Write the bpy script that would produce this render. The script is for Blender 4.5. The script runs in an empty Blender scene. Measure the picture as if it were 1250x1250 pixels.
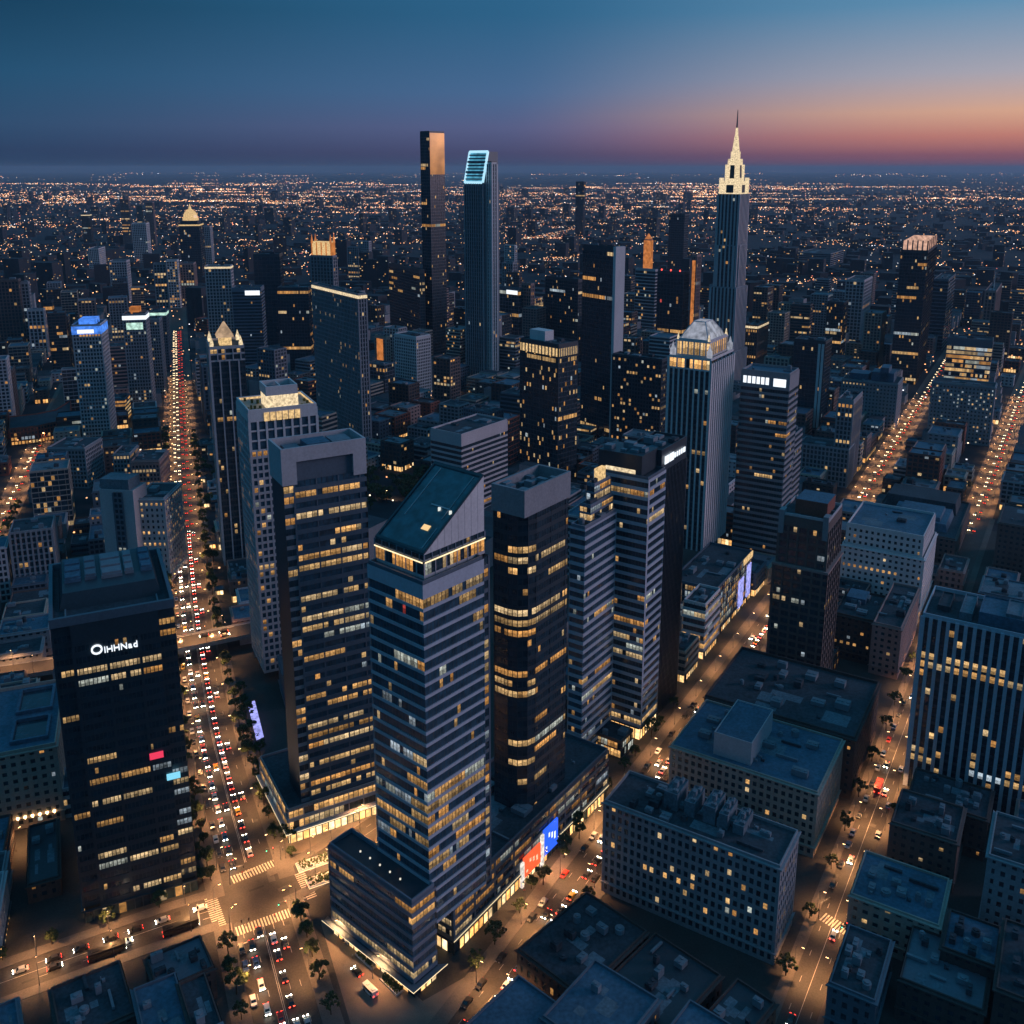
import bpy, math, random
import numpy as np
from mathutils import Vector

# ------------------------------------------------------------------ camera
scene = bpy.context.scene
COL = scene.collection
HC = 250.0                       # camera height above the streets, metres
FPX, PY0 = 1175.0, 480.0         # focal length and principal row, in units of a 1250 px wide frame
TH = math.radians(13.17)         # downward pitch
cam_d = bpy.data.cameras.new("camera")
cam = bpy.data.objects.new("camera", cam_d)
COL.objects.link(cam)
cam.location = (0, 0, HC)
cam.rotation_euler = (math.pi / 2 - TH, 0, 0)
cam_d.sensor_width = 36.0
cam_d.lens = 36.0 * FPX / 1250.0
cam_d.shift_y = -(625.0 - PY0) / 1250.0      # a view camera's lens fall: keeps the towers upright
cam_d.clip_start = 1.0
cam_d.clip_end = 120000.0
scene.camera = cam

# ------------------------------------------------------------------ sky, afterglow, exposure
GLOW_AZ = math.radians(52)       # where the sun went down, clockwise from the view axis
world = bpy.data.worlds.new("World")
scene.world = world
world.use_nodes = True
nt = world.node_tree
nt.nodes.clear()
N = nt.nodes.new
L = nt.links.new
out = N("ShaderNodeOutputWorld")
bg = N("ShaderNodeBackground")
tc = N("ShaderNodeTexCoord")
sep = N("ShaderNodeSeparateXYZ")
L(tc.outputs["Generated"], sep.inputs[0])
def mth(op, a, b=None, clamp=False):
    n = N("ShaderNodeMath"); n.operation = op; n.use_clamp = clamp
    for i, v in enumerate((a, b)):
        if v is None: continue
        if isinstance(v, (int, float)): n.inputs[i].default_value = v
        else: L(v, n.inputs[i])
    return n.outputs[0]
def s2l(h):
    h = h.lstrip('#')
    o = []
    for i in (0, 2, 4):
        c = int(h[i:i+2], 16) / 255
        o.append(c / 12.92 if c <= .04045 else ((c + .055) / 1.055) ** 2.4)
    return tuple(o)
def ramp(fac, stops):
    r = N("ShaderNodeValToRGB")
    el = r.color_ramp.elements
    while len(el) > 1: el.remove(el[0])
    el[0].position = stops[0][0]; el[0].color = (*s2l(stops[0][1]), 1)
    for p, c in stops[1:]:
        e = el.new(p); e.color = (*s2l(c), 1)
    L(fac, r.inputs[0])
    return r.outputs[0]
elev = mth('MULTIPLY', mth('MAXIMUM', sep.outputs[2], 0.0), 1.0)       # sin(elevation)
ev = mth('POWER', elev, 0.5)                                            # stretch the low sky
dark = ramp(ev, [(0, '#1f3550'), (.13, '#263f60'), (.20, '#294c6e'), (.29, '#1b4e70'), (.38, '#0b3c5a'), (.55, '#205c80'), (1, '#2f7ba2')])
midl = ramp(ev, [(0, '#34405f'), (.12, '#48486c'), (.20, '#565f89'), (.27, '#456893'), (.38, '#27628a'), (.55, '#28668c'), (1, '#2f7ba2')])
glow = ramp(ev, [(0, '#54405c'), (.11, '#8c5664'), (.17, '#c27c70'), (.225, '#d8a68c'), (.29, '#a8a5b2'), (.38, '#5e8fb2'), (.55, '#3f7ba0'), (1, '#2f7ba2')])
cx = mth('MULTIPLY', sep.outputs[0], math.sin(GLOW_AZ))
cy = mth('MULTIPLY', sep.outputs[1], math.cos(GLOW_AZ))
ca = mth('ADD', cx, cy)                                                 # cos of azimuth from the afterglow
def mixc(f, a, b):
    n = N("ShaderNodeMix"); n.data_type = 'RGBA'
    L(f, n.inputs[0]); L(a, n.inputs[6]); L(b, n.inputs[7])
    return n.outputs[2]
def smooth(v, a, b):
    n = N("ShaderNodeMapRange"); n.interpolation_type = 'SMOOTHSTEP'
    n.inputs[1].default_value = a; n.inputs[2].default_value = b
    L(v, n.inputs[0]); return n.outputs[0]
c1 = mixc(smooth(ca, .10, .74), dark, midl)
c2 = mixc(smooth(ca, .60, .94), c1, glow)
SUN_EL = math.radians(1.0)
sky = N("ShaderNodeTexSky")
sky.sky_type = 'NISHITA'
sky.sun_disc = False
sky.sun_elevation = math.radians(-3.0)
sky.sun_rotation = GLOW_AZ
add = N("ShaderNodeMix"); add.data_type = 'RGBA'; add.blend_type = 'ADD'
add.inputs[0].default_value = 0.05
L(c2, add.inputs[6]); L(sky.outputs[0], add.inputs[7])
L(add.outputs[2], bg.inputs[0])
bg.inputs[1].default_value = 1.0
L(bg.outputs[0], out.inputs[0])

sun_d = bpy.data.lights.new("afterglow_sun", 'SUN')
sun_d.energy = 0.95
sun_d.angle = math.radians(25)
sun_d.color = (1.0, .76, .95)
sun = bpy.data.objects.new("afterglow_sun", sun_d)
COL.objects.link(sun)
ga, ge = math.radians(86), math.radians(14)
sun.rotation_euler = Vector((-math.sin(ga)*math.cos(ge), -math.cos(ga)*math.cos(ge), -math.sin(ge))).to_track_quat('-Z', 'Y').to_euler()

scene.view_settings.view_transform = 'Standard'
scene.view_settings.look = 'None'
scene.view_settings.exposure = 0.0
scene.view_settings.gamma = 1.0
scene.render.engine = 'CYCLES'
cy_ = scene.cycles
cy_.max_bounces = 5
cy_.diffuse_bounces = 2
cy_.glossy_bounces = 3
cy_.transmission_bounces = 2
cy_.volume_bounces = 1
cy_.sample_clamp_indirect = 1.5
cy_.sample_clamp_direct = 0
cy_.use_denoising = True
cy_.caustics_reflective = False
cy_.caustics_refractive = False
cy_.volume_step_rate = 1
cy_.pixel_filter_type = 'BLACKMAN_HARRIS'

# ------------------------------------------------------------------ picture geometry
CT, ST = math.cos(TH), math.sin(TH)
def P(x, y, z=0.0):
    """world point at height z seen at (x, y) of the 1250 px photograph"""
    u, d = (x - 625) / FPX, (y - PY0) / FPX
    Z = -ST - CT * d
    t = (z - HC) / Z
    return Vector((u * t, (CT - ST * d) * t, z))
def Q(p):
    """world point -> photograph pixel"""
    X, Y, Z = p[0], p[1], p[2] - HC
    f = Y * CT - Z * ST
    return (625 + FPX * X / f, PY0 + FPX * (-(Y * ST + Z * CT)) / f)
def dirv(az):
    a = math.radians(az); return Vector((math.sin(a), math.cos(a)))
def height(yt, yb):
    return HC * (1 - (yt - 205.0) / (yb - 205.0))
def solve(n, d, h, x, lo=1.0, hi=400.0):
    """distance along d from n where the projected column equals x"""
    f = lambda s: Q((n[0] + d[0]*s, n[1] + d[1]*s, h))[0] - x
    a, b = lo, hi
    fa = f(a)
    for s in range(1, 400):
        b = s * 1.0
        if f(b) * fa < 0: break
    for _ in range(40):
        m = (a + b) / 2
        if f(m) * fa > 0: a = m
        else: b = m
    return (a + b) / 2
def fit(nc, h, az, Lx, Rx):
    """plan of a block: near top corner nc at height h; right wall runs along az, left wall along az-90"""
    n = P(nc[0], nc[1], h); n = Vector((n.x, n.y))
    dr, dl = dirv(az), dirv(az - 90)
    wr = Rx[1] if isinstance(Rx, tuple) else solve(n, dr, h, Rx)
    wl = Lx[1] if isinstance(Lx, tuple) else solve(n, dl, h, Lx)
    return [n, n + dr*wr, n + dr*wr + dl*wl, n + dl*wl]
def inset(poly, d):
    return offset(poly, -d)
def offset(poly, d):
    """mitred offset of a counter-clockwise plan, outwards for d > 0"""
    n = len(poly); o = []
    for i in range(n):
        a, b, c = poly[i-1], poly[i], poly[(i+1) % n]
        e1 = (b - a).normalized(); e2 = (c - b).normalized()
        n1 = Vector((e1.y, -e1.x)); n2 = Vector((e2.y, -e2.x))
        k = (n1 + n2)
        o.append(b + k * (d / max(.25, 1 + n1.dot(n2))))
    return o
def lerp2(poly, u0, u1, v0, v1):
    """sub-rectangle of a four-corner plan; u runs along the right wall, v along the left wall"""
    n, r, _, l = poly
    U, V = r - n, l - n
    return [n + U*u0 + V*v0, n + U*u1 + V*v0, n + U*u1 + V*v1, n + U*u0 + V*v1]
def cen(poly):
    c = Vector((0, 0))
    for p in poly: c = c + p
    return c / len(poly)
CAM2 = Vector((0, 0))
def visible_side(a, b):
    e = (b - a).normalized(); n = Vector((e.y, -e.x)); m = (a + b) / 2
    v = CAM2 - m
    return n.dot(v.normalized()) > -0.06

# ------------------------------------------------------------------ materials
MATS = {}
def newmat(name):
    m = bpy.data.materials.new(name); m.use_nodes = True
    m.node_tree.nodes.clear(); MATS[name] = m
    return m, m.node_tree
def wallmat(name, col, rough=.75, var=.35, scale=.08, metal=0.0, spec=.3):
    m, t = newmat(name)
    n, l = t.nodes.new, t.links.new
    o = n("ShaderNodeOutputMaterial"); b = n("ShaderNodeBsdfPrincipled")
    b.inputs["Roughness"].default_value = rough; b.inputs["Metallic"].default_value = metal
    b.inputs["Specular IOR Level"].default_value = spec
    tx = n("ShaderNodeTexCoord"); mp = n("ShaderNodeMapping"); mp.inputs[3].default_value = (1, 1, .35)
    l(tx.outputs["Object"], mp.inputs[0])
    no = n("ShaderNodeTexNoise"); no.inputs["Scale"].default_value = scale; no.inputs["Detail"].default_value = 6
    no.inputs["Roughness"].default_value = .65
    l(mp.outputs[0], no.inputs[0])
    no2 = n("ShaderNodeTexNoise"); no2.inputs["Scale"].default_value = scale * 14; no2.inputs["Detail"].default_value = 4
    l(tx.outputs["Object"], no2.inputs[0])
    ad = n("ShaderNodeMath"); ad.operation = 'ADD'; l(no.outputs[0], ad.inputs[0]); l(no2.outputs[0], ad.inputs[1])
    mr = n("ShaderNodeMapRange"); mr.inputs[1].default_value = .55; mr.inputs[2].default_value = 1.45
    mr.inputs[3].default_value = 1 - var; mr.inputs[4].default_value = 1 + var
    l(ad.outputs[0], mr.inputs[0])
    oi = n("ShaderNodeObjectInfo")
    mr2 = n("ShaderNodeMapRange"); mr2.inputs[3].default_value = .85; mr2.inputs[4].default_value = 1.15
    l(oi.outputs["Random"], mr2.inputs[0])
    vm = n("ShaderNodeVectorMath"); vm.operation = 'SCALE'; vm.inputs[0].default_value = col
    l(mr.outputs[0], vm.inputs[3])
    l(vm.outputs[0], b.inputs["Base Color"])
    l(b.outputs[0], o.inputs[0])
    return m
wallmat("white_stone", (.62, .60, .62), .7, .2)
wallmat("pale_concrete", (.46, .44, .47), .75, .22)
wallmat("grey_concrete", (.26, .27, .30), .8, .3)
wallmat("beige_stone", (.36, .32, .28), .8, .3)
wallmat("brown_stone", (.13, .10, .095), .8, .35)
wallmat("pink_stone", (.30, .21, .20), .8, .3)
wallmat("red_brick", (.22, .08, .06), .85, .35)
wallmat("dark_brick", (.075, .06, .058), .85, .4)
wallmat("dark_metal", (.030, .048, .064), .4, .3, spec=.5)
wallmat("blue_metal", (.16, .20, .26), .45, .2, spec=.5)
wallmat("band_metal", (.42, .46, .54), .5, .2, spec=.4)
wallmat("slate_metal", (.10, .135, .175), .45, .25, spec=.5)
wallmat("roof_felt", (.042, .058, .074), .85, .75, .06)
wallmat("roof_blue", (.055, .125, .19), .6, .6, .06)
wallmat("roof_pale", (.12, .17, .21), .7, .6, .08)
wallmat("plant_metal", (.17, .21, .25), .5, .35, .3)
wallmat("pavement", (.13, .115, .105), .85, .35, .15)
wallmat("asphalt", (.055, .050, .047), .6, .5, .12)
wallmat("asphalt_dark", (.028, .027, .028), .55, .4, .3)
wallmat("asphalt_pale", (.095, .088, .080), .7, .4, .3)
wallmat("plaza_paving", (.17, .14, .12), .75, .3, .2)
wallmat("paint", (.48, .45, .40), .7, .6, .5)
wallmat("pole_metal", (.10, .10, .11), .5, .2, 1)
wallmat("bark", (.06, .045, .03), .9, .3, 2)
wallmat("leaf", (.05, .075, .03), .8, .5, .6)
wallmat("far_ground", (.022, .030, .040), .95, .6, .004)
wallmat("block_ground", (.055, .053, .052), .85, .4, .1)
wallmat("far_block", (.032, .038, .050), .8, .5, .02)
wallmat("tyre", (.02, .02, .02), .8, .1)
for nm, c in (("car_white", (.7, .7, .7)), ("car_silver", (.38, .39, .40)), ("car_black", (.02, .02, .022)), ("car_red", (.42, .03, .02)),
              ("car_blue", (.04, .09, .22)), ("car_yellow", (.65, .38, .04)), ("bus_red", (.5, .04, .03))):
    wallmat(nm, c, .3, .06, .5, spec=.6)

def glassmat(name, col, rough=.12):
    m, t = newmat(name)
    n, l = t.nodes.new, t.links.new
    o = n("ShaderNodeOutputMaterial"); b = n("ShaderNodeBsdfPrincipled")
    b.inputs["Roughness"].default_value = rough
    b.inputs["Specular IOR Level"].default_value = .8
    tx = n("ShaderNodeTexCoord"); no = n("ShaderNodeTexNoise"); no.inputs["Scale"].default_value = .35
    l(tx.outputs["Object"], no.inputs[0])
    mr = n("ShaderNodeMapRange"); mr.inputs[1].default_value = .3; mr.inputs[2].default_value = .7
    mr.inputs[3].default_value = .55; mr.inputs[4].default_value = 1.45
    l(no.outputs[0], mr.inputs[0])
    vm = n("ShaderNodeVectorMath"); vm.operation = 'SCALE'; vm.inputs[0].default_value = col
    l(mr.outputs[0], vm.inputs[3]); l(vm.outputs[0], b.inputs["Base Color"])
    bu = n("ShaderNodeBump"); bu.inputs["Strength"].default_value = .04; bu.inputs["Distance"].default_value = .3
    l(no.outputs[0], bu.inputs["Height"]); l(bu.outputs[0], b.inputs["Normal"])
    l(b.outputs[0], o.inputs[0])
    return m
glassmat("glass_dark", (.018, .040, .058), .2)
glassmat("glass_blue", (.032, .080, .120), .2)
glassmat("glass_teal", (.03, .10, .13), .15)
glassmat("car_glass", (.01, .012, .015))

def emitmat(name, col=None, strength=1.0, sample=False, detail=None):
    """something that gives off light; col None reads the lamp colour stored per pane ('lit')"""
    m, t = newmat(name)
    n, l = t.nodes.new, t.links.new
    o = n("ShaderNodeOutputMaterial"); e = n("ShaderNodeEmission"); e.inputs[1].default_value = strength
    if col is None:
        a = n("ShaderNodeAttribute"); a.attribute_name = "lit"; src = a.outputs["Color"]
    else:
        r = n("ShaderNodeRGB"); r.outputs[0].default_value = (*col, 1); src = r.outputs[0]
    if detail:
        tx = n("ShaderNodeTexCoord"); no = n("ShaderNodeTexNoise"); no.inputs["Scale"].default_value = detail
        no.inputs["Detail"].default_value = 3
        l(tx.outputs["Object"], no.inputs[0])
        mr = n("ShaderNodeMapRange"); mr.inputs[1].default_value = .32; mr.inputs[2].default_value = .68
        mr.inputs[3].default_value = .5; mr.inputs[4].default_value = 1.3
        l(no.outputs[0], mr.inputs[0])
        vm = n("ShaderNodeVectorMath"); vm.operation = 'SCALE'; l(src, vm.inputs[0]); l(mr.outputs[0], vm.inputs[3]); src = vm.outputs[0]
    l(src, e.inputs[0])
    g = n("ShaderNodeBsdfGlossy"); g.inputs["Roughness"].default_value = .15; g.inputs["Color"].default_value = (.04, .04, .04, 1)
    ad = n("ShaderNodeAddShader"); l(e.outputs[0], ad.inputs[0]); l(g.outputs[0], ad.inputs[1])
    l(ad.outputs[0], o.inputs[0])
    m.cycles.emission_sampling = 'AUTO' if sample else 'NONE'
    return m
emitmat("lit_window", None, .86, False, 1.7)
emitmat("lit_shop", None, 1.0, True, .5)
emitmat("lit_sign", None, 1.0, False)
emitmat("lamp_glass", (1.0, .58, .25), 14, False)
emitmat("headlight", (1.0, .88, .68), 34, True)
emitmat("taillight", (1.0, .05, .03), 9, False)
emitmat("far_light", None, 1.0, False)

# ------------------------------------------------------------------ mesh helpers
class MB:
    def __init__(self, weld=False):
        self.v, self.f, self.m, self.c = [], [], [], []
        self.key = {} if weld else None
        self.anyc = False
    def vert(self, p):
        if self.key is not None:
            k = (round(p[0], 2), round(p[1], 2), round(p[2], 2))
            i = self.key.get(k)
            if i is None:
                i = self.key[k] = len(self.v); self.v.append((p[0], p[1], p[2]))
            return i
        self.v.append((p[0], p[1], p[2])); return len(self.v) - 1
    def face(self, pts, m=0, c=None):
        self.f.append([self.vert(p) for p in pts]); self.m.append(m)
        if c is not None: self.anyc = True
        self.c.append(c or (0, 0, 0))
    def prism(self, poly, z0, z1, m=0, mtop=None, top=True, bottom=False, c=None):
        n = len(poly)
        for i in range(n):
            a, b = poly[i], poly[(i+1) % n]
            self.face([(a[0], a[1], z0), (b[0], b[1], z0), (b[0], b[1], z1), (a[0], a[1], z1)], m, c)
        if top: self.face([(p[0], p[1], z1) for p in poly], m if mtop is None else mtop, c)
        if bottom: self.face([(p[0], p[1], z0) for p in reversed(poly)], m, c)
    def frustum(self, pa, pb, z0, z1, m=0, top=True, c=None):
        n = len(pa)
        for i in range(n):
            j = (i+1) % n
            self.face([(pa[i][0], pa[i][1], z0), (pa[j][0], pa[j][1], z0), (pb[j][0], pb[j][1], z1), (pb[i][0], pb[i][1], z1)], m, c)
        if top: self.face([(p[0], p[1], z1) for p in pb], m, c)
    def ring(self, poly, d, z0, z1, m=0):
        """parapet of thickness d standing inside the plan"""
        q = inset(poly, d); n = len(poly)
        for i in range(n):
            j = (i+1) % n
            a, b, c, e = poly[i], poly[j], q[j], q[i]
            self.face([(a[0], a[1], z0), (b[0], b[1], z0), (b[0], b[1], z1), (a[0], a[1], z1)], m)
            self.face([(c[0], c[1], z0), (e[0], e[1], z0), (e[0], e[1], z1), (c[0], c[1], z1)], m)
            self.face([(a[0], a[1], z1), (b[0], b[1], z1), (c[0], c[1], z1), (e[0], e[1], z1)], m)
    def box(self, c, s, m=0, az=0, col=None):
        d, e = dirv(az), dirv(az + 90)      # d = local y, e = local x
        o = Vector((c[0], c[1]))
        poly = [o - e*s[0]/2 - d*s[1]/2, o + e*s[0]/2 - d*s[1]/2, o + e*s[0]/2 + d*s[1]/2, o - e*s[0]/2 + d*s[1]/2]
        self.prism(poly, c[2], c[2] + s[2], m, c=col, bottom=c[2] > .5)
    def tube(self, p, q, r0, r1, m=0, n=6, cap=True):
        p, q = Vector(p), Vector(q); d = (q - p).normalized()
        a = d.orthogonal().normalized(); b = d.cross(a)
        A = [p + (a*math.cos(t) + b*math.sin(t))*r0 for t in [2*math.pi*i/n for i in range(n)]]
        B = [q + (a*math.cos(t) + b*math.sin(t))*r1 for t in [2*math.pi*i/n for i in range(n)]]
        for i in range(n):
            j = (i+1) % n
            self.face([A[i], A[j], B[j], B[i]], m)
        if cap: self.face(B, m); self.face(list(reversed(A)), m)
    def build(self, name, mats, parent=None, org=(0, 0, 0), smooth_=False):
        me = bpy.data.meshes.new(name)
        ox, oy, oz = org[0], org[1], (org[2] if len(org) > 2 else 0)
        me.from_pydata([(x-ox, y-oy, z-oz) for x, y, z in self.v], [], self.f)
        for m in mats: me.materials.append(MATS[m] if isinstance(m, str) else m)
        if len(mats) > 1: me.polygons.foreach_set("material_index", self.m)
        if self.anyc:
            at = me.attributes.new("lit", 'FLOAT_COLOR', 'FACE')
            at.data.foreach_set("color", np.array([(*c, 1) for c in self.c], dtype=np.float32).ravel())
        if smooth_: me.polygons.foreach_set("use_smooth", [True]*len(self.f))
        me.update()
        o = bpy.data.objects.new(name, me)
        COL.objects.link(o)
        if parent is not None: o.parent = parent
        else: o.location = (ox, oy, oz)
        return o
def tag(o, label, cat, group=None, kind=None):
    if label: o['label'] = label
    if cat: o['category'] = cat
    if group: o['group'] = group
    if kind: o['kind'] = kind
    return o
def thing(name, label, cat, loc, group=None):
    o = bpy.data.objects.new(name, None); COL.objects.link(o)
    o.empty_display_size = .5
    o.location = (loc[0], loc[1], loc[2] if len(loc) > 2 else 0)
    return tag(o, label, cat, group)
def structure(o):
    o['kind'] = 'structure'; return o

# ------------------------------------------------------------------ lit rooms
WARM = [(.95, .50, .17), (.95, .58, .24), (.90, .42, .12), (.95, .66, .34)]
COOL = [(.62, .66, .58), (.50, .60, .68)]
class Lit:
    """which panes have their lights on: whole office floors in runs, single rooms here and there"""
    def __init__(self, seed, row=.1, fill=.8, spot=.03, run=(5, 14), cool=.12, power=.9, rows=None, red=0.0):
        self.r = random.Random(seed); self.row, self.fill, self.spot = row, fill, spot
        self.run, self.cool, self.power, self.rows, self.red = run, cool, power, rows, red
        self.fl = {}
    def floor(self, k, nf):
        if k not in self.fl:
            if self.rows is not None:
                f = self.rows.get(k, self.rows.get(k - nf, 0))
            else:
                f = self.fill if self.r.random() < self.row else 0
            self.fl[k] = (f, self.r.choice(WARM), self.r.uniform(.7, 1.15))
        return self.fl[k]
    def panes(self, k, nf, n):
        r = self.r
        f, base, pw = self.floor(k, nf)
        o = [None] * n
        i = 0
        while i < n:
            g = r.randint(*self.run)
            on = r.random() < f
            col = base if r.random() > .25 else r.choice(WARM)
            if r.random() < self.cool: col = r.choice(COOL)
            lvl = pw * r.uniform(.6, 1.2) * self.power
            for j in range(i, min(n, i + g)):
                if on and r.random() > .06:
                    w = lvl * r.uniform(.5, 1.25)
                    o[j] = tuple(c * w for c in col)
                elif r.random() < self.spot:
                    c2 = r.choice(WARM) if r.random() > self.cool else r.choice(COOL)
                    if r.random() < self.red: c2 = (1.0, .12, .10)
                    w = self.power * r.uniform(.35, 1.0)
                    o[j] = tuple(c * w for c in c2)
            i += g
        return o
DARK = lambda s: Lit(s, 0.02, .5, .01)

# ------------------------------------------------------------------ facades
STY = {
    'ribbon':  dict(fh=3.9, bay=1.5, sp=1.5, spd=.35, pier=0, pierd=0, every=1),
    'curtain': dict(fh=3.9, bay=1.6, sp=.7, spd=.12, pier=.16, pierd=.22, every=2),
    'fins':    dict(fh=3.8, bay=3.0, sp=1.1, spd=.15, pier=1.0, pierd=.6, every=1),
    'slimfins':dict(fh=3.8, bay=1.6, sp=.9, spd=.12, pier=.5, pierd=.5, every=1),
    'punched': dict(fh=3.6, bay=3.2, sp=1.8, spd=.34, pier=1.7, pierd=.36, every=1),
    'grid':    dict(fh=3.6, bay=2.8, sp=1.2, spd=.40, pier=.8, pierd=.46, every=1),
    'bays':    dict(fh=4.0, bay=1.5, sp=1.4, spd=.30, pier=1.1, pierd=.34, every=6),
}
def facade(root, poly, z0, z1, st, lit, wall, glass="glass_dark", top=0.0, rows='row', only=None, wname='cladding', spmat=None, litmat="lit_window", org=None):
    """glazing set back behind projecting floor bands and piers, on the walls that face the view"""
    st = dict(STY[st]) if isinstance(st, str) else st
    org = org if org is not None else root.location
    H = z1 - z0 - top
    nf = max(1, round(H / st['fh'])); fh = H / nf
    W = MB()
    near_ = cen(poly).length < 720
    offp = offset(poly, st['spd']) if st['spd'] else poly
    offq = offset(poly, st['pierd']) if st['pierd'] else poly
    n = len(poly)
    floors = [MB(weld=True) for _ in range(nf)]
    wins = []
    for i in range(n):
        j = (i+1) % n
        a, b = poly[i], poly[j]
        ln = (b - a).length
        if only is not None and i not in only: continue
        if not visible_side(a, b) or ln < 1.0:
            A, B = offp[i], offp[j]
            W.face([(A[0], A[1], z0), (B[0], B[1], z0), (B[0], B[1], z1), (A[0], A[1], z1)], 0)
            continue
        e = (b - a) / ln
        nb = max(1, round(ln / st['bay'])); bw = ln / nb
        A, B, AQ, BQ = offp[i], offp[j], offq[i], offq[j]
        for k in range(nf):
            zk = z0 + k * fh
            za, zb = zk + st['sp'], zk + fh
            # floor band
            W.face([(A[0], A[1], zk), (B[0], B[1], zk), (B[0], B[1], za), (A[0], A[1], za)], 1)
            W.face([(A[0], A[1], za), (B[0], B[1], za), (b[0], b[1], za), (a[0], a[1], za)], 1)
            W.face([(a[0], a[1], zk), (b[0], b[1], zk), (B[0], B[1], zk), (A[0], A[1], zk)], 1)
            ls = lit.panes(k, nf, nb)
            if near_ and rows != 'each':
                nm = Vector((e.y, -e.x)) * .06
                for q in range(1, nb):
                    if st['pier'] and q % st['every'] == 0: continue
                    p0, p1 = a + e*(bw*q - .12) + nm, a + e*(bw*q + .12) + nm
                    floors[k].face([(p0[0], p0[1], za), (p1[0], p1[1], za), (p1[0], p1[1], zb), (p0[0], p0[1], zb)], 2)
            for q in range(nb):
                p0, p1 = a + e*bw*q, a + e*bw*(q+1)
                col = ls[q]
                quad = [(p0[0], p0[1], za), (p1[0], p1[1], za), (p1[0], p1[1], zb), (p0[0], p0[1], zb)]
                if rows == 'each' and st['pier'] and q % st['every'] == 0:
                    wins.append((quad, col))
                elif rows == 'each':
                    wins.append((quad, col))
                else:
                    if col and near_:
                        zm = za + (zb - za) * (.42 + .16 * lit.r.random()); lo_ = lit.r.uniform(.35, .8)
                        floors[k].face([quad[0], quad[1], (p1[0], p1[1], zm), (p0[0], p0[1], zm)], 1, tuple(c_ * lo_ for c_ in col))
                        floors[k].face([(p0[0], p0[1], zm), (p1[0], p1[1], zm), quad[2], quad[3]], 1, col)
                    else: floors[k].face(quad, 1 if col else 0, col)
        zt = z1 - top
        if top > 0:
            W.face([(A[0], A[1], zt), (B[0], B[1], zt), (B[0], B[1], z1), (A[0], A[1], z1)], 0)
            W.face([(a[0], a[1], zt), (b[0], b[1], zt), (B[0], B[1], zt), (A[0], A[1], zt)], 0)
        if st['pier']:
            pw = st['pier']; nrm = Vector((e.y, -e.x)) * st['pierd']
            zt2 = zt - .03 if top > 0 else z1 - .03
            for q in range(0, nb + 1, st['every']):
                if q == 0: s0, s1, O0 = a, a + e*pw*.75, AQ
                elif q == nb: s0, s1, O0 = b - e*pw*.75, b, None
                else: s0, s1, O0 = a + e*(bw*q - pw/2), a + e*(bw*q + pw/2), None
                o0 = AQ if q == 0 else s0 + nrm
                o1 = BQ if q == nb else s1 + nrm
                W.face([(o0[0], o0[1], z0), (o1[0], o1[1], z0), (o1[0], o1[1], zt2), (o0[0], o0[1], zt2)], 0)
                if q > 0: W.face([(s0[0], s0[1], z0), (o0[0], o0[1], z0), (o0[0], o0[1], zt2), (s0[0], s0[1], zt2)], 0)
                if q < nb: W.face([(o1[0], o1[1], z0), (s1[0], s1[1], z0), (s1[0], s1[1], zt2), (o1[0], o1[1], zt2)], 0)
                W.face([(o0[0], o0[1], zt2), (o1[0], o1[1], zt2), (s1[0], s1[1], zt2), (s0[0], s0[1], zt2)], 0)
    W.build(wname, [wall, spmat or wall], root, org)
    if rows == 'each':
        wins.sort(key=lambda w: -abs(Q(w[0][0])[0]-Q(w[0][1])[0]) * abs(Q(w[0][0])[1]-Q(w[0][2])[1]))
        for quad, col in wins[:100]:
            m = MB(); m.face(quad, 1 if col else 0, col); m.build('window', [glass, litmat], root, org)
        if len(wins) > 100:
            m = MB()
            for quad, col in wins[100:]: m.face(quad, 1 if col else 0, col)
            o = m.build('window', [glass, litmat], root, org); o['kind'] = 'stuff'
    else:
        for m in floors:
            if m.f: m.build('window_row', [glass, litmat, 'dark_metal'], root, org)
    return nf, fh
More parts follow.
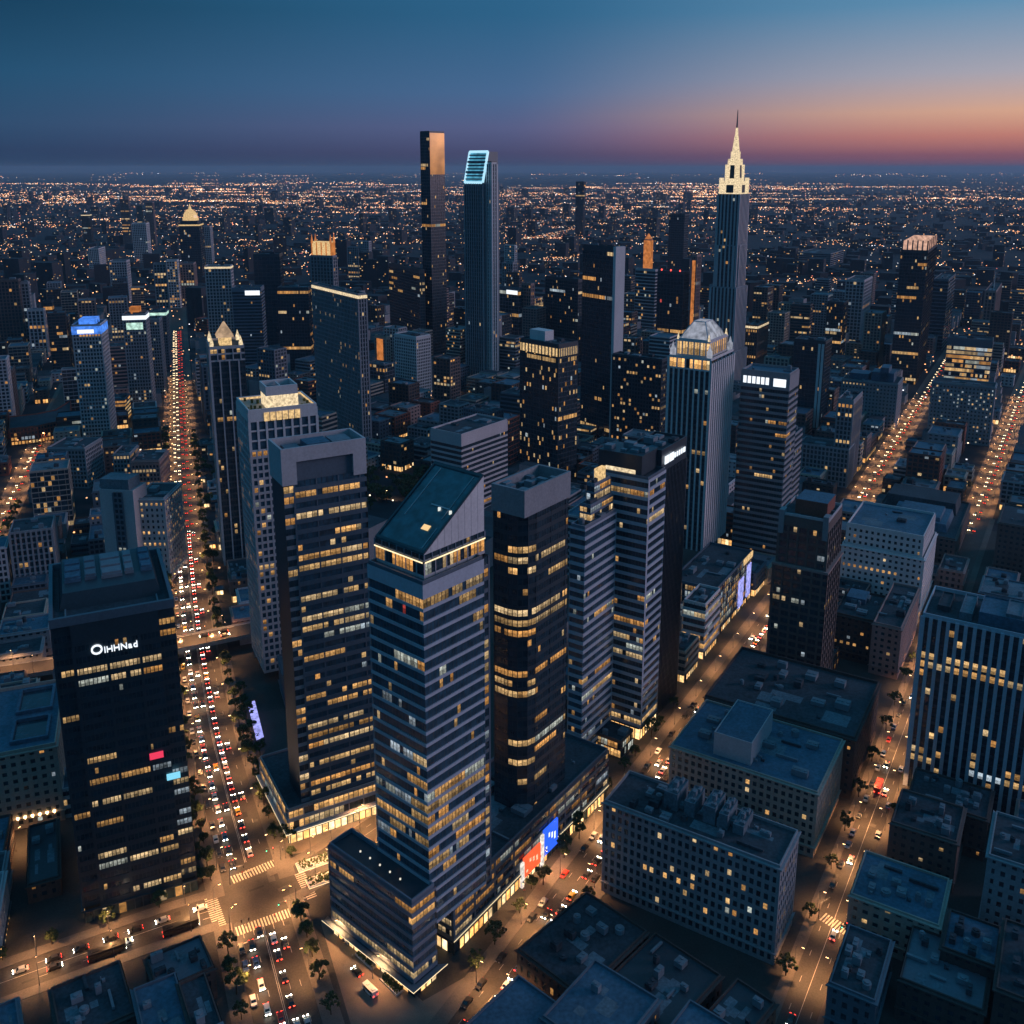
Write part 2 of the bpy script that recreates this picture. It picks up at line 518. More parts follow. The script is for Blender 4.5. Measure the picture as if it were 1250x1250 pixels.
def roof(root, poly, z, par=1.2, wall="grey_concrete", felt="roof_felt", drop=None, seed=0, units=4, th=.45, org=None, umat="plant_metal", usize=(2.5, 6)):
    """flat roof inside a parapet, with its plant"""
    org = org if org is not None else root.location
    m = MB(); q = inset(poly, th * .9)
    zf = z - (drop or .05)
    m.face([(p[0], p[1], zf) for p in q], 1)
    m.ring(offset(poly, .02), th, z - max(.6, (drop or 0) + .2), z + par, 0)
    m.build('roof', [wall, felt], root, org)
    r = random.Random(seed)
    if len(poly) == 4 and units:
        U, V = poly[1] - poly[0], poly[3] - poly[0]
        az = math.degrees(math.atan2(V.x, V.y))
        done = []
        big = max(U.length, V.length) > 14
        nu = units + (round(units*1.2) if cen(poly).length < 560 and big else 0)
        for _ in range(nu * 5):
            if len(done) >= nu: break
            kind = r.random()
            sx, sy, sz = r.uniform(*usize), r.uniform(*usize), r.uniform(.9, 2.8)
            if kind > .8: sx, sy, sz = r.uniform(.5, 1.0), r.uniform(4, 10), r.uniform(.5, 1.0)
            elif kind > .62: sx = sy = r.uniform(1.6, 3.2)
            elif kind > .52: sx = sy = r.uniform(.8, 1.3)
            sx, sy = min(sx, U.length*.35), min(sy, V.length*.35)
            c = poly[0] + U * r.uniform(.14, .86) + V * r.uniform(.14, .86)
            if any((c - d).length < (max(sx, sy) + s2) * .62 for d, s2 in done): continue
            if not all(0 < (c - poly[0]).dot(w) / w.length_squared + f < 1 for w, f in ((U, .1), (V, .1))): continue
            done.append((c, max(sx, sy)))
            b = MB(); zb_ = zf + .01
            if kind > .8: b.box((c.x, c.y, zb_ + .3), (sx, sy, sz), 0, az); b.box((c.x, c.y, zb_), (sx*.6, sy*.8, .3), 0, az); nm_ = 'roof_duct'
            elif kind > .62: b.tube((c.x, c.y, zb_), (c.x, c.y, zb_ + sz), sx/2, sx/2, 0, 12); b.tube((c.x, c.y, zb_ + sz), (c.x, c.y, zb_ + sz + .4), sx*.3, sx*.3, 0, 10); nm_ = 'roof_tank'
            elif kind > .52: b.tube((c.x, c.y, zb_), (c.x, c.y, zb_ + 1.6), .18, .18, 0, 6); b.box((c.x + .8, c.y, zb_), (.9, .9, .8), 0, az); nm_ = 'roof_vent'
            else:
                b.box((c.x, c.y, zb_ + .25), (sx, sy, sz), 0, az); b.box((c.x, c.y, zb_), (sx*.85, sy*.85, .25), 0, az)
                d_, e_ = dirv(az), dirv(az + 90); n_f = max(1, int(sy / 1.6))
                for k in range(n_f):
                    f_ = c + d_ * (sy * ((k + .5)/n_f - .5)); rf = min(sx, sy/n_f)*.36
                    b.tube((f_.x, f_.y, zb_ + .25 + sz), (f_.x, f_.y, zb_ + .55 + sz), rf, rf, 0, 10)
                nm_ = 'roof_unit'
            b.build(nm_, [umat if r.random() < .7 else 'roof_felt'], root, org)
        if big:
            ex_ = .012
            for _ in range(4):
                pt_ = MB()
                u0, v0 = r.uniform(.06, .7), r.uniform(.06, .7); u1, v1 = u0 + r.uniform(.08, .24), v0 + r.uniform(.08, .24); ex_ += .006
                pt_.face([(*(poly[0] + U*a_ + V*b_), zf + ex_) for a_, b_ in ((u0, v0), (u1, v0), (u1, v1), (u0, v1))])
                pt_.build('roof_patch', ['roof_pale' if felt != 'roof_pale' else 'roof_felt'], root, org)
    return zf

# ------------------------------------------------------------------ ground, roads
def zat(p, y):
    """height above plan point p that projects to picture row y"""
    a, b = -50.0, 600.0
    for _ in range(50):
        m = (a + b) / 2
        if Q((p[0], p[1], m))[1] > y: a = m
        else: b = m
    return (a + b) / 2
def height(yt, yb, z=0.0):
    """height of a corner whose top shows on row yt and whose foot (at height z) shows on row yb"""
    return zat(P(625, yb, z), yt)
g = MB()
R_ = 60000.0
g.face([(-R_, -800, 0), (R_, -800, 0), (R_, R_, 0), (-R_, R_, 0)])
structure(g.build('ground', ['far_ground']))
g = MB(); g.face([(-420, 150, .003), (420, 150, .003), (520, 640, .003), (-420, 640, .003)])
structure(g.build('block_paving', ['block_ground']))

def smooth_line(pts, step=4.0):
    w = [Vector((p.x, p.y)) for p in pts]
    o = []
    n = len(w)
    for i in range(n - 1):
        p0, p1, p2, p3 = w[max(0, i-1)], w[i], w[i+1], w[min(n-1, i+2)]
        m = max(2, int((p2 - p1).length / step))
        for k in range(m):
            t = k / m
            o.append(.5*((2*p1) + (p2-p0)*t + (2*p0-5*p1+4*p2-p3)*t*t + (3*p1-p0-3*p2+p3)*t**3))
    o.append(w[-1])
    return o
def straight(a, az, s0, s1, step=4.0):
    d = dirv(az); a = Vector((a.x, a.y))
    n = max(2, int((s1 - s0) / step))
    return [a + d*(s0 + (s1-s0)*i/n) for i in range(n+1)]
ROADS = {}
def add_road(name, line, w, walk): ROADS[name] = dict(line=line, w=w, walk=walk, name=name)
ave0 = P(310, 1090)
ave_pts = [P(362, 1290), P(326, 1150), P(310, 1090), P(272, 950), P(252, 860), P(232, 720), P(221, 560), P(217, 440), P(216, 380), P(216, 330)]
add_road('avenue', smooth_line(ave_pts), 19, 6)
add_road('diagonal_street', straight(P(690, 1095), 30.8, -75, 330), 12.5, 5)
add_road('side_street', straight(P(1045, 1050), 31.2, -90, 420), 10.5, 3.5)
add_road('cross_street', smooth_line([P(-60, 1222), P(100, 1165), P(200, 1130), P(320, 1090), P(392, 1055), P(470, 1003)]), 12.5, 4)
add_road('market_street', straight(P(1060, 595), 29.2, -60, 900), 13, 4)
add_road('east_street', straight(P(1200, 610), 31.0, -140, 900), 13, 4)
add_road('west_street', straight(P(20, 600), -19.0, -160, 420), 11, 4)
NEAR = [Vector((p.x, p.y)) for p in ()]
def road_dist(p, skip=None):
    best = 1e9
    for k, r in ROADS.items():
        if k == skip: continue
        ln = r['line']
        for q in ln[::3]:
            d = (p - q).length - r['w']/2
            if d < best: best = d
    return best
def ribbon(mb, line, o0, o1, z, m=0, keep=None):
    prev = None
    n = len(line)
    for i in range(n):
        t = (line[min(n-1, i+1)] - line[max(0, i-1)]).normalized(); nr = Vector((t.y, -t.x))
        cur = (line[i] + nr*o0, line[i] + nr*o1)
        if prev is not None and (keep is None or keep(line[i])):
            a, b = prev; c, d = cur
            mb.face([(a.x, a.y, z), (b.x, b.y, z), (d.x, d.y, z), (c.x, c.y, z)][::(1 if o1 < o0 else -1)], m)
        prev = cur
def kerbed(mb, line, o0, o1, h, keep):
    n = len(line); prev = None
    for i in range(n):
        t = (line[min(n-1, i+1)] - line[max(0, i-1)]).normalized(); nr = Vector((t.y, -t.x))
        cur = (line[i] + nr*o0, line[i] + nr*o1)
        if prev is not None and keep(line[i] + nr*(o0+o1)/2):
            a, b = prev; c, d = cur
            mb.face([(a.x, a.y, h), (c.x, c.y, h), (d.x, d.y, h), (b.x, b.y, h)])
            mb.face([(a.x, a.y, 0), (a.x, a.y, h), (c.x, c.y, h), (c.x, c.y, 0)])
            mb.face([(b.x, b.y, 0), (b.x, b.y, h), (d.x, d.y, h), (d.x, d.y, 0)])
        prev = cur
cross_c = P(318, 1090); cross_c = Vector((cross_c.x, cross_c.y))
for i, (k, r) in enumerate(ROADS.items()):
    m = MB(); ribbon(m, r['line'], r['w']/2, -r['w']/2, .012 + .004*i)
    structure(m.build(k, ['asphalt']))
    m = MB()
    keep = lambda p, k=k: road_dist(p, k) > 1.5
    for s in (-1, 1):
        kerbed(m, r['line'], s*r['w']/2, s*(r['w']/2 + r['walk']), .13 + .005*i, keep)
    structure(m.build('pavement', ['pavement']))
    # painted lines
    m = MB(); ln = r['line']
    kp = lambda p, k=k: road_dist(p, k) > 2 and (p - cross_c).length > 17
    zl = .046
    if k == 'avenue':
        offs = [(-.25, True), (.25, True), (-3.3, False), (3.3, False), (-6.6, False), (6.6, False)]
    elif k == 'diagonal_street': offs = [(0, False), (-3.4, False), (3.4, False)]
    else: offs = [(0, True), (-3.2, False), (3.2, False)]
    for off, solid in offs:
        prev = None
        for j in range(len(ln) - 1):
            if ln[j].y > 620: break
            if not solid and j % 3: continue
            if not kp(ln[j]): continue
            t = (ln[j+1] - ln[j]).normalized(); nr = Vector((t.y, -t.x))
            e = ln[j+1] if solid else ln[j] + t*2.6
            a, b, c, d = ln[j] + nr*(off-.08), ln[j] + nr*(off+.08), e + nr*(off+.08), e + nr*(off-.08)
            m.face([(a.x, a.y, zl), (b.x, b.y, zl), (c.x, c.y, zl), (d.x, d.y, zl)])
    structure(m.build('lane_markings', ['paint']))
rp = random.Random(5)
for k, r in ROADS.items():
    ln = r['line']
    for j in range(2, len(ln) - 2):
        if ln[j].y > 620 or rp.random() > .22: continue
        t = (ln[j+1] - ln[j]).normalized(); nr = Vector((t.y, -t.x)); o_ = rp.uniform(-.42, .42)*r['w']; l_, w_ = rp.uniform(1.5, 7), rp.uniform(.8, 2.4)
        c = ln[j] + nr*o_; m = MB(); m.face([(v.x, v.y, .036) for v in (c - nr*w_/2, c + nr*w_/2, c + nr*w_/2 + t*l_, c - nr*w_/2 + t*l_)])
        structure(m.build('asphalt_patch', [rp.choice(['asphalt_dark', 'asphalt_pale'])]))
def crosswalk(a, b, depth=4.0, stop=True):
    """zebra from pixel a to pixel b"""
    A, B = P(*a), P(*b); A, B = Vector((A.x, A.y)), Vector((B.x, B.y))
    e = (B - A).normalized(); nr = Vector((-e.y, e.x)); L_ = (B - A).length
    m = MB(); s = .4
    while s < L_ - .5:
        p = A + e*s
        q = [p - nr*depth/2, p + e*.5 - nr*depth/2, p + e*.5 + nr*depth/2, p + nr*depth/2]
        m.face([(v.x, v.y, .052) for v in q]); s += 1.05
    structure(m.build('crosswalk', ['paint']))
crosswalk((282, 1075), (340, 1052), 4.2)
crosswalk((287, 1138), (357, 1113), 4.2)
crosswalk((255, 1090), (270, 1135), 4.2)
crosswalk((365, 1065), (382, 1098), 3.6)
crosswalk((1003, 1118), (1036, 1138), 4.5)
# stop lines
def stop_line(a, b, w=.5):
    A, B = P(*a), P(*b); A, B = Vector((A.x, A.y)), Vector((B.x, B.y))
    e = (B - A).normalized(); nr = Vector((-e.y, e.x))
    m = MB(); q = [A, B, B + nr*w, A + nr*w]
    m.face([(v.x, v.y, .052) for v in q]); structure(m.build('stop_line', ['paint']))
stop_line((290, 1155), (325, 1143)); stop_line((240, 1104), (243, 1130)); stop_line((290, 1069), (312, 1060))
# paved plaza between the towers and the crossing
pl = [P(352, 1040), P(392, 1120), P(500, 1230), P(560, 1240), P(520, 1300), P(440, 1300), P(380, 1130), P(345, 1060)]
m = MB()
pz = [P(400, 1118), P(392, 1128), P(440, 1290), P(560, 1290), P(590, 1180), P(516, 1222)]
m.face([(p.x, p.y, .008) for p in pz])
structure(m.build('plaza', ['plaza_paving']))
m = MB()
pz = [P(330, 1020), P(345, 1045), P(372, 1040), P(470, 985), P(450, 960)]
m.face([(p.x, p.y, .006) for p in pz])
structure(m.build('plaza', ['plaza_paving']))

# ------------------------------------------------------------------ generic tower
FOOT = []      # (plan, height, landmark words) of everything standing
def note(poly, h, words=None): FOOT.append((poly, h, words))
def tower(name, label, cat, poly, h, st='ribbon', lit=None, wall='slate_metal', z0=0.0, glass='glass_dark', top=0.0, par=1.2,
          units=4, felt='roof_felt', group=None, rows='row', spmat=None, seed=1, drop=None, words=None, wallroof=None, ground=False, usize=(2.5, 6), th=.45):
    c = cen(poly)
    t = thing(name, label, cat, (c.x, c.y, 0), group)
    lit = lit or Lit(seed)
    zs = z0
    if ground:
        zs = 4.6
        shopfront(t, poly, 0, 4.6, seed)
    facade(t, poly, zs, h, st, lit, wall, glass, top, rows, spmat=spmat)
    roof(t, poly, h, par, wallroof or wall, felt, drop, seed, units, th, usize=usize)
    if st == 'punched' or (isinstance(st, dict) and st['fh'] == 3.6):
        q = offset(poly, .95)
        for (z_, hh) in ((h - .35, .5), (z0 + 4.4, .3)):
            if hh == .3 and (ground or h < 12): continue
            m = MB(weld=True)
            for i in range(len(poly)):
                j = (i+1) % len(poly); a, b, c_, d_ = q[i], q[j], poly[j], poly[i]
                if not visible_side(d_, c_): continue
                m.face([(a.x, a.y, z_), (b.x, b.y, z_), (b.x, b.y, z_+hh), (a.x, a.y, z_+hh)]); m.face([(a.x, a.y, z_+hh), (b.x, b.y, z_+hh), (c_.x, c_.y, z_+hh), (d_.x, d_.y, z_+hh)]); m.face([(d_.x, d_.y, z_), (c_.x, c_.y, z_), (b.x, b.y, z_), (a.x, a.y, z_)])
            if m.f: m.build('cornice', [wallroof or wall], t, t.location)
    note(poly, h, words)
    return t
def shopfront(t, poly, z0, z1, seed, power=1.6, frac=.85, sides=None, cols=None):
    r = random.Random(seed + 77); m = MB(weld=True); w = MB()
    cols = cols or WARM
    for i in range(len(poly)):
        a, b = poly[i], poly[(i+1) % len(poly)]
        if sides is not None and i not in sides: continue
        ln = (b - a).length
        if not visible_side(a, b) or ln < 2: 
            w.face([(a.x, a.y, z0), (b.x, b.y, z0), (b.x, b.y, z1), (a.x, a.y, z1)]); continue
        n = max(1, round(ln / 2.6)); e = (b - a) / n
        for k in range(n):
            p, q = a + e*k, a + e*(k+1)
            on = r.random() < frac
            c = r.choice(cols); s = power * r.uniform(.35, 1.2)
            m.face([(p.x, p.y, z0), (q.x, q.y, z0), (q.x, q.y, z1 - .5), (p.x, p.y, z1 - .5)], 1 if on else 0, tuple(x*s for x in c) if on else None)
            nr = Vector((e.y, -e.x)).normalized() * .25
            p2 = p + (q - p).normalized() * .35
            w.prism([p + nr, p2 + nr, p2, p], z0, z1 - .55)
        nr = Vector((e.y, -e.x)).normalized()
        a2, b2 = a + nr*.9, b + nr*.9
        w.prism([a, a2, b2, b][::-1] , z1 - .5, z1 - .02, bottom=True)
    if m.f: m.build('shopfront', ['glass_dark', 'lit_shop'], t, t.location)
    w.build('shopfront_frame', ['dark_metal'], t, t.location)
def part(mb, name, mats, t, kind=None):
    o = mb.build(name, mats if isinstance(mats, list) else [mats], t, t.location)
    return o
def rows_by_y(pt, z0, z1, fh, spec, base=0.0):
    nf = max(1, round((z1 - z0) / fh)); H = (z1 - z0) / nf
    d = {}
    for y, f in spec:
        k = int((zat(pt, y) - z0) / H)
        if 0 <= k < nf: d[k] = f
    if base:
        for k in range(nf): d.setdefault(k, base)
    return d
def label_obj(text, size, loc, xdir, up, mat, parent, name='sign_letters', extrude=.25):
    """raised lettering on a wall, each letter a mesh of its own: xdir reads along the wall"""
    from mathutils import Matrix
    x = Vector((xdir[0], xdir[1], 0)).normalized(); z = Vector((0, 0, 1)); n = x.cross(z)
    mt = Matrix(((x.x, z.x, n.x, loc[0]), (x.y, z.y, n.y, loc[1]), (x.z, z.z, n.z, loc[2]), (0, 0, 0, 1)))
    cx = 0.0
    for ch in text:
        cu = bpy.data.curves.new('tmp', 'FONT'); cu.body = ch; cu.size = size; cu.extrude = extrude; cu.offset = .03
        o = bpy.data.objects.new('tmp', cu); COL.objects.link(o)
        me = bpy.data.meshes.new_from_object(o.evaluated_get(bpy.context.evaluated_depsgraph_get()))
        bpy.data.objects.remove(o)
        xs = [v.co.x for v in me.vertices]
        me.transform(Matrix.Translation(-Vector(parent.location)) @ mt @ Matrix.Translation((cx - min(xs), 0, 0)))
        cx += max(xs) - min(xs) + size*.13
        me.materials.clear(); me.materials.append(MATS[mat])
        o = bpy.data.objects.new('sign_letter', me); COL.objects.link(o); o.parent = parent
emitmat("sign_white", (.85, .92, 1.0), 1.3)
emitmat("sign_blue", (.10, .30, 1.0), 1.6, True)
emitmat("sign_deepblue", (.03, .13, .95), 1.2, True)
emitmat("sign_red", (1.0, .09, .03), 1.6, True)
emitmat("sign_violet", (.40, .42, 1.0), 1.1, False, .5)
emitmat("edge_light", (1.0, .78, .46), 1.5, True)
emitmat("flood_warm", (1.0, .66, .30), .85, False, .8)
emitmat("flood_orange", (1.0, .34, .09), .9, False, .3)
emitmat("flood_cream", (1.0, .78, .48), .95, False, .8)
emitmat("spire_glow", (1.0, .66, .40), .5, False, .3)
emitmat("crown_glow", (.62, .66, .80), .5, False, .3)
emitmat("screen_teal", (.10, .42, .62), .8, False, .12)
emitmat("tube_ice", (.45, .80, 1.0), 1.1, False)
emitmat("beacon_red", (1.0, .08, .06), 3.0, False)

# ================================================================== foreground towers
# --- dark office tower at the lower left
h1 = 112
t1p = fit((60.5, 757), h1, 65, ('m', 48), 211)
U, V = (t1p[1]-t1p[0]), (t1p[3]-t1p[0])
t = thing('office_tower', 'near-black square office tower with white lettering high on its front', 'office tower', cen(t1p))
note(t1p, h1 + 2, 'the dark tower with white lettering')
L1 = [(822, .97), (843, .95), (932, .5), (968, .95), (990, .45), (1016, .3), (1050, .9), (1064, .95), (1106, .35)]
mid = lerp2(t1p, .15, .86, 0, 1); lef = lerp2(t1p, 0, .15, .03, 1); rig = lerp2(t1p, .86, 1, .03, 1)
z0t = 5.0
st1 = dict(fh=4.0, bay=1.25, sp=1.9, spd=.18, pier=.9, pierd=.35, every=8)
facade(t, mid, z0t, h1 - 3, st1, Lit(3, rows=rows_by_y(t1p[0], z0t, h1-10, 4.0, L1), spot=.012, run=(8, 8), cool=.1), 'dark_metal', top=7.5, only=[0])
st1b = dict(st1, every=5, bay=1.3, pier=.5)
facade(t, lef, z0t, h1 - 3, st1b, Lit(5, row=.28, fill=.9, run=(4, 6), spot=.01), 'dark_metal', top=4, only=[0, 1, 3])
facade(t, rig, z0t, h1 - 3, st1b, Lit(9, row=.5, fill=.95, run=(5, 7), spot=.01, cool=.35), 'dark_metal', top=4, only=[0, 1, 3])
m = MB(); a, b = mid[3], mid[2]
m.face([(b.x, b.y, z0t), (a.x, a.y, z0t), (a.x, a.y, h1-3), (b.x, b.y, h1-3)]); part(m, 'wall', 'dark_metal', t)
shopfront(t, t1p, 0, 5.0, 4, .8, .45)
m = MB(); q = offset(t1p, .35)
m.ring(q, 1.2, h1 - 3, h1, 0); m.face([(p.x, p.y, h1 - 2.4) for p in inset(q, 1.15)], 1)
part(m, 'roof', ['slate_metal', 'roof_felt'], t)
q1 = lerp2(t1p, .07, .93, .22, .93); m = MB(); m.frustum(q1, inset(q1, 1.5), h1 - 2.4, h1 + 3.0); part(m, 'plant_screen', ['dark_metal'], t)
for (u0, u1, v0, v1, mat) in ((.13, .27, .42, .8, 'roof_blue'), (.3, .40, .42, .82, 'slate_metal'), (.44, .62, .40, .82, 'plant_metal'), (.64, .72, .42, .82, 'plant_metal'), (.78, .88, .42, .84, 'roof_blue')):
    m = MB(); qq = lerp2(t1p, u0, u1, v0, v1); m.prism(qq, h1 + 3.02, h1 + 4.2)
    for k in range(3):
        m.prism(lerp2(t1p, u0 + .008, u1 - .008, v0 + (v1-v0)*(k/3+.03), v0 + (v1-v0)*(k/3+.27)), h1 + 4.22, h1 + 4.9)
    part(m, 'roof_unit', [mat], t)
m = MB()
for s in (.12, .88): m.prism(lerp2(t1p, s-.006, s+.006, .02, .21), h1 - 2.3, h1 - 1.6)
part(m, 'roof_rail', ['plant_metal'], t)
sp = P(110, 797, 0)
ud = U.normalized(); nf = Vector((ud.y, -ud.x))
u_s = solve(t1p[0], ud, 102, 110); zs = zat(t1p[0] + ud*u_s, 799)
b0 = t1p[0] + ud*u_s + nf*.45
label_obj('O', 4.6, (b0.x, b0.y, zs), ud, None, 'sign_white', t)
b1 = b0 + ud*3.9
label_obj('IHHNad', 2.9, (b1.x, b1.y, zs), ud, None, 'sign_white', t)
for (yy, xx, cc) in ((921, 193, (.9, .05, .12)), (946, 211, (.25, .75, 1.0))):
    u_ = solve(t1p[0], ud, 50, xx); z_ = zat(t1p[0] + ud*u_, yy); p_ = t1p[0] + ud*(u_-2.2) + nf*.5
    m = MB(); q_ = p_ + ud*4.4
    m.prism([p_, p_ + nf*.2, q_ + nf*.2, q_][::-1], z_ - 1.2, z_ + 1.2, c=cc, bottom=True); part(m, 'lit_panel', ['lit_sign'], t)

# --- low glazed-roof block at the left edge
h2 = 32.5
n2 = P(68, 905, h2)
p2 = fit((-40, 931), h2, 69, ('m', 52), 68)
t = tower('low_block', 'low pale punched-window block with blue roof at the left edge beside the dark lettered tower', 'building', p2, h2, 'punched',
          Lit(12, .0, 0, .02), 'beige_stone', par=1.5, units=0, felt='roof_blue', rows='each', z0=0, words='the low blue-roofed block')
for (v0, v1) in ((.12, .45), (.55, .92)):
    q = lerp2(p2, .45, .9, v0, v1); m = MB(); m.ring(q, 1.0, h2, h2 + 1.6, 0); m.face([(p.x, p.y, h2 + .2) for p in inset(q, .9)], 1)
    part(m, 'light_well', ['roof_blue', 'glass_dark'], t)
for k in range(8):
    s = .3 + .085 * k
    m = MB(); a = p2[0] + (p2[1]-p2[0])*s; e = (p2[1]-p2[0]).normalized(); nn = Vector((e.y, -e.x))
    c = a + nn*.6; m.box((c.x, c.y, 4.4), (.7, .7, .9), col=(1.0, .62, .25)) ; part(m, 'wall_lamp', ['lamp_glass'], t)

# --- glass tower with pale concrete crown
h3 = 154.5
p3 = fit((343.5, 548.5), h3, 60.5, 329, 444)
t = thing('office_tower', 'tall glass office tower under a plain pale concrete crown with a notch', 'office tower', cen(p3)); note(p3, h3 + 1, 'the concrete-crowned tower')
zc = zat(p3[0], 590)
ly = [(612, .6), (634, .4), (690, .9), (702, .9), (737, .6), (757, .8), (772, .75), (790, .8), (815, .4), (832, .6), (862, .75), (875, .6), (893, .4), (905, .8), (915, .7), (935, .3), (945, .9), (958, .95), (972, .95), (984, .9)]
mn = lerp2(p3, .12, 1, .0, 1)
cv = lerp2(p3, 0, .12, .0, 1)
stf = dict(fh=4.0, bay=2.1, sp=1.75, spd=.4, pier=.5, pierd=.3, every=4)
facade(t, mn, 14, zc, stf, Lit(21, rows=rows_by_y(p3[0], 14, zc, 4.0, ly, .08), run=(3, 9), spot=.03, cool=.1, power=1.0), 'slate_metal', 'glass_blue', only=[0, 1])
facade(t, cv, 14, h3 - 14, dict(fh=4.0, bay=1.9, sp=1.5, spd=.05, pier=.0, pierd=.0, every=2), Lit(22, row=.3, fill=.7, run=(3, 5), spot=.04), 'grey_concrete', only=[0])
m = MB(); a, b = cv[3], cv[0]; m.face([(a.x, a.y, 0), (b.x, b.y, 0), (b.x, b.y, h3-14), (a.x, a.y, h3-14)])
a, b = p3[2], p3[3]; m.face([(a.x, a.y, 0), (b.x, b.y, 0), (b.x, b.y, h3-14), (a.x, a.y, h3-14)])
part(m, 'wall', 'dark_metal', t)
m = MB()
q = offset(p3, .5)
# crown: solid, with a recessed dark notch over the glazing
zb, zn = h3 - 13.5, zat(p3[0], 566)
A, B = q[0], q[1]; u = lambda s: A + (B - A)*s
m.face([(A.x, A.y, zb), (u(.17).x, u(.17).y, zb), (u(.17).x, u(.17).y, h3), (A.x, A.y, h3)])
m.face([(u(.17).x, u(.17).y, zn), (u(.84).x, u(.84).y, zn), (u(.84).x, u(.84).y, h3), (u(.17).x, u(.17).y, h3)])
m.face([(u(.84).x, u(.84).y, zb), (B.x, B.y, zb), (B.x, B.y, h3), (u(.84).x, u(.84).y, h3)])
for i in (1, 2, 3):
    a, b = q[i], q[(i+1) % 4]; m.face([(a.x, a.y, zb), (b.x, b.y, zb), (b.x, b.y, h3), (a.x, a.y, h3)])
nrm = Vector(((B-A).y, -(B-A).x)).normalized()
a, b = u(.17) - nrm*1.4, u(.84) - nrm*1.4
m.face([(a.x, a.y, zb), (b.x, b.y, zb), (b.x, b.y, zn), (a.x, a.y, zn)], 1)
for s in (.17, .84): m.face([(u(s).x, u(s).y, zb), ((u(s)-nrm*1.4).x, (u(s)-nrm*1.4).y, zb), ((u(s)-nrm*1.4).x, (u(s)-nrm*1.4).y, zn), (u(s).x, u(s).y, zn)])
m.face([(u(.17).x, u(.17).y, zn), (a.x, a.y, zn), (b.x, b.y, zn), (u(.84).x, u(.84).y, zn)])
qi = inset(q, .8)
m.ring(inset(q, .01), .8, h3 - 4, h3 + .01, 0); m.face([(p.x, p.y, h3 - 3.2) for p in qi], 2)
part(m, 'crown', ['pale_concrete', 'slate_metal', 'roof_felt'], t)
for (u0, u1, v0, v1, hh, mat) in ((.1, .28, .3, .8, 1.4, 'slate_metal'), (.34, .62, .25, .8, 2.6, 'roof_blue'), (.66, .9, .3, .85, 2.2, 'plant_metal')):
    m = MB(); m.prism(lerp2(p3, u0, u1, v0, v1), h3 - 3.18, h3 - 3.2 + hh); part(m, 'roof_unit', [mat], t)
# podium of that tower with bright shops
d_, l_ = dirv(60.5), dirv(-29.5)
n_ = p3[0] - d_*6 - l_*2.5; wr_, wl_ = (p3[1]-p3[0]).length + 7.5, (p3[3]-p3[0]).length + 24
pd = [n_, n_ + d_*wr_, n_ + d_*wr_ + l_*wl_, n_ + l_*wl_]
facade(t, pd, 4.6, 14, dict(fh=4.5, bay=2.0, sp=1.4, spd=.5, pier=.35, pierd=.2, every=3), Lit(31, row=1, fill=.8, run=(3, 8), power=1.2), 'pale_concrete', wname='podium_wall')
shopfront(t, pd, 0, 4.6, 8, 2.6, .95)
roof(t, pd, 14, .9, 'grey_concrete', 'roof_felt', None, 4, 0); note(pd, 14)
m = MB(); q = offset(pd, 1.6); m.ring(q, 1.5, 5.0, 5.5); 
part(m, 'canopy', ['pale_concrete'], t)
m = MB(); q2 = offset(pd, 1.75)
for i in (0, 3):
    a, b = q2[i], q2[(i+1) % 4]; m.face([(a.x, a.y, 5.05), (b.x, b.y, 5.05), (b.x, b.y, 5.4), (a.x, a.y, 5.4)])
part(m, 'edge_light', ['edge_light'], t)

# --- white tower with a floodlit roof terrace
h4 = 139
p4 = fit((303, 504.5), h4, 64, 288.6, 386.5)
t = thing('office_tower', 'white gridded tower with a floodlit terrace and glass box on its roof', 'tower', cen(p4)); note(p4, h4 + 8, 'the floodlit-terrace tower')
zb = zat(p4[0], 552)
facade(t, p4, 6, zb, 'grid', Lit(41, .05, .4, .13, (1, 3), .05, 1.0), 'pale_concrete', 'glass_blue', only=[0, 3])
facade(t, p4, zb, h4, dict(fh=5.5, bay=4.2, sp=.8, spd=.3, pier=1.0, pierd=.5, every=1), Lit(42, 0, 0, .02), 'white_stone', 'glass_blue', top=4.5, only=[0, 3], wname='upper_wall')
m = MB()
for i in (1, 2):
    a, b = p4[i], p4[i+1]; m.face([(a.x, a.y, 0), (b.x, b.y, 0), (b.x, b.y, h4), (a.x, a.y, h4)])
part(m, 'back_wall', 'grey_concrete', t)
roof(t, p4, h4, 1.4, 'white_stone', 'beige_stone', .1, 5, 0, .8)
m = MB(); q = lerp2(p4, .30, .74, .12, .6); m.prism(q, h4 - .05, h4 + 6.5, top=False); 
for k in range(7):
    s = k / 6; a = q[0] + (q[1]-q[0])*s; m.box((a.x, a.y, h4), (.7, .9, 6.4), az=64)
part(m, 'lantern_wall', ['flood_cream'], t)
m = MB(); m.ring(offset(q, .4), .8, h4 + 6.5, h4 + 11); 
c_ = cen(q); m.prism(lerp2(q, .48, .52, 0.06, .94), h4 + 9.6, h4 + 10.4); part(m, 'glass_box_frame', ['white_stone'], t)
m = MB(); m.face([(p.x, p.y, h4 + 8.5) for p in q]); part(m, 'skylight', ['glass_teal'], t)
m = MB(); qq = inset(p4, .85)
for i in (0, 1, 2, 3):
    a, b = qq[i], qq[(i+1) % 4]; m.face([(b.x, b.y, h4), (a.x, a.y, h4), (a.x, a.y, h4 + 1.0), (b.x, b.y, h4 + 1.0)])
part(m, 'terrace_light', ['flood_warm'], t)
r_ = random.Random(5); m = MB()
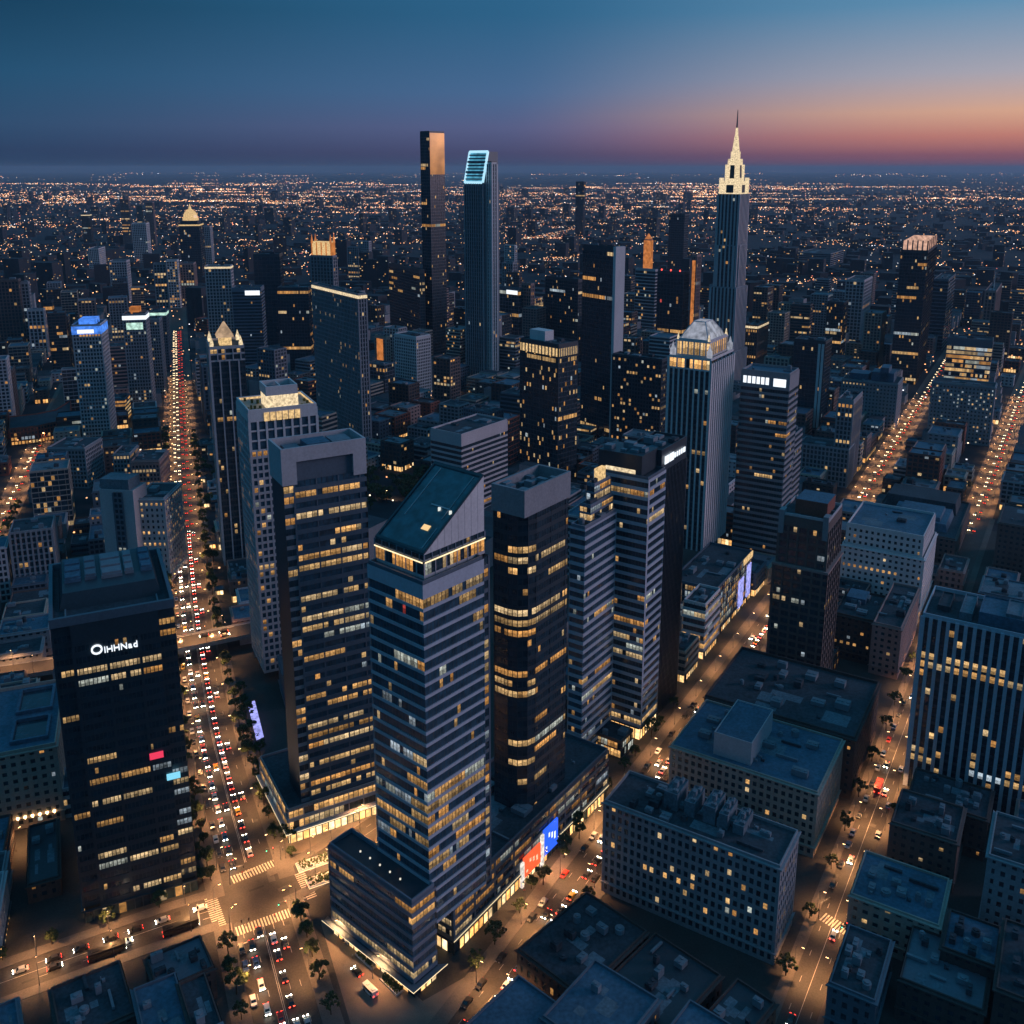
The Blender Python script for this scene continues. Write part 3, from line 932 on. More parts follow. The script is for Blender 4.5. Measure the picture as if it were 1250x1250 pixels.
for k in range(14):
    v_ = lerp2(p4, .04, .26, .05, .9) if k < 9 else lerp2(p4, .78, .95, .05, .9)
    a = v_[0] + (v_[1]-v_[0])*r_.random() + (v_[3]-v_[0])*r_.random(); m.box((a.x, a.y, h4), (1.0, 1.0, r_.uniform(.8, 2.0)), az=r_.uniform(0, 90))
part(m, 'terrace_planting', ['leaf'], t)
a, b = p4[0], p4[1]; e = (b-a).normalized(); nn = Vector((e.y, -e.x)); m = MB()
for k in range(6):
    p_ = a + (b-a)*(.22 + .09*k) + nn*.62; q_ = p_ + e*2.4; m.face([(p_.x, p_.y, h4 - 4.6), (q_.x, q_.y, h4 - 4.6), (q_.x, q_.y, h4 - .4), (p_.x, p_.y, h4 - .4)])
part(m, 'flood_panel', ['flood_warm'], t)

# --- slender spired tower
h5 = 145.5
p5 = fit((255.5, 426), h5, 70, ('m', 30), 298)
t = thing('spired_tower', 'slender dark tower with a lit pyramid spire and corner lamps beside the avenue', 'skyscraper', cen(p5)); note(p5, h5 + 20, 'the pyramid-spired tower')
facade(t, p5, 8, h5 - 8, dict(fh=3.8, bay=1.9, sp=1.2, spd=.1, pier=.75, pierd=.7, every=3), Lit(51, .03, .5, .035), 'pale_concrete', 'glass_dark', spmat='dark_metal')
pm = lerp2(p5, .32, .68, .3, .7)
facade(t, p5, h5 - 8, h5, dict(fh=4, bay=2.2, sp=1.0, spd=.2, pier=.6, pierd=.5, every=2), Lit(52, 1, .25, .1, (1, 2)), 'pale_concrete', wname='upper_wall')
roof(t, p5, h5, 1.2, 'pale_concrete', 'roof_felt', None, 3, 0)
m = MB(); m.prism(pm, h5, h5 + 5); part(m, 'lantern', ['flood_warm'], t)
m = MB(); q = offset(pm, 1.6); c_ = cen(q); m.frustum(q, [c_ + (p-c_)*.06 for p in q], h5 + 5, zat(c_, 392)); part(m, 'spire', ['spire_glow'], t)
m = MB(); m.tube((c_.x, c_.y, zat(c_, 392)), (c_.x, c_.y, zat(c_, 378)), .5, .15); part(m, 'mast', ['dark_metal'], t)
for (s, v) in ((.08, .1), (.92, .1), (.08, .9), (.92, .9)):
    a = p5[0] + (p5[1]-p5[0])*s + (p5[3]-p5[0])*v
    m = MB(); m.box((a.x, a.y, h5), (2.2, 2.2, 2.6), az=70); m.tube((a.x, a.y, h5+2.6), (a.x, a.y, h5 + 6.5), 1.3, .1, 0, 4); part(m, 'corner_turret', ['flood_cream'], t)
pan = fit((279, 612), 42, 70, ('m', 18), 297)
pan = [p for p in pan]
tower('hotel_block', 'narrow pinkish punched-window slab below the pyramid-spired tower on the avenue', 'building', fit((276, 618), 42, 66, ('m', 16), 297), 42, 'punched', Lit(54, 0, 0, .02), 'pink_stone', rows='each', units=2, seed=9)

# --- central wedge-roofed tower
CAZ = 41
h6 = zat(P(521, 1079, 34), 714)
p6 = fit((516, 714), h6, CAZ, 450, 598)
t = thing('wedge_tower', 'banded glass tower with a slanted teal roof and pale triangular gable', 'skyscraper', cen(p6)); note(p6, h6 + 20, 'the wedge-roofed tower')
mn = lerp2(p6, 0, .88, 0, 1); core = lerp2(p6, .88, 1, .02, 1)
zr = zat(p6[1], 583)
ly = [(740, .25), (752, .25), (830, .22), (868, .1), (1000, .6), (1012, .2), (1035, .5), (1050, .3)]
base_z = 18
rowsT = rows_by_y(p6[0], base_z, h6 - 4.5, 3.95, [(745, .7), (762, .25), (785, .25), (822, .5), (905, .2), (940, .35), (958, .2), (972, .5), (985, .9), (1000, .8), (1010, .55), (1022, .7), (1034, .6), (1048, .45), (1062, .3)], .04)
facade(t, mn, base_z, h6, dict(fh=3.95, bay=1.5, sp=1.0, spd=.35, pier=0, pierd=0, every=1), Lit(61, rows=rowsT, run=(2, 9), spot=.03, cool=.3, red=.06, power=.78), 'band_metal', 'glass_blue', top=4.5)
facade(t, core, base_z, h6, dict(fh=3.95, bay=3, sp=1.3, spd=.12, pier=.6, pierd=.2, every=1), Lit(62, 1, .62, .1, (1, 1), .05), 'slate_metal', wname='core_wall', only=[0, 1])
m = MB(); m.face([(p.x, p.y, h6 - .05) for p in inset(mn, .3)]); m.ring(offset(mn, .02), .5, h6 - 1, h6 + 1.0)
part(m, 'terrace', ['slate_metal'], t)
up = lerp2(p6, .10, 1.0, .10, 1.0)
zl0, zl1 = h6, h6 + 5.0
zlow = zat(up[0], 678)
facade(t, up, zl0 + .1, zl1, dict(fh=4.9, bay=1.5, sp=1.0, spd=.1, pier=.3, pierd=.25, every=3), Lit(63, 1, .72, .3, (1, 3), .08, 1.05), 'pale_concrete', wname='lantern_wall', only=[0, 3])
m = MB()
for k, i in enumerate((0, 3)):
    a, b = up[i], up[(i+1) % 4]; e = (b-a).normalized(); nn = Vector((e.y, -e.x))*.5
    m.face([(a.x+nn.x, a.y+nn.y, zl1), (b.x+nn.x, b.y+nn.y, zl1), (b.x+nn.x, b.y+nn.y, zl1 + .45), (a.x+nn.x, a.y+nn.y, zl1+.45)])
part(m, 'edge_light', ['edge_light'], t)
facade(t, up, zl1 + .45, zlow, dict(fh=4, bay=1.6, sp=.5, spd=.12, pier=.28, pierd=.3, every=2), Lit(64, .0, 0, .05), 'blue_metal', 'glass_dark', wname='attic_wall', only=[0, 3])
# the wedge
n_, r_, rl, l_ = up
zg = lambda s: zlow + (zr - zlow) * s
m = MB()
m.face([(n_.x, n_.y, zlow), (r_.x, r_.y, zlow), (r_.x, r_.y, zr)])
part(m, 'gable', ['white_stone'], t)
m = MB()
for k in range(1, 9):
    s = k / 9; a = n_ + (r_-n_)*s; e = (r_-n_).normalized(); nn = Vector((e.y, -e.x))*.04
    m.prism([a + nn*.6, a + e*.08 + nn*.6, a + e*.08, a][::-1], zlow, zg(s) - .1)
part(m, 'gable_seams', ['grey_concrete'], t)
m = MB(); m.face([(rl.x, rl.y, zl0), (l_.x, l_.y, zl0), (l_.x, l_.y, zlow), (rl.x, rl.y, zr)]); m.face([(r_.x, r_.y, zl0), (rl.x, rl.y, zl0), (rl.x, rl.y, zr), (r_.x, r_.y, zr)])
part(m, 'back_wall', ['slate_metal'], t)
m = MB()
def slope(s, v, dz=0.0):
    a = n_ + (r_-n_)*s + (l_-n_)*v; return (a.x, a.y, zg(s) + dz)
m.face([slope(0, 0), slope(1, 0), slope(1, 1), slope(0, 1)])
part(m, 'slanted_roof', ['glass_teal'], t)
m = MB()
for (s0, s1, v0, v1, mt) in ((0, 1, 0, .035, 1), (0, 1, .965, 1, 1), (.965, 1, .035, .965, 1), (0, .03, .035, .965, 1), (.33, .95, .80, .812, 0), (.05, .3, .1, .112, 0), (.52, .535, .12, .5, 0), (.4, .95, .14, .148, 0)):
    d = .5 if mt else .3
    m.face([slope(s0, v0, d), slope(s1, v0, d), slope(s1, v1, d), slope(s0, v1, d)], mt)
    m.face([slope(s0, v0, .02), slope(s1, v0, .02), slope(s1, v0, d), slope(s0, v0, d)], mt)
    m.face([slope(s1, v1, .02), slope(s0, v1, .02), slope(s0, v1, d), slope(s1, v1, d)], mt)
part(m, 'roof_trim', ['pale_concrete', 'dark_metal'], t)
m = MB(); a = slope(.24, .22); b = slope(.24, .36); c = slope(.30, .36); d = slope(.30, .22)
m.face([(p[0], p[1], p[2] + .25) for p in (a, d, c, b)], 0, (1.0, .66, .3)); part(m, 'skylight', ['lit_sign'], t)
for (s, v) in ((.5, .3), (.5, .08)):
    a = slope(s, v); m = MB(); m.box((a[0], a[1], a[2] - .3), (.8, .8, 1.0), col=(.8, .85, .8)); part(m, 'roof_lamp', ['lit_sign'], t)

# podium of the wedge tower
hp = 34
pA = fit((502.6, 1103), hp, CAZ, 402, 530)
facade(t, pA, 5.4, hp, dict(fh=3.9, bay=1.5, sp=1.45, spd=.4, pier=0, pierd=0, every=1),
       Lit(65, rows={0: .85, 1: .2, 2: .06, 5: .6, 6: .5}, run=(4, 12), spot=.01, cool=.12), 'blue_metal', 'glass_blue', wname='podium_wall', top=1.2)
roof(t, pA, hp, 1.2, 'blue_metal', 'dark_metal', .3, 6, 0)
note(pA, hp)
shopfront(t, pA, 0, 5.4, 66, 2.2, .9, sides=[0, 3])
HB = 21.5
pB0 = fit((553, 1097), HB, 35.5, ('m', 34), 742)
facade(t, pB0, 5.4, HB, dict(fh=3.8, bay=1.6, sp=1.4, spd=.4, pier=.9, pierd=.3, every=7),
       Lit(67, row=.9, fill=.5, run=(3, 8), spot=.05, cool=.2), 'slate_metal', wname='podium_wall', top=.8)
roof(t, pB0, HB, 1.1, 'slate_metal', 'roof_felt', .3, 7, 12)
note(pB0, HB)
shopfront(t, pB0, 0, 5.4, 68, 2.4, .8, sides=[0, 3])
m = MB(); cpy = []
for q_, ii in ((pA, (3, 0)),):
    q = offset(q_, 2.6)
    for i in ii:
        a, b, c, d = q[i], q[(i+1) % 4], q_[(i+1) % 4], q_[i]
        m.prism([a, b, c, d], 4.9, 5.35, bottom=True)
part(m, 'canopy', ['slate_metal'], t)
m = MB(); q = offset(pA, 2.66)
for i in (3, 0):
    a, b = q[i], q[(i+1) % 4]; m.face([(a.x, a.y, 4.98), (b.x, b.y, 4.98), (b.x, b.y, 5.28), (a.x, a.y, 5.28)])
q = offset(pB0, .6)
a, b = q[0], q[1]; m.face([(a.x, a.y, 5.45), (b.x, b.y, 5.45), (b.x, b.y, 5.75), (a.x, a.y, 5.75)])
part(m, 'edge_light', ['edge_light'], t)
for k in range(5):
    a = pA[0] + (pA[3]-pA[0])*(.22 + .12*k) + (pA[1]-pA[0])*.35
    m = MB(); m.tube((a.x, a.y, hp), (a.x, a.y, hp + 1.6), .06, .05); m.box((a.x, a.y, hp + 1.6), (.5, .5, .4), col=(.9, .85, .7)); part(m, 'terrace_lamp', ['lit_sign'], t)
# coloured shop screens along the street side
e = (pB0[1]-pB0[0]).normalized(); nn = Vector((e.y, -e.x)); wB = (pB0[1]-pB0[0]).length
for (x0, x1, y, zz0, zz1, mat, lbl) in ((640, 660, 1075, 3.0, 11, 'sign_red', 'glowing red screen on the podium'), (664, 681, 1050, 3.6, 14.5, 'sign_deepblue', 'glowing blue screen on the podium')):
    s0 = solve(pB0[0] + nn*1.0, e, 6, x0); s1 = solve(pB0[0] + nn*1.0, e, 6, x1)
    a, b = pB0[0] + nn*1.0 + e*s0, pB0[0] + nn*1.0 + e*s1
    m = MB(); m.prism([a, b, b - nn*.7, a - nn*.7], zz0, zz1, bottom=True); o = part(m, 'screen', [mat], t); o['label'] = lbl
    for k_ in range(4):
        f0_ = .12 + .2*k_; p_, q_ = a + (b-a)*f0_ + nn*.06, a + (b-a)*(f0_ + .1) + nn*.06; zA = zz0 + (zz1-zz0)*(.2 + .13*((k_*7) % 4)); zB = zA + (zz1-zz0)*(.12 + .05*k_)
        m = MB(); m.prism([p_, q_, q_ - nn*.03, p_ - nn*.03], zA, zB, bottom=True); part(m, 'screen_patch', ['flood_cream' if 'red' in mat else 'sign_white'], t)
    m = MB(); c_, d_ = a - e*1.6, a - e*.1; m.prism([c_ + nn*.2, d_ + nn*.2, d_ - nn*.7, c_ - nn*.7], 0.05, zz1 - 1, bottom=True, c=(1.0, .9, .8)); part(m, 'lit_pylon', ['lit_shop'], t)

# --- black glass tower with a plain concrete crown behind it
h7 = 145
p7 = fit((640.4, 600), h7, 37, 599.6, 696.8)
t = thing('office_tower', 'black glass tower with rounded corner under a flat grey crown', 'office tower', cen(p7)); note(p7, h7 + 1, 'the black rounded-corner tower')
zc = zat(p7[0], 633)
U, V = (p7[1]-p7[0]), (p7[3]-p7[0]); ul, vl = U.length, V.length; ud, vd = U.normalized(), V.normalized()
bw = inset(p7, .6)
ch = 7.0; cc_ = []
for k in range(5):
    a_ = math.pi/2 * k / 4
    cc_.append(bw[0] + ud*ch*(1 - math.cos(math.pi/2 - a_ )) * 1.0 + vd*ch*(1 - math.sin(math.pi/2 - a_)) )
# arc from the left wall round to the right wall
arc = [bw[0] + ud*(ch*(1 - math.cos(a_))) + vd*(ch*(1 - math.sin(a_))) for a_ in [0, math.pi/6, math.pi/3, math.pi/2]]
p7b = arc + [bw[1], bw[2], bw[3]]
zb7 = 18
rw = rows_by_y(p7[0], zb7, zc, 3.9, [(668, .15), (682, .35), (692, .65), (700, .2), (752, .95), (764, .98), (775, .98), (788, .9), (838, .85), (850, .5), (862, .75), (918, .75), (930, .35), (945, .6), (960, .3)], .02)
facade(t, p7b, zb7, zc, dict(fh=3.9, bay=1.5, sp=1.55, spd=.12, pier=.3, pierd=.2, every=6), Lit(71, rows=rw, run=(5, 14), spot=.02, power=1.05, cool=.05), 'dark_metal')
m = MB(); m.ring(p7, .9, zc, h7); m.face([(p.x, p.y, h7 - 4) for p in inset(p7, .85)], 1); m.face([(p.x, p.y, zc) for p in reversed(p7)], 0)
part(m, 'crown', ['grey_concrete', 'roof_felt'], t)
r_ = random.Random(77)
for k in range(12):
    a = p7[0] + U*r_.uniform(.12, .88) + V*r_.uniform(.12, .88); m = MB(); s_ = r_.uniform(1.6, 4.5)
    m.box((a.x, a.y, h7 - 3.98), (s_, r_.uniform(1.6, 4), r_.uniform(1.2, 3.6)), az=37); part(m, 'roof_unit', ['plant_metal' if k % 2 else 'roof_pale'], t)

# --- stepped glass tower
h8 = 108
p8 = fit((714, 646), h8, 35, 697, 751.5)
t = thing('stepped_tower', 'narrow blue banded tower stepping back in lit terraces to the right of the black one', 'office tower', cen(p8)); note(p8, h8, 'the stepped banded tower')
facade(t, p8, 6, h8, 'ribbon', Lit(81, .26, .5, .03, (3, 8), .45, .9), 'band_metal', 'glass_blue', top=1.0)
roof(t, p8, h8, 1.2, 'blue_metal', 'dark_metal', .4, 3, 2)
zz = h8
for k, (u0, v0, dz) in enumerate(((.28, .25, 7), (.48, .45, 7.5))):
    q = lerp2(p8, u0, 1, v0, 1)
    facade(t, q, zz + .1, zz + dz, dict(fh=3.6, bay=1.5, sp=.9, spd=.3, pier=0, pierd=0, every=1), Lit(82 + k, 1, .8, .2, (3, 6), .1, 1.2), 'blue_metal', wname='upper_wall')
    roof(t, q, zz + dz, .9, 'blue_metal', 'dark_metal', .3, 8, 1); zz += dz
q = lerp2(p8, .62, .86, .5, .8); m = MB(); m.ring(q, .7, zz, zz + 6); part(m, 'roof_lantern', ['flood_warm'], t)
shopfront(t, p8, 0, 6, 83, 1.8, .9)

# --- banded tower with a dark plant storey and its slab
h9 = 122.5
p9 = fit((791.3, 585.6), h9, 33, 725.6, 812)
t = thing('office_tower', 'tall dark banded tower with a lit slot below its dark rooftop plant storey', 'office tower', cen(p9)); note(p9, h9 + 9, 'the tower with the dark plant storey')
facade(t, p9, 6, h9, dict(fh=3.9, bay=1.6, sp=1.5, spd=.35, pier=1.5, pierd=.4, every=40), Lit(91, .3, .55, .05, (3, 8), .2, .95), 'band_metal', 'glass_dark', top=1.5)
roof(t, p9, h9, 1.0, 'slate_metal', 'dark_metal', .3, 5, 0)
q = lerp2(p9, .12, 1, .16, .97); m = MB(); m.prism(q, h9, h9 + 9); part(m, 'plant_storey', ['dark_metal'], t)
m = MB(); q2 = offset(q, .1); a, b = q2[3], q2[0]; e = (b-a)
a2, b2 = a + e*.18, a + e*.86
m.face([(a2.x, a2.y, h9 + .6), (b2.x, b2.y, h9 + .6), (b2.x, b2.y, h9 + 2.4), (a2.x, a2.y, h9 + 2.4)]); part(m, 'lit_slot', ['flood_cream'], t)
U9, V9 = q[1]-q[0], q[3]-q[0]
r_ = random.Random(95)
for k in range(7):
    a = q[0] + U9*r_.uniform(.15, .85) + V9*r_.uniform(.12, .88); m = MB(); m.box((a.x, a.y, h9 + 9), (r_.uniform(2, 5), r_.uniform(2, 5), r_.uniform(.8, 2.4)), az=33); part(m, 'roof_unit', ['plant_metal'], t)
shopfront(t, p9, 0, 6, 92, 2.2, .9)
p9b = [p9[1] + (p9[1]-p9[0]).normalized()*.4 + (p9[3]-p9[0])*.08]
d_ = dirv(33); l9 = dirv(33-90)
w_ = solve(p9b[0], d_, h9 + 6, 838); p9b = [p9b[0], p9b[0] + d_*w_, p9b[0] + d_*w_ + l9*16, p9b[0] + l9*16]
tb = tower('office_slab', 'thin dark glass slab with white lit letters tucked behind the banded tower with the lit slot', 'office tower', p9b, h9 + 7, 'slimfins', Lit(96, .05, .4, .02), 'dark_metal', top=9, units=2, seed=96, glass='glass_dark')
a, b = p9b[0], p9b[1]; e = (b-a).normalized(); nn = Vector((e.y, -e.x)); wl = (b-a).length
for k, (s, w2) in enumerate(((.08, .16), (.27, .16), (.46, .05), (.55, .05), (.64, .05), (.73, .05), (.82, .08))):
    p_ = a + e*wl*s + nn*.55; q_ = p_ + e*wl*w2; m = MB(); m.prism([p_, p_ + nn*.25, q_ + nn*.25, q_][::-1], h9 + (1.2 if k < 2 else 1.7), h9 + (4.8 if k < 2 else 4.0), bottom=True); part(m, 'sign_block', ['sign_white'], tb)

# --- white finned tower with lit crown
h10 = 140
p10 = fit((868, 440), h10, 32, 817, 895)
t = thing('crowned_tower', 'white-ribbed tower with glowing arched windows and a glass pyramid crown', 'skyscraper', cen(p10)); note(p10, h10 + 20, 'the white-ribbed crowned tower')
facade(t, p10, 20, h10 - 7, dict(fh=3.8, bay=3.2, sp=1.2, spd=.1, pier=1.0, pierd=.7, every=1), Lit(101, .14, .35, .04, (2, 5), .05), 'white_stone', 'glass_dark', only=[3, 2, 1], spmat='dark_metal')
facade(t, p10, 20, h10 - 2, dict(fh=3.8, bay=3.4, sp=2.6, spd=.15, pier=1.5, pierd=1.0, every=1), Lit(102, .0, 0, .004), 'white_stone', 'glass_blue', only=[0], spmat='grey_concrete')
facade(t, p10, h10 - 7, h10, dict(fh=7, bay=2.6, sp=1.0, spd=.4, pier=.8, pierd=.75, every=2), Lit(103, 1, .95, .5, (4, 9), 0, 1.4), 'white_stone', only=[3], wname='loggia_wall')
roof(t, p10, h10, 1.0, 'white_stone', 'roof_felt', None, 4, 0)
q = lerp2(p10, .12, .92, .12, .9)
facade(t, q, h10 + .1, h10 + 10, dict(fh=9.9, bay=1.8, sp=1.2, spd=.5, pier=.7, pierd=.6, every=2), Lit(104, 1, 1, 1, (6, 9), 0, 1.35), 'white_stone', wname='crown_wall', top=1.0)
roof(t, q, h10 + 10, .8, 'white_stone', 'roof_felt', None, 4, 0)
q = inset(q, 1.6); c_ = cen(q); qt = [c_ + (p-c_)*.42 for p in q]; qm = [c_ + (p-c_)*.86 for p in q]
m = MB(); m.frustum(q, qm, h10 + 10, h10 + 13.5, top=False); m.frustum(qm, qt, h10 + 13.5, h10 + 20); part(m, 'crown_glass', ['crown_glow'], t)
m = MB()
for i in range(4):
    for (A_, B_, za, zb_) in ((q, qm, h10 + 10, h10 + 13.5), (qm, qt, h10 + 13.5, h10 + 20)):
        m.tube((A_[i].x, A_[i].y, za), (B_[i].x, B_[i].y, zb_), .35, .35)
    m.tube((qt[i].x, qt[i].y, h10 + 20), (qt[(i+1) % 4].x, qt[(i+1) % 4].y, h10 + 20), .35, .35)
part(m, 'crown_frame', ['white_stone'], t)
for i in range(4):
    a = offset(q, 1.0)[i]; m = MB(); m.tube((a.x, a.y, h10 + 10), (a.x, a.y, h10 + 14), .9, .15); part(m, 'corner_lamp', ['flood_cream'], t)
    a = inset(p10, 1.6)[i]; m = MB(); m.box((a.x, a.y, h10), (2.6, 2.6, 5), 0, 32); m.tube((a.x, a.y, h10 + 5), (a.x, a.y, h10 + 9), 1.4, .1, 0, 4); part(m, 'pinnacle', ['crown_glow'], t)

# --- horizontally banded tower with a white lit sign
h11 = 127.5
p11 = fit((964, 458), h11, 31, 906, 975)
t = thing('office_tower', 'horizontally banded grey office tower with a glowing white sign along its top', 'office tower', cen(p11)); note(p11, h11, 'the white-sign banded tower')
facade(t, p11, 0, h11, dict(fh=3.9, bay=1.6, sp=1.7, spd=.5, pier=0, pierd=0, every=1), Lit(111, .22, .5, .03, (3, 9), .15, .8), 'grey_concrete', 'glass_dark', top=10)
roof(t, p11, h11, 1.0, 'grey_concrete', 'roof_blue', .3, 5, 3)
a, b = p11[3], p11[0]; e = (b-a).normalized(); nn = Vector((e.y, -e.x)); wl = (b-a).length
for k in range(7):
    s, w2 = (.04 + .095*k, .07) if k < 6 else (.68, .26)
    p_ = a + e*wl*s + nn*.55; q_ = p_ + e*wl*w2; m = MB(); m.prism([p_, q_, q_ - nn*.3, p_ - nn*.3], h11 - (7.5 if k < 6 else 8), h11 - 3, bottom=True); part(m, 'sign_block', ['sign_white'], t)
p11w = [p11[1] + dirv(31)*.3, p11[1] + dirv(31)*20, p11[1] + dirv(31)*20 + dirv(-59)*22, p11[1] + dirv(31)*.3 + dirv(-59)*22]
facade(t, p11w, 0, 84, 'ribbon', Lit(112, .15, .5, .02), 'grey_concrete', wname='wing_wall'); roof(t, p11w, 84, 1, 'grey_concrete', 'roof_felt', None, 5, 1); note(p11w, 84)

# --- brown masonry tower
h12 = 92.5
p12 = fit((1012, 638), h12, 31, 952, 1028)
t = thing('masonry_tower', 'brown masonry tower with a dull red penthouse between the two streets', 'tower', cen(p12)); note(p12, h12 + 8, 'the brown masonry tower')
zs_ = zat(p12[0], 700)
facade(t, offset(p12, 1.2), 4, zs_, dict(fh=3.7, bay=2.2, sp=1.4, spd=.15, pier=1.0, pierd=.5, every=2), Lit(121, .06, .4, .035, (1, 4)), 'brown_stone', 'glass_dark')
m = MB(); m.ring(offset(p12, 1.9), 1.8, zs_, zs_ + 1.1); part(m, 'ledge', ['pink_stone'], t)
facade(t, p12, zs_ + .1, h12, dict(fh=3.7, bay=2.2, sp=1.4, spd=.15, pier=1.0, pierd=.5, every=2), Lit(122, .06, .4, .035, (1, 4)), 'brown_stone', 'glass_dark', top=5, wname='upper_wall', spmat='brown_stone')
roof(t, p12, h12, 1.2, 'pale_concrete', 'roof_felt', None, 5, 1)
q = lerp2(p12, .2, .8, .1, .75); m = MB(); m.prism(q, h12, h12 + 7, mtop=1); part(m, 'penthouse', ['red_brick', 'roof_blue'], t)
for v in (.0, .9):
    qq = lerp2(p12, -.03, .16, v, v + .11); m = MB(); m.prism(qq, h12 - 9, h12 + 2.5); part(m, 'corner_turret', ['grey_concrete'], t)
shopfront(t, offset(p12, 1.2), 0, 4, 123, .9, .5)

# --- finned office block on the right
h13 = 76.5
p13 = fit((1330, 796), h13, 31.5, 1126.5, ('m', 30))
t = tower('finned_block', 'wide blue-grey office block with vertical fins at the right edge', 'office building', p13, h13, dict(fh=3.9, bay=3.2, sp=1.1, spd=.12, pier=1.35, pierd=.8, every=1),
          Lit(131, rows={15: .45, 14: .9, 13: .25, 6: .2, 4: .7, 3: .8}, run=(1, 4), spot=.03, cool=.05, power=1.05), 'band_metal', units=0, drop=.4, words='the finned office block', spmat='dark_metal')
for (u0, u1, v0, v1, hh, mat) in ((.15, .75, .38, .66, 4.2, 'roof_blue'), (.2, .7, .4, .5, 5.2, 'roof_pale'), (.15, .8, .70, .78, 2.5, 'roof_pale'), (.2, .6, .05, .3, 4.0, 'plant_metal'), (.3, .8, .85, .93, 1.5, 'roof_felt')):
    m = MB(); q = lerp2(p13, u0, u1, v0, v1); m.prism(q, h13 - .4, h13 + hh); m.ring(q, .4, h13 + hh, h13 + hh + .5); part(m, 'roof_unit', [mat], t)

# --- masonry slabs lower right
def slab(name, label, cat, nc, h, az, Lx, Rx, wall, seed, lit, words, st='punched', units=6, **k):
    p = fit(nc, h, az, Lx, Rx)
    t = tower(name, label, cat, p, h, st, lit, wall, rows='each', units=units, seed=seed, words=words, felt=k.pop('felt', 'roof_felt'), **k)
    return t, p
t, pm1 = slab('masonry_block', 'long pale masonry apartment block with a cluttered dark roof beside the diagonal street', 'apartment building', (952, 1060), 36, 32, 738, 974, 'grey_concrete', 141, Lit(141, 0, 0, .10, (1, 2), .02, 1.1), 'the long masonry block', st=dict(fh=3.6, bay=2.5, sp=1.35, spd=.3, pier=1.05, pierd=.34, every=1), units=12, par=1.0, usize=(1.5, 4))
for (v0, v1, hh) in ((.62, .70, 6), (.52, .58, 5), (.40, .47, 6), (.33, .38, 5), (.24, .30, 3)):
    q = lerp2(pm1, .42, .92, v0, v1); m = MB(); m.prism(q, 35.9, 36 + hh); m.ring(q, .3, 36 + hh, 36.4 + hh); part(m, 'stair_house', ['roof_pale'], t)
    for k_ in range(3):
        a = q[0] + (q[1]-q[0])*(.2 + .3*k_) + (q[3]-q[0])*(.3 + .2*(k_ % 2)); m = MB(); m.box((a.x, a.y, 36 + hh), (1.6 - .3*k_, 1.2 + .5*k_, 1.0 + .5*((k_*5) % 3)), 0, 32); m.tube((a.x, a.y, 36 + hh), (a.x, a.y, 38.4 + hh), .15, .15); part(m, 'roof_vent', ['plant_metal'], t)
t, pm2 = slab('masonry_block', 'pale masonry block with a tall blank rooftop box, second back from the lower edge', 'apartment building', (998, 969), 27, 31.5, 819, 1029, 'beige_stone', 151, Lit(151, 0, 0, .06, (1, 2), .02, 1.0), 'the block with the blank rooftop box', st=dict(fh=3.6, bay=2.7, sp=1.4, spd=.3, pier=1.2, pierd=.34, every=1), units=9, felt='roof_blue', par=.8)
q = lerp2(pm2, .1, .8, .46, .72); m = MB(); m.prism(q, 26.9, 36); m.ring(offset(q, .02), .3, 35.6, 36.6); m.face([(p.x, p.y, 36.05) for p in inset(q, .3)], 1); part(m, 'rooftop_box', ['pale_concrete', 'roof_blue'], t)
t, pm3 = slab('dark_block', 'long dark brick block with a nearly black roof below the brown masonry tower', 'building', (1043, 903), 27, 31, 861, 1073, 'dark_brick', 161, Lit(161, 0, 0, .05, (1, 2), .02, .9), 'the long dark brick block', units=8)
t, pm4 = slab('stone_block', 'pale stone office block with rows of lit square windows and a set-back top', 'office building', (1128, 684), 35, 31, 1028, 1143, 'white_stone', 171, Lit(171, rows={1: .8, 5: .1, 6: .45}, run=(1, 3), spot=.02, cool=.05, power=1.1), 'the pale stone office block', units=0)
pm4u = inset(pm4, 1.6)
facade(t, pm4u, 35.1, 47.5, 'punched', Lit(172, .35, .6, .05, (1, 3)), 'white_stone', wname='upper_wall', top=1.5)
roof(t, pm4u, 47.5, 1.2, 'white_stone', 'roof_blue', .3, 17, 3)
t, pm5 = slab('brick_block', 'pinkish stone block with a plain parapet in front of the pale stone office block', 'building', (1100, 769), 27, 31, 1066, 1122, 'pink_stone', 181, Lit(181, 0, 0, .03, (1, 2)), 'the pinkish stone block', units=4)
t, pm5b = slab('dark_block', 'dark square block with a blue roof deck at the foot of the brown masonry tower', 'building', (1066, 760), 24, 31, 1018, ('m', 34), 'dark_brick', 182, Lit(182, .3, .5, .05, (1, 3), .6, .7), 'the dark square block with a blue deck', units=3, felt='roof_felt')
q = lerp2(pm5b, .55, .9, .4, .9); m = MB(); m.prism(q, 24, 27); part(m, 'roof_deck', ['roof_blue'], t)
# theatre-like big roof
pm6 = fit((1166, 660), 18, 31, 1058, ('m', 80))
t = tower('theatre', 'broad low theatre with stepped blue roofs beyond the pale stone office block', 'theatre', pm6, 18, 'punched', Lit(191, 0, 0, .02), 'brown_stone', units=0, seed=191, words='the broad low theatre', felt='roof_felt')
for (u0, u1, v0, v1, hh, mat) in ((.15, .6, .12, .8, 5, 'roof_blue'), (.62, .97, .1, .95, 8, 'roof_felt'), (.2, .55, .2, .72, 7.5, 'roof_blue')):
    m = MB(); q = lerp2(pm6, u0, u1, v0, v1); m.frustum(q, inset(q, 1.2), 17.9, 18 + hh); part(m, 'upper_roof', [mat], t)
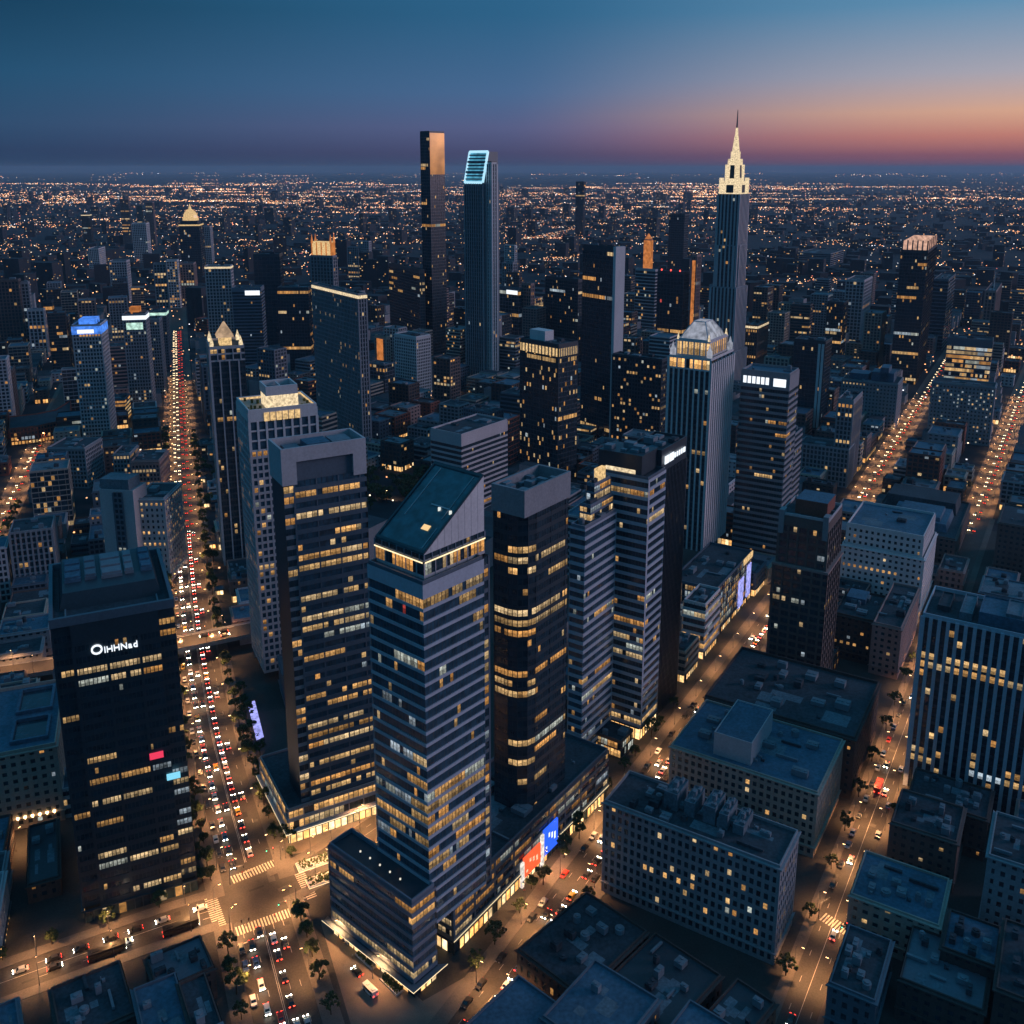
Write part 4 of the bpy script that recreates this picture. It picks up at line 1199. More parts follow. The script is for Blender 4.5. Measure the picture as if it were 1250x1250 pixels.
# retail podium along the diagonal street
pp = fit((861, 740), 30, 31, 835, 879)
t = tower('retail_block', 'rounded white-banded retail block with a glowing top storey on the diagonal street', 'shopping building', pp, 30, dict(fh=4.4, bay=1.8, sp=1.4, spd=.6, pier=0, pierd=0, every=1),
          Lit(201, rows={0: .9, 1: .6, 2: .2, 4: 1.0}, run=(3, 9), cool=.3, power=1.2), 'white_stone', ground=True, seed=201, words='the white-banded retail block', units=2)
q0 = pp[1] + dirv(31)*.6 + dirv(-59)*2
q0l = [q0, q0 + dirv(31)*62, q0 + dirv(31)*62 + dirv(-59)*26, q0 + dirv(-59)*26]
t = tower('retail_block', 'long bright shop building with lit glass front beside the white-banded retail block', 'shopping building', q0l, 29, dict(fh=4.4, bay=1.6, sp=.8, spd=.25, pier=.35, pierd=.3, every=2),
          Lit(202, row=1, fill=.55, run=(1, 3), spot=.3, cool=.25, power=1.0), 'slate_metal', ground=True, seed=202, words='the long bright shop building', units=3)
a, b = q0l[0], q0l[1]; e = (b-a).normalized(); nn = Vector((e.y, -e.x))
for (s0, s1, z0_, z1_, mat) in ((.60, .74, 3, 20, 'sign_violet'), (.84, .95, 4, 24, 'sign_violet'), (.72, .98, 27, 30.6, 'flood_warm')):
    p_, q_ = a + (b-a)*s0 + nn*.9, a + (b-a)*s1 + nn*.9; m = MB(); m.prism([p_, q_, q_ - nn*.5, p_ - nn*.5], z0_, z1_, bottom=True); part(m, 'lit_panel', [mat], t)
pt = fit((758, 905), 8, 34, ('m', 14), 772)

for i, (x, y, w_, l_, az_) in enumerate(((388, 1052, 5, 15, 62), (399, 1072, 5, 14, 62), (420, 1142, 3, 9, -45), (448, 1172, 3, 9, -45), (478, 1203, 3, 9, -45))):
    a = P(x, y); t = thing('planter', ['stone planter bed with a lit rim on the plaza, nearest the concrete-crowned tower', 'stone planter bed with a lit rim on the plaza, second from the concrete-crowned tower', 'small planter by the wedge tower podium, farthest from its corner', 'small planter by the wedge tower podium, middle of three', 'small planter by the wedge tower podium, nearest its street corner'][i], 'planter', (a.x, a.y, 0), 'planters on the plaza')
    m = MB(); m.box((a.x, a.y, .01), (w_, l_, .6), 0, az_); part(m, 'planter_wall', ['pale_concrete'], t)
    m = MB(); r_ = random.Random(i)
    d_, e_ = dirv(az_), dirv(az_ + 90)
    for _ in range(260):
        c = Vector((a.x, a.y)) + d_*r_.uniform(-l_/2+.3, l_/2-.3) + e_*r_.uniform(-w_/2+.3, w_/2-.3); z_ = .6 + r_.random()*.9; s = r_.uniform(.15, .35)
        u_ = Vector((r_.gauss(0, 1), r_.gauss(0, 1), r_.gauss(0, .5))).normalized(); v_ = u_.orthogonal().normalized(); o_ = Vector((c.x, c.y, z_))
        m.face([o_ - u_*s - v_*s, o_ + u_*s - v_*s, o_ + u_*s + v_*s, o_ - u_*s + v_*s])
    part(m, 'shrubs', ['leaf'], t)
    if i < 2:
        m = MB(); q = [Vector((a.x, a.y)) + d_*sy*l_/2*1.03 + e_*sx*w_/2*1.06 for sx, sy in ((-1, -1), (1, -1), (1, 1), (-1, 1))]; m.ring(q, .18, .05, .35); part(m, 'edge_light', ['edge_light'], t)

# --- lit kiosks on the right pavement of the avenue
for i, (x, y, w_, nm) in enumerate(((268, 724, 5, 'lit kiosk with a blue roof on the avenue pavement, nearest the bridge'), (259, 668, 4, 'lit kiosk on the avenue pavement, second from the bridge'), (252, 618, 4.5, 'lit kiosk on the avenue pavement, third from the bridge'), (247, 588, 4, 'lit kiosk on the avenue pavement, farthest from the bridge'))):
    a = P(x, y); c = Vector((a.x, a.y)); d_, e_ = dirv(-20), dirv(70)
    q = [c - d_*w_/2 - e_*2, c - d_*w_/2 + e_*2, c + d_*w_/2 + e_*2, c + d_*w_/2 - e_*2]
    t = thing('kiosk', nm, 'kiosk', (a.x, a.y, 0), 'kiosks on the avenue pavement'); shopfront(t, q, 0, 3.4, 40 + i, 2.6, .95); roof(t, q, 3.5, .3, 'slate_metal', 'roof_blue', None, i, 0); note(q, 3.5)

# ================================================================== low roofs near the lower edge
def fitback(bl, br, h, depth):
    a, b = P(bl[0], bl[1], h), P(br[0], br[1], h); a, b = Vector((a.x, a.y)), Vector((b.x, b.y))
    e = (b - a).normalized(); nn = Vector((e.y, -e.x)) * depth
    return [a + nn, b + nn, b, a]
LOW = [
 # label, plan, height, felt, wall, lit, units, words
 ('low blue sheet-roofed building at the lower left corner below the cross street', fitback((163, 1209), (214, 1189), 16, 34), 16, 'roof_blue', 'slate_metal', 1),
 ('long low dark flat roof between the cross street and the lower left corner', fitback((62, 1208), (146, 1174), 13, 22), 13, 'roof_felt', 'dark_brick', 3),
 ('low dark blue roof at the corner of the big crossing below the cross street', fitback((178, 1171), (244, 1143), 11, 15), 11, 'slate_metal', 'dark_brick', 3),
 ('dark flat-roofed building beside the avenue at the lower edge', fitback((218, 1202), (250, 1189), 18, 34), 18, 'roof_felt', 'dark_brick', 1),
 ('small low roof cut off by the lower left corner of the photo', fitback((-20, 1236), (20, 1220), 10, 20), 10, 'roof_blue', 'slate_metal', 1),
 ('low dark annex roof against the left side of the dark lettered tower', fitback((35, 1010), (70, 1001), 7, 34), 7, 'dark_metal', 'dark_brick', 1),
 ('blue parapeted roof at the lower middle with one small vent box', fitback((726, 1173), (804, 1221), 14, 26), 14, 'roof_blue', 'slate_metal', 1),
 ('plain blue roof at the lower edge beside the diagonal street', fitback((633, 1192), (690, 1233), 13, 24), 13, 'roof_blue', 'slate_metal', 0),
 ('dark low roof with a small blue hatch at the foot of the long masonry block', fitback((716, 1090), (790, 1138), 9, 34), 9, 'roof_felt', 'dark_brick', 4),
 ('dark low courtyard roof below the middle of the long masonry block', fitback((800, 1140), (880, 1192), 8, 28), 8, 'dark_metal', 'dark_brick', 4),
 ('small dark roof between the long masonry block and the side street', fitback((900, 1196), (946, 1226), 9, 24), 9, 'dark_metal', 'dark_brick', 2),
 ('pale blue roof corner rising at the lower edge left of the side street', fitback((842, 1222), (898, 1256), 14, 22), 14, 'roof_blue', 'slate_metal', 1),
 ('low stone building with arched-looking windows and a bright blue roof beside the side street', fit((1146, 1132), 17, 31, 1038, ('m', 24)), 17, 'roof_blue', 'beige_stone', 5),
 ('blank-walled dark block just behind the bright blue roof on the side street', fit((1168, 1030), 20, 31, 1088, ('m', 22)), 20, 'roof_felt', 'brown_stone', 4),
 ('dark cluttered roof at the foot of the finned office block', fit((1205, 1002), 17, 31, 1108, ('m', 20)), 17, 'roof_felt', 'dark_brick', 6),
 ('pale apartment block with paired lit windows cut by the right edge', fit((1272, 1066), 34, 31, 1207, ('m', 25)), 34, 'roof_felt', 'grey_concrete', 3),
 ('low roof with stepped parapets at the lower end of the side street', fit((1068, 1224), 16, 31, 1012, ('m', 26)), 16, 'roof_felt', 'slate_metal', 4),
 ('dark roof with a few lit windows on its wall at the lower right', fit((1200, 1236), 14, 31, 1098, ('m', 24)), 14, 'slate_metal', 'dark_brick', 4),
 ('small blue roof between the lower right apartment blocks', fit((1215, 1182), 18, 31, 1150, ('m', 18)), 18, 'roof_blue', 'dark_brick', 3),
 ('tall dark block filling the lower right corner of the photo', fit((1300, 1240), 24, 31, 1216, ('m', 30)), 24, 'roof_felt', 'dark_brick', 4),
]
LOW += [
 ('dark masonry block right of the far right street, cut by the right edge', fit((1300, 652), 32, 31, 1219, ('m', 40)), 32, 'roof_felt', 'brown_stone', 4),
 ('low blue-grey roofs right of the far right street behind the finned office block', fit((1290, 742), 15, 31, 1196, ('m', 26)), 15, 'roof_pale', 'slate_metal', 8),
 ('low shop row between the market street and the far right street', fit((1176, 700), 12, 31, 1146, ('m', 26)), 12, 'roof_felt', 'pink_stone', 3),
]
for i, (lb, p, h, felt, wl, un) in enumerate(LOW):
    tower('low_building', lb, 'building', p, h, 'punched', Lit(300 + i, 0, 0, .05, (1, 2), .1, .9), wl, rows='row', units=un, seed=300 + i, felt=felt, par=.8, usize=(1.4, 3.6))
t = thing('low_building', 'small lit glass corner pavilion on the diagonal street below the stepped tower', 'building', cen(pt)); pq = fit((758, 907), 8, 34, ('m', 13), 773)
t.location = (*cen(pq), 0); facade(t, pq, 0, 8, 'curtain', Lit(390, 1, .8, .4, (2, 4), .1, 1.3), 'brown_stone'); roof(t, pq, 8, .9, 'brown_stone', 'roof_felt', .2, 3, 2); note(pq, 8)

# ================================================================== towers further back
# label, category, near corner, foot row, left, right, azimuth, style, wall, lit, top band, extras, landmark words
W_ = dict
BACK = [
 ('very tall black slab with an orange glowing upper right face', 'skyscraper', (524, 161), 445, 512.8, 542, 40, 'curtain', 'dark_metal', W_(row=.1, fill=.35, spot=.02), 3, ['orangeface'], 'the black slab with the orange top'),
 ('black slab tower with one pale vertical edge and thin lit floors', 'skyscraper', (752, 303), 545, 712, 762, 52, 'curtain', 'dark_metal', W_(row=.09, fill=.7, spot=.008), 4, ['edge'], 'the black slab with the pale edge'),
 ('square dark tower with a warmly lit recessed top storey', 'office tower', (682, 422), 590, 635, 705.6, 46, 'curtain', 'dark_metal', W_(row=.12, fill=.3, spot=.07, cool=.1), 3, ['litcrown'], 'the dark tower with the lit top storey'),
 ('tall residential tower with pale vertical ribs and a lit roof line', 'tower', (437, 360), 560, 381, 447, 55, 'fins', 'grey_concrete', W_(row=.02, fill=.4, spot=.04), 4, ['litline'], 'the ribbed tower with the lit roof line'),
 ('plain light grey office block in front of the black slab with the orange top', 'office tower', (508, 412), 488, 481.5, 525, 40, 'grid', 'white_stone', W_(row=.0, fill=.4, spot=.015), 3, [], 'the plain light grey block'),
 ('low orange-lit slab left of the plain light grey block', 'building', (471, 412), 468, 457.6, 476, 46, 'fins', 'beige_stone', W_(row=.0, spot=.03), 3, ['orangewash'], None),
 ('gridded tower with a bright blue lit top at the left', 'skyscraper', (122, 397), 540, 87.5, 130, -12, 'grid', 'pale_concrete', W_(row=.05, fill=.4, spot=.07, cool=.5, power=.8), 4, ['bluetop'], 'the blue-topped tower'),
 ('tall twin tower with white lit crown and a red sign', 'tower', (177, 384), 505, 149.5, 181, -12, 'grid', 'grey_concrete', W_(row=.04, fill=.4, spot=.07, cool=.4, power=.7), 3, ['whitetop', 'redsign'], 'the white-crowned tower with the red sign'),
 ('slab tower standing right against the white-crowned tower with the red sign', 'tower', (194, 390), 482, 176, 197.5, -12, 'grid', 'grey_concrete', W_(row=.02, spot=.05, power=.7), 3, [], None),
 ('dark tower with a greenish white lit roof bar', 'tower', (202, 381), 455, 183, 205, -12, 'grid', 'slate_metal', W_(row=.04, spot=.05, cool=.6, power=.7), 3, ['greenbar'], None),
 ('dark banded tower with a white lit sign behind the pyramid-spired tower', 'office tower', (318, 352), 462, 283, 322, -6, 'ribbon', 'blue_metal', W_(row=.04, fill=.3, spot=.02, cool=.4), 4, ['whitesign'], 'the dark banded tower with the white sign'),
 ('grey tower with a warm lit cornice', 'tower', (281, 325), 420, 250, 284, -6, 'grid', 'pale_concrete', W_(row=.02, spot=.02), 4, ['litline'], 'the grey tower with the lit cornice'),
 ('black glass block half hidden left of the black slab with the orange top', 'office tower', (512, 330), 447, 474.5, 518, 60, 'curtain', 'dark_metal', W_(row=.04, fill=.3, spot=.008), 4, [], 'the black glass block'),
 ('plain dark slab behind the pyramid-spired tower to its right', 'tower', (341, 311), 440, 309, 345, -4, 'curtain', 'dark_metal', W_(row=.03, spot=.01), 3, [], None),
 ('dark office block with scattered warm floors behind the floodlit-terrace tower', 'office tower', (376, 352), 470, 338, 381, -2, 'curtain', 'dark_metal', W_(row=.22, fill=.35, spot=.02), 3, [], None),
 ('slim dark tower with an orange floodlit crown', 'tower', (406, 313), 425, 379, 411, 20, 'fins', 'grey_concrete', W_(row=.0, spot=.015), 2, ['orangecrown'], 'the orange-crowned tower'),
 ('dark tower with a glowing golden dome', 'tower', (243, 274), 345, 218, 248, -8, 'curtain', 'dark_metal', W_(row=.06, fill=.4, spot=.02), 2, ['dome'], 'the golden-domed tower'),
 ('pale grey slab with one bright right edge far left of centre', 'tower', (178, 273), 320, 160.5, 182, -8, 'grid', 'white_stone', W_(row=.03, spot=.02, cool=.8), 2, [], 'the pale grey slab'),
 ('left one of three reddish towers standing together behind the pale grey slab', 'tower', (156, 243), 300, 146, 158, -8, 'slimfins', 'pink_stone', W_(spot=.02), 2, [], None),
 ('middle and shortest of three reddish towers standing together behind the pale grey slab', 'tower', (172, 251), 300, 166, 173.5, -8, 'slimfins', 'pink_stone', W_(spot=.02), 2, [], None),
 ('right one of three reddish towers standing together behind the pale grey slab', 'tower', (186, 247), 300, 177, 188, -8, 'slimfins', 'pink_stone', W_(spot=.02), 2, [], None),
 ('dark tower with a pinkish lit crown at the right', 'office tower', (1133, 307), 470, 1100, 1144, 28, 'curtain', 'dark_metal', W_(row=.14, fill=.4, spot=.03), 2, ['pinkcrown'], 'the tower with the pink-lit crown'),
 ('brightly lit office block glowing on nearly every floor', 'office building', (1212, 417), 490, 1157, ('m', 24), 28, dict(STY['ribbon'], fh=5.0, bay=2.2), 'slate_metal', W_(row=.9, fill=.85, spot=.3, run=(3, 7), power=.9), 8, [], 'the brightly lit office block'),
 ('masonry block with a grid of small lit windows below the brightly lit office block', 'building', (1215, 474), 545, 1138, ('m', 22), 29, 'punched', 'grey_concrete', W_(row=.0, spot=.28, cool=.6, power=.8), 2, [], 'the masonry block below the lit offices'),
 ('pale grey tower right of the tallest spired skyscraper', 'tower', (1055, 343), 428, 1033, 1065, 30, 'grid', 'pale_concrete', W_(spot=.01), 2, [], 'the pale grey tower'),
 ('slim orange floodlit tower far away in the middle', 'tower', (794, 293), 343, 786.5, 797, 30, 'slimfins', 'pink_stone', W_(spot=.02), 2, ['orangeall'], None),
 ('dark glass block left of the black slab with the pale edge', 'office tower', (706, 342), 445, 666, 713, 45, 'curtain', 'dark_metal', W_(row=.06, fill=.5, spot=.02, cool=.3), 3, [], 'the dark glass block'),
 ('dark block with a white lit sign right of the ridged twin-topped tower', 'office tower', (633, 353), 432, 607, 637, 42, 'curtain', 'slate_metal', W_(row=.05, spot=.02, cool=.5), 4, ['whitesign'], None),
 ('slim pinkish apartment tower just right of the white-sign dark block', 'tower', (648, 347), 432, 637, 652, 42, 'grid', 'pink_stone', W_(spot=.03), 2, [], None),
 ('distant plain dark tower left of the tallest spired skyscraper', 'tower', (836, 262), 345, 817, 841, 36, 'curtain', 'dark_metal', W_(row=.04, spot=.01), 2, [], 'the distant plain dark tower'),
 ('dark block with red roof lights left of the white-ribbed crowned tower', 'office tower', (835, 333), 430, 803, 842, 36, 'curtain', 'dark_metal', W_(row=.05, spot=.012, red=.3), 3, ['redbeacons'], 'the dark block with red roof lights'),
 ('slim red-lit shaft between the dark red-beacon block and the spired skyscraper', 'tower', (851, 312), 430, 845, 856, 36, 'slimfins', 'pink_stone', W_(spot=.03), 2, ['orangewash'], None),
 ('block with many small lit windows in front of the black slab with the pale edge', 'apartment building', (808, 440), 560, 748, 816, 34, 'grid', 'dark_metal', W_(row=.08, fill=.5, spot=.16, run=(1, 4)), 2, [], 'the block of many small lit windows'),
 ('narrow masonry tower on the market street with a stepped lower wing', 'tower', (1042, 490), 592, 1023, 1053, 30, 'fins', 'grey_concrete', W_(spot=.02), 3, ['wing'], 'the narrow masonry tower'),
 ('broad stepped grey block behind the narrow masonry tower', 'building', (1096, 470), 525, 1028, ('m', 36), 29, 'punched', 'grey_concrete', W_(row=.08, fill=.3, spot=.03), 2, ['penthouse'], 'the broad stepped grey block'),
 ('dark block with one white vertical strip right of the white-sign banded tower', 'office building', (1008, 418), 530, 970, 1016, 31, 'curtain', 'dark_metal', W_(row=.12, fill=.35, spot=.03), 2, ['strip'], 'the dark block with the white strip'),
 ('slim pinkish tower with a thin mast near the right edge', 'tower', (1216, 356), 432, 1203, 1223, 30, 'fins', 'pink_stone', W_(spot=.015), 2, ['mast'], 'the slim masted tower'),
 ('grey-blue block right behind the tower with the pink-lit crown', 'office building', (1158, 342), 428, 1140, 1167, 30, 'ribbon', 'slate_metal', W_(row=.1, fill=.3, spot=.01, cool=.6), 2, [], None),
 ('pale slab with its side to the view behind the wedge-roofed tower', 'office building', (563, 532), 640, 526, 619, 37, 'ribbon', 'pale_concrete', W_(row=.08, fill=.2, spot=.01), 8, [], 'the pale slab behind the wedge roof'),
 ('broad pale apartment slab with one dark window column left of the avenue', 'apartment building', (162, 601), 715, 121, ('m', 16), 8, 'none', 'pale_concrete', W_(spot=.03, cool=.5), 0, ['slabcol'], 'the pale apartment slab'),
 ('lit-windowed apartment block beside the avenue touching the pale apartment slab', 'apartment building', (200, 610), 710, 163, ('m', 30), 0, 'punched', 'pale_concrete', W_(row=.15, fill=.8, spot=.16, run=(1, 2), cool=.15), 2, [], None),
 ('grey concrete block with two ribbed fronts left of the pale apartment slab', 'building', (103, 548), 596, 58, ('m', 30), 2, 'grid', 'grey_concrete', W_(spot=.03), 2, [], None),
 ('pink-roofed low block beside the avenue with bright shop windows', 'building', (194, 563), 598, 160, ('m', 30), -6, 'grid', 'pink_stone', W_(row=.15, fill=.5, spot=.05), 3, [], None),
 ('block of bright gridded windows left of the pink-roofed low block', 'building', (158, 555), 592, 138, ('m', 25), -6, 'grid', 'grey_concrete', W_(row=.5, fill=.85, spot=.2), 1, [], None),
 ('bright windowed low block behind the blue-topped tower', 'building', (152, 488), 515, 133, ('m', 25), -10, 'ribbon', 'slate_metal', W_(row=.8, fill=.8), 1, [], None),
 ('dark grey tower at the left edge, tallest of its cluster', 'tower', (22, 342), 432, -8, 25, -16, 'grid', 'brown_stone', W_(spot=.04), 2, [], 'the left-edge tower cluster'),
 ('grey tower second from the left edge', 'tower', (34, 345), 430, 21, 36, -16, 'grid', 'grey_concrete', W_(spot=.03), 2, [], None),
 ('ribbed grey block lower down beside the left-edge tower cluster', 'tower', (53, 378), 436, 33, 55, -14, 'fins', 'pale_concrete', W_(spot=.03), 2, [], None),
 ('slim dark tower with a red line right of the left-edge tower cluster', 'tower', (63, 368), 432, 52, 65, -14, 'curtain', 'dark_metal', W_(spot=.02, red=.4), 2, [], None),
 ('pair-fronted grey apartment tower in the left distance', 'tower', (154, 319), 370, 133, 158, -10, 'grid', 'pale_concrete', W_(spot=.04), 2, [], None),
 ('brown grey tower in the left distance, left of a row of three', 'tower', (202, 322), 376, 187, 204, -10, 'fins', 'grey_concrete', W_(spot=.04), 2, [], None),
 ('many-windowed pale tower in the middle of a row of three in the left distance', 'tower', (216, 318), 376, 203, 218, -10, 'grid', 'white_stone', W_(spot=.16, power=.7), 2, [], None),
 ('reddish grey tower at the right end of a row of three in the left distance', 'tower', (236, 322), 374, 219, 239, -10, 'fins', 'pink_stone', W_(spot=.05), 2, [], None),
 ('small pale block with a thin slab beside it at the far left', 'building', (120, 304), 330, 107, 128, -10, 'grid', 'white_stone', W_(spot=.03), 1, [], None),
 ('grey tower right of the golden-domed tower', 'tower', (256, 277), 325, 243, 259, -8, 'grid', 'pale_concrete', W_(spot=.03), 1, [], None),
 ('slim brown tower with a lit flat cap at the far left', 'tower', (109, 262), 300, 99, 111.5, -10, 'slimfins', 'brown_stone', W_(spot=.02), 1, ['litline'], None),
 ('far slender dark tower rising above the lights between the two tallest spires', 'tower', (713, 222), 290, 703, 715, 35, 'curtain', 'dark_metal', W_(spot=.01), 1, [], None),
 ('small pale tower near the middle distance right of the orange-topped slab', 'tower', (450, 295), 345, 438, 453, 20, 'grid', 'pale_concrete', W_(spot=.04), 1, [], None),
 ('grey pair of slabs left of the black glass block in the distance', 'tower', (437, 302), 345, 424, 440, 20, 'fins', 'grey_concrete', W_(spot=.05), 1, [], None),
 ('dark slab tower seen past the right side of the ridged twin-topped tower', 'tower', (626, 322), 385, 613, 631, 40, 'fins', 'grey_concrete', W_(spot=.04, red=.2), 1, [], None),
 ('pale lilac block in the distance right of the ridged twin-topped tower', 'building', (628, 300), 345, 616, 631, 40, 'grid', 'white_stone', W_(spot=.06), 1, [], None),
 ('grey block with lit edge between the black slab and the spired skyscraper', 'tower', (800, 330), 412, 776, 803, 36, 'ribbon', 'pale_concrete', W_(row=.1, fill=.3, spot=.04), 2, [], None),
 ('low dark slab in the right distance beneath the far lights', 'building', (1014, 310), 325, 975, 1030, 32, 'ribbon', 'grey_concrete', W_(spot=.02), 1, [], None),
 ('dark block with warm top floors right of the spired skyscraper', 'building', (925, 398), 470, 908, 938, 31, 'fins', 'brown_stone', W_(spot=.04), 1, ['litline'], None),
 ('dark tower between the white strip block and the pale grey tower', 'tower', (1030, 370), 450, 1010, 1036, 31, 'curtain', 'dark_metal', W_(row=.1, fill=.5, spot=.05), 2, [], None),
]
emitmat("orange_emission", (1.0, .42, .13), .62, False, .03)
emitmat("blue_glow", (.08, .28, 1.0), .95, False, .25)
emitmat("pink_glow", (1.0, .58, .42), .7, False, .25)
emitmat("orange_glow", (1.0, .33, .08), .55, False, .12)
emitmat("green_glow", (.65, 1.0, .85), .9, False, .3)
for i, (lb, cat, nc, yb, Lx, Rx, az, sty, wl, lk, topb, ex, words) in enumerate(BACK):
    h = height(nc[1], yb)
    p = fit(nc, h, az, Lx, Rx)
    lit = Lit(500 + i, **lk)
    if sty == 'none':
        c = cen(p); t = thing('apartment_slab', lb, cat, (c.x, c.y, 0))
        facade(t, lerp2(p, 0, 1, .32, .60), 0, h - 1, 'grid', lit, 'slate_metal', only=[3]); m = MB()
        for (v0, v1) in ((0, .32), (.6, 1)): m.prism(lerp2(p, 0, 1, v0, v1), 0, h + .1)
        part(m, 'wall', wl, t); roof(t, p, h + .1, 1.0, wl, 'roof_felt', None, i, 0); note(p, h, words)
        q = lerp2(p, .1, .9, .15, 1); m = MB(); m.prism(q, h, h + 7); part(m, 'penthouse', ['roof_pale'], t)
    else:
        st_ = dict(STY[sty] if isinstance(sty, str) else sty)
        d = cen(p).length
        if d > 1300: st_['bay'] *= 1.6; st_['pier'] *= 1.5; st_['fh'] *= 1.3
        nm = {'skyscraper': 'skyscraper', 'office tower': 'office_tower', 'tower': 'high_rise', 'building': 'city_block', 'office building': 'office_block', 'apartment building': 'apartment_block'}[cat]
        t = tower(nm, lb, cat, p, h, st_, lit, wl, top=topb, units=3 if d < 1300 else 1, seed=500 + i, words=words, spmat=None, usize=(3, 8))
    W2, V2 = p[1] - p[0], p[3] - p[0]
    sides = [(3, 0), (0, 1)]
    def band(z0, z1, name, mat, d=.7, sd=sides, s0=0.0, s1=1.0):
        m = MB(); q = offset(p, d)
        for (i_, j_) in sd:
            a, b = q[i_], q[j_]; a, b = a + (b-a)*s0, a + (b-a)*s1
            m.face([(a.x, a.y, z0), (b.x, b.y, z0), (b.x, b.y, z1), (a.x, a.y, z1)])
        return part(m, name, [mat], t)
    if 'orangeface' in ex:
        zc_ = zat(p[0], 213); band(zc_, h - 1, 'orange_facade', 'orange_emission', .45, [(0, 1)], .02, .98)  # orange of the upper face, put in as an emissive sheet over the wall
    if 'edge' in ex:
        q = lerp2(p, .1, 1.0, -.02, .1); m = MB(); m.prism([p_ for p_ in offset([p[0], p[1], p[1] + V2*.04, p[0] + V2*.04], .75)], 0, h + 1.2); part(m, 'edge_fin', ['white_stone'], t)
    if 'litcrown' in ex:
        band(h - 9, h - 2.5, 'lit_storey', 'flood_warm', .5, sides, .03, .97)
        q = lerp2(p, .3, .75, .5, .9); m = MB(); m.prism(q, h, h + 8); part(m, 'penthouse', ['white_stone'], t)
        q3 = offset(p, .75)
        for (i_, j_) in sides:
            for k in range(1, 12):
                c_ = q3[i_] + (q3[j_]-q3[i_])*(k/12); m = MB(); m.box((c_.x, c_.y, h - 9), (.8, .8, 7), az=az); part(m, 'crown_pier', ['slate_metal'], t)
    if 'litline' in ex: band(h - 3.2, h - .6, 'lit_cornice', 'flood_cream', .6)
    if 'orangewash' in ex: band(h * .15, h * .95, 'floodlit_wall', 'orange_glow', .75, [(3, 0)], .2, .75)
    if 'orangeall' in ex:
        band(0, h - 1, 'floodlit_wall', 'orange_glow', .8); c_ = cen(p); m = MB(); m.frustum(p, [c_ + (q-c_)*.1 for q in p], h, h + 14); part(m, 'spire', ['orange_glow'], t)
    if 'bluetop' in ex:
        band(h - 8, h - .5, 'lit_sign', 'blue_glow', .6); q = inset(p, 5); m = MB(); m.prism(q, h, h + 5); part(m, 'penthouse', ['blue_glow'], t)
        m = MB(); q2 = offset(p, .9); a, b = q2[3], q2[0]; a2, b2 = a + (b-a)*.2, a + (b-a)*.75; m.face([(a2.x, a2.y, h-7), (b2.x, b2.y, h-7), (b2.x, b2.y, h-3.5), (a2.x, a2.y, h-3.5)]); part(m, 'sign_block', ['sign_white'], t)
    if 'whitetop' in ex: band(h - 5, h - .8, 'lit_cornice', 'sign_white', .6); band(h - 15, h - 8, 'lit_storey', 'green_glow', .6, [(3, 0)], .15, .85)
    if 'redsign' in ex:
        q = inset(p, 3); m = MB(); m.prism(lerp2(q, .1, .9, .2, .8), h, h + 7); part(m, 'rooftop_sign', ['orange_glow'], t)
    if 'greenbar' in ex: band(h - 4, h - .4, 'lit_cornice', 'green_glow', .6)
    if 'whitesign' in ex: band(h - 8, h - 2.5, 'sign_block', 'sign_white', .6, [(3, 0)], .45, .95)
    if 'orangecrown' in ex:
        q = lerp2(p, .08, .92, .08, .92); m = MB(); m.prism(q, h, h + 20); part(m, 'lit_crown', ['flood_warm'], t)
        for k in range(4):
            a = q[k]; m = MB(); m.tube((a.x, a.y, h + 18), (a.x, a.y, h + 30), 2, .3); part(m, 'pinnacle', ['orange_glow'], t)
        m = MB(); q2 = offset(q, .3)
        for k in range(4):
            for s in (.0, .25, .5, .75, 1): 
                a = q2[k] + (q2[(k+1) % 4]-q2[k])*s; m.box((a.x, a.y, h + 1), (1.4, 1.4, 18), az=az)
        part(m, 'crown_piers', ['orange_glow'], t)
    if 'dome' in ex:
        c_ = cen(p); m = MB(); q = inset(p, 4); m.prism(q, h, h + 8); part(m, 'drum', ['dark_metal'], t); r0 = min(W2.length, V2.length)*.36
        prof = [(r0*1.1, 8), (r0*1.1, 13), (r0, 14), (r0*.95, 20), (r0*.75, 26), (r0*.42, 31), (r0*.2, 33), (r0*.16, 37), (.4, 44)]
        m = MB()
        for (ra, za), (rb, zb) in zip(prof, prof[1:]): m.tube((c_.x, c_.y, h + za), (c_.x, c_.y, h + zb), ra, rb, 0, 12, False)
        part(m, 'dome', ['flood_warm'], t); band(h - 3, h, 'lit_cornice', 'flood_warm', .6)
    if 'pinkcrown' in ex:
        q = inset(p, 1.5); m = MB(); m.ring(q, .8, h, h + 11); part(m, 'lit_crown', ['pink_glow'], t)
        for k in range(2):
            for s in (0, .2, .4, .6, .8, 1):
                q3 = offset(q, .4); a = q3[(3, 0)[k]]; b = q3[(0, 1)[k]]; c_ = a + (b-a)*s; m = MB(); m.box((c_.x, c_.y, h), (1.4, 1.4, 12), az=az); part(m, 'crown_pier', ['pink_stone'], t)
    if 'redbeacons' in ex:
        for s in (.15, .5, .85):
            a = p[3] + (p[0]-p[3])*s; m = MB(); m.box((a.x, a.y, h + 1.2), (1.6, 1.6, 2.2)); part(m, 'beacon', ['beacon_red'], t)
    if 'wing' in ex:
        q = [p[0] - dirv(az)*8 + dirv(az-90)*-1, p[0] + dirv(az)*14 + dirv(az-90)*-1, p[0] + dirv(az)*14 + dirv(az-90)*38, p[0] - dirv(az)*8 + dirv(az-90)*38]
        facade(t, q, 0, h*.45, 'fins', Lit(900, 0, 0, .02), 'grey_concrete', wname='wing_wall'); roof(t, q, h*.45, 1, 'grey_concrete', 'roof_felt', None, 4, 2); note(q, h*.45)
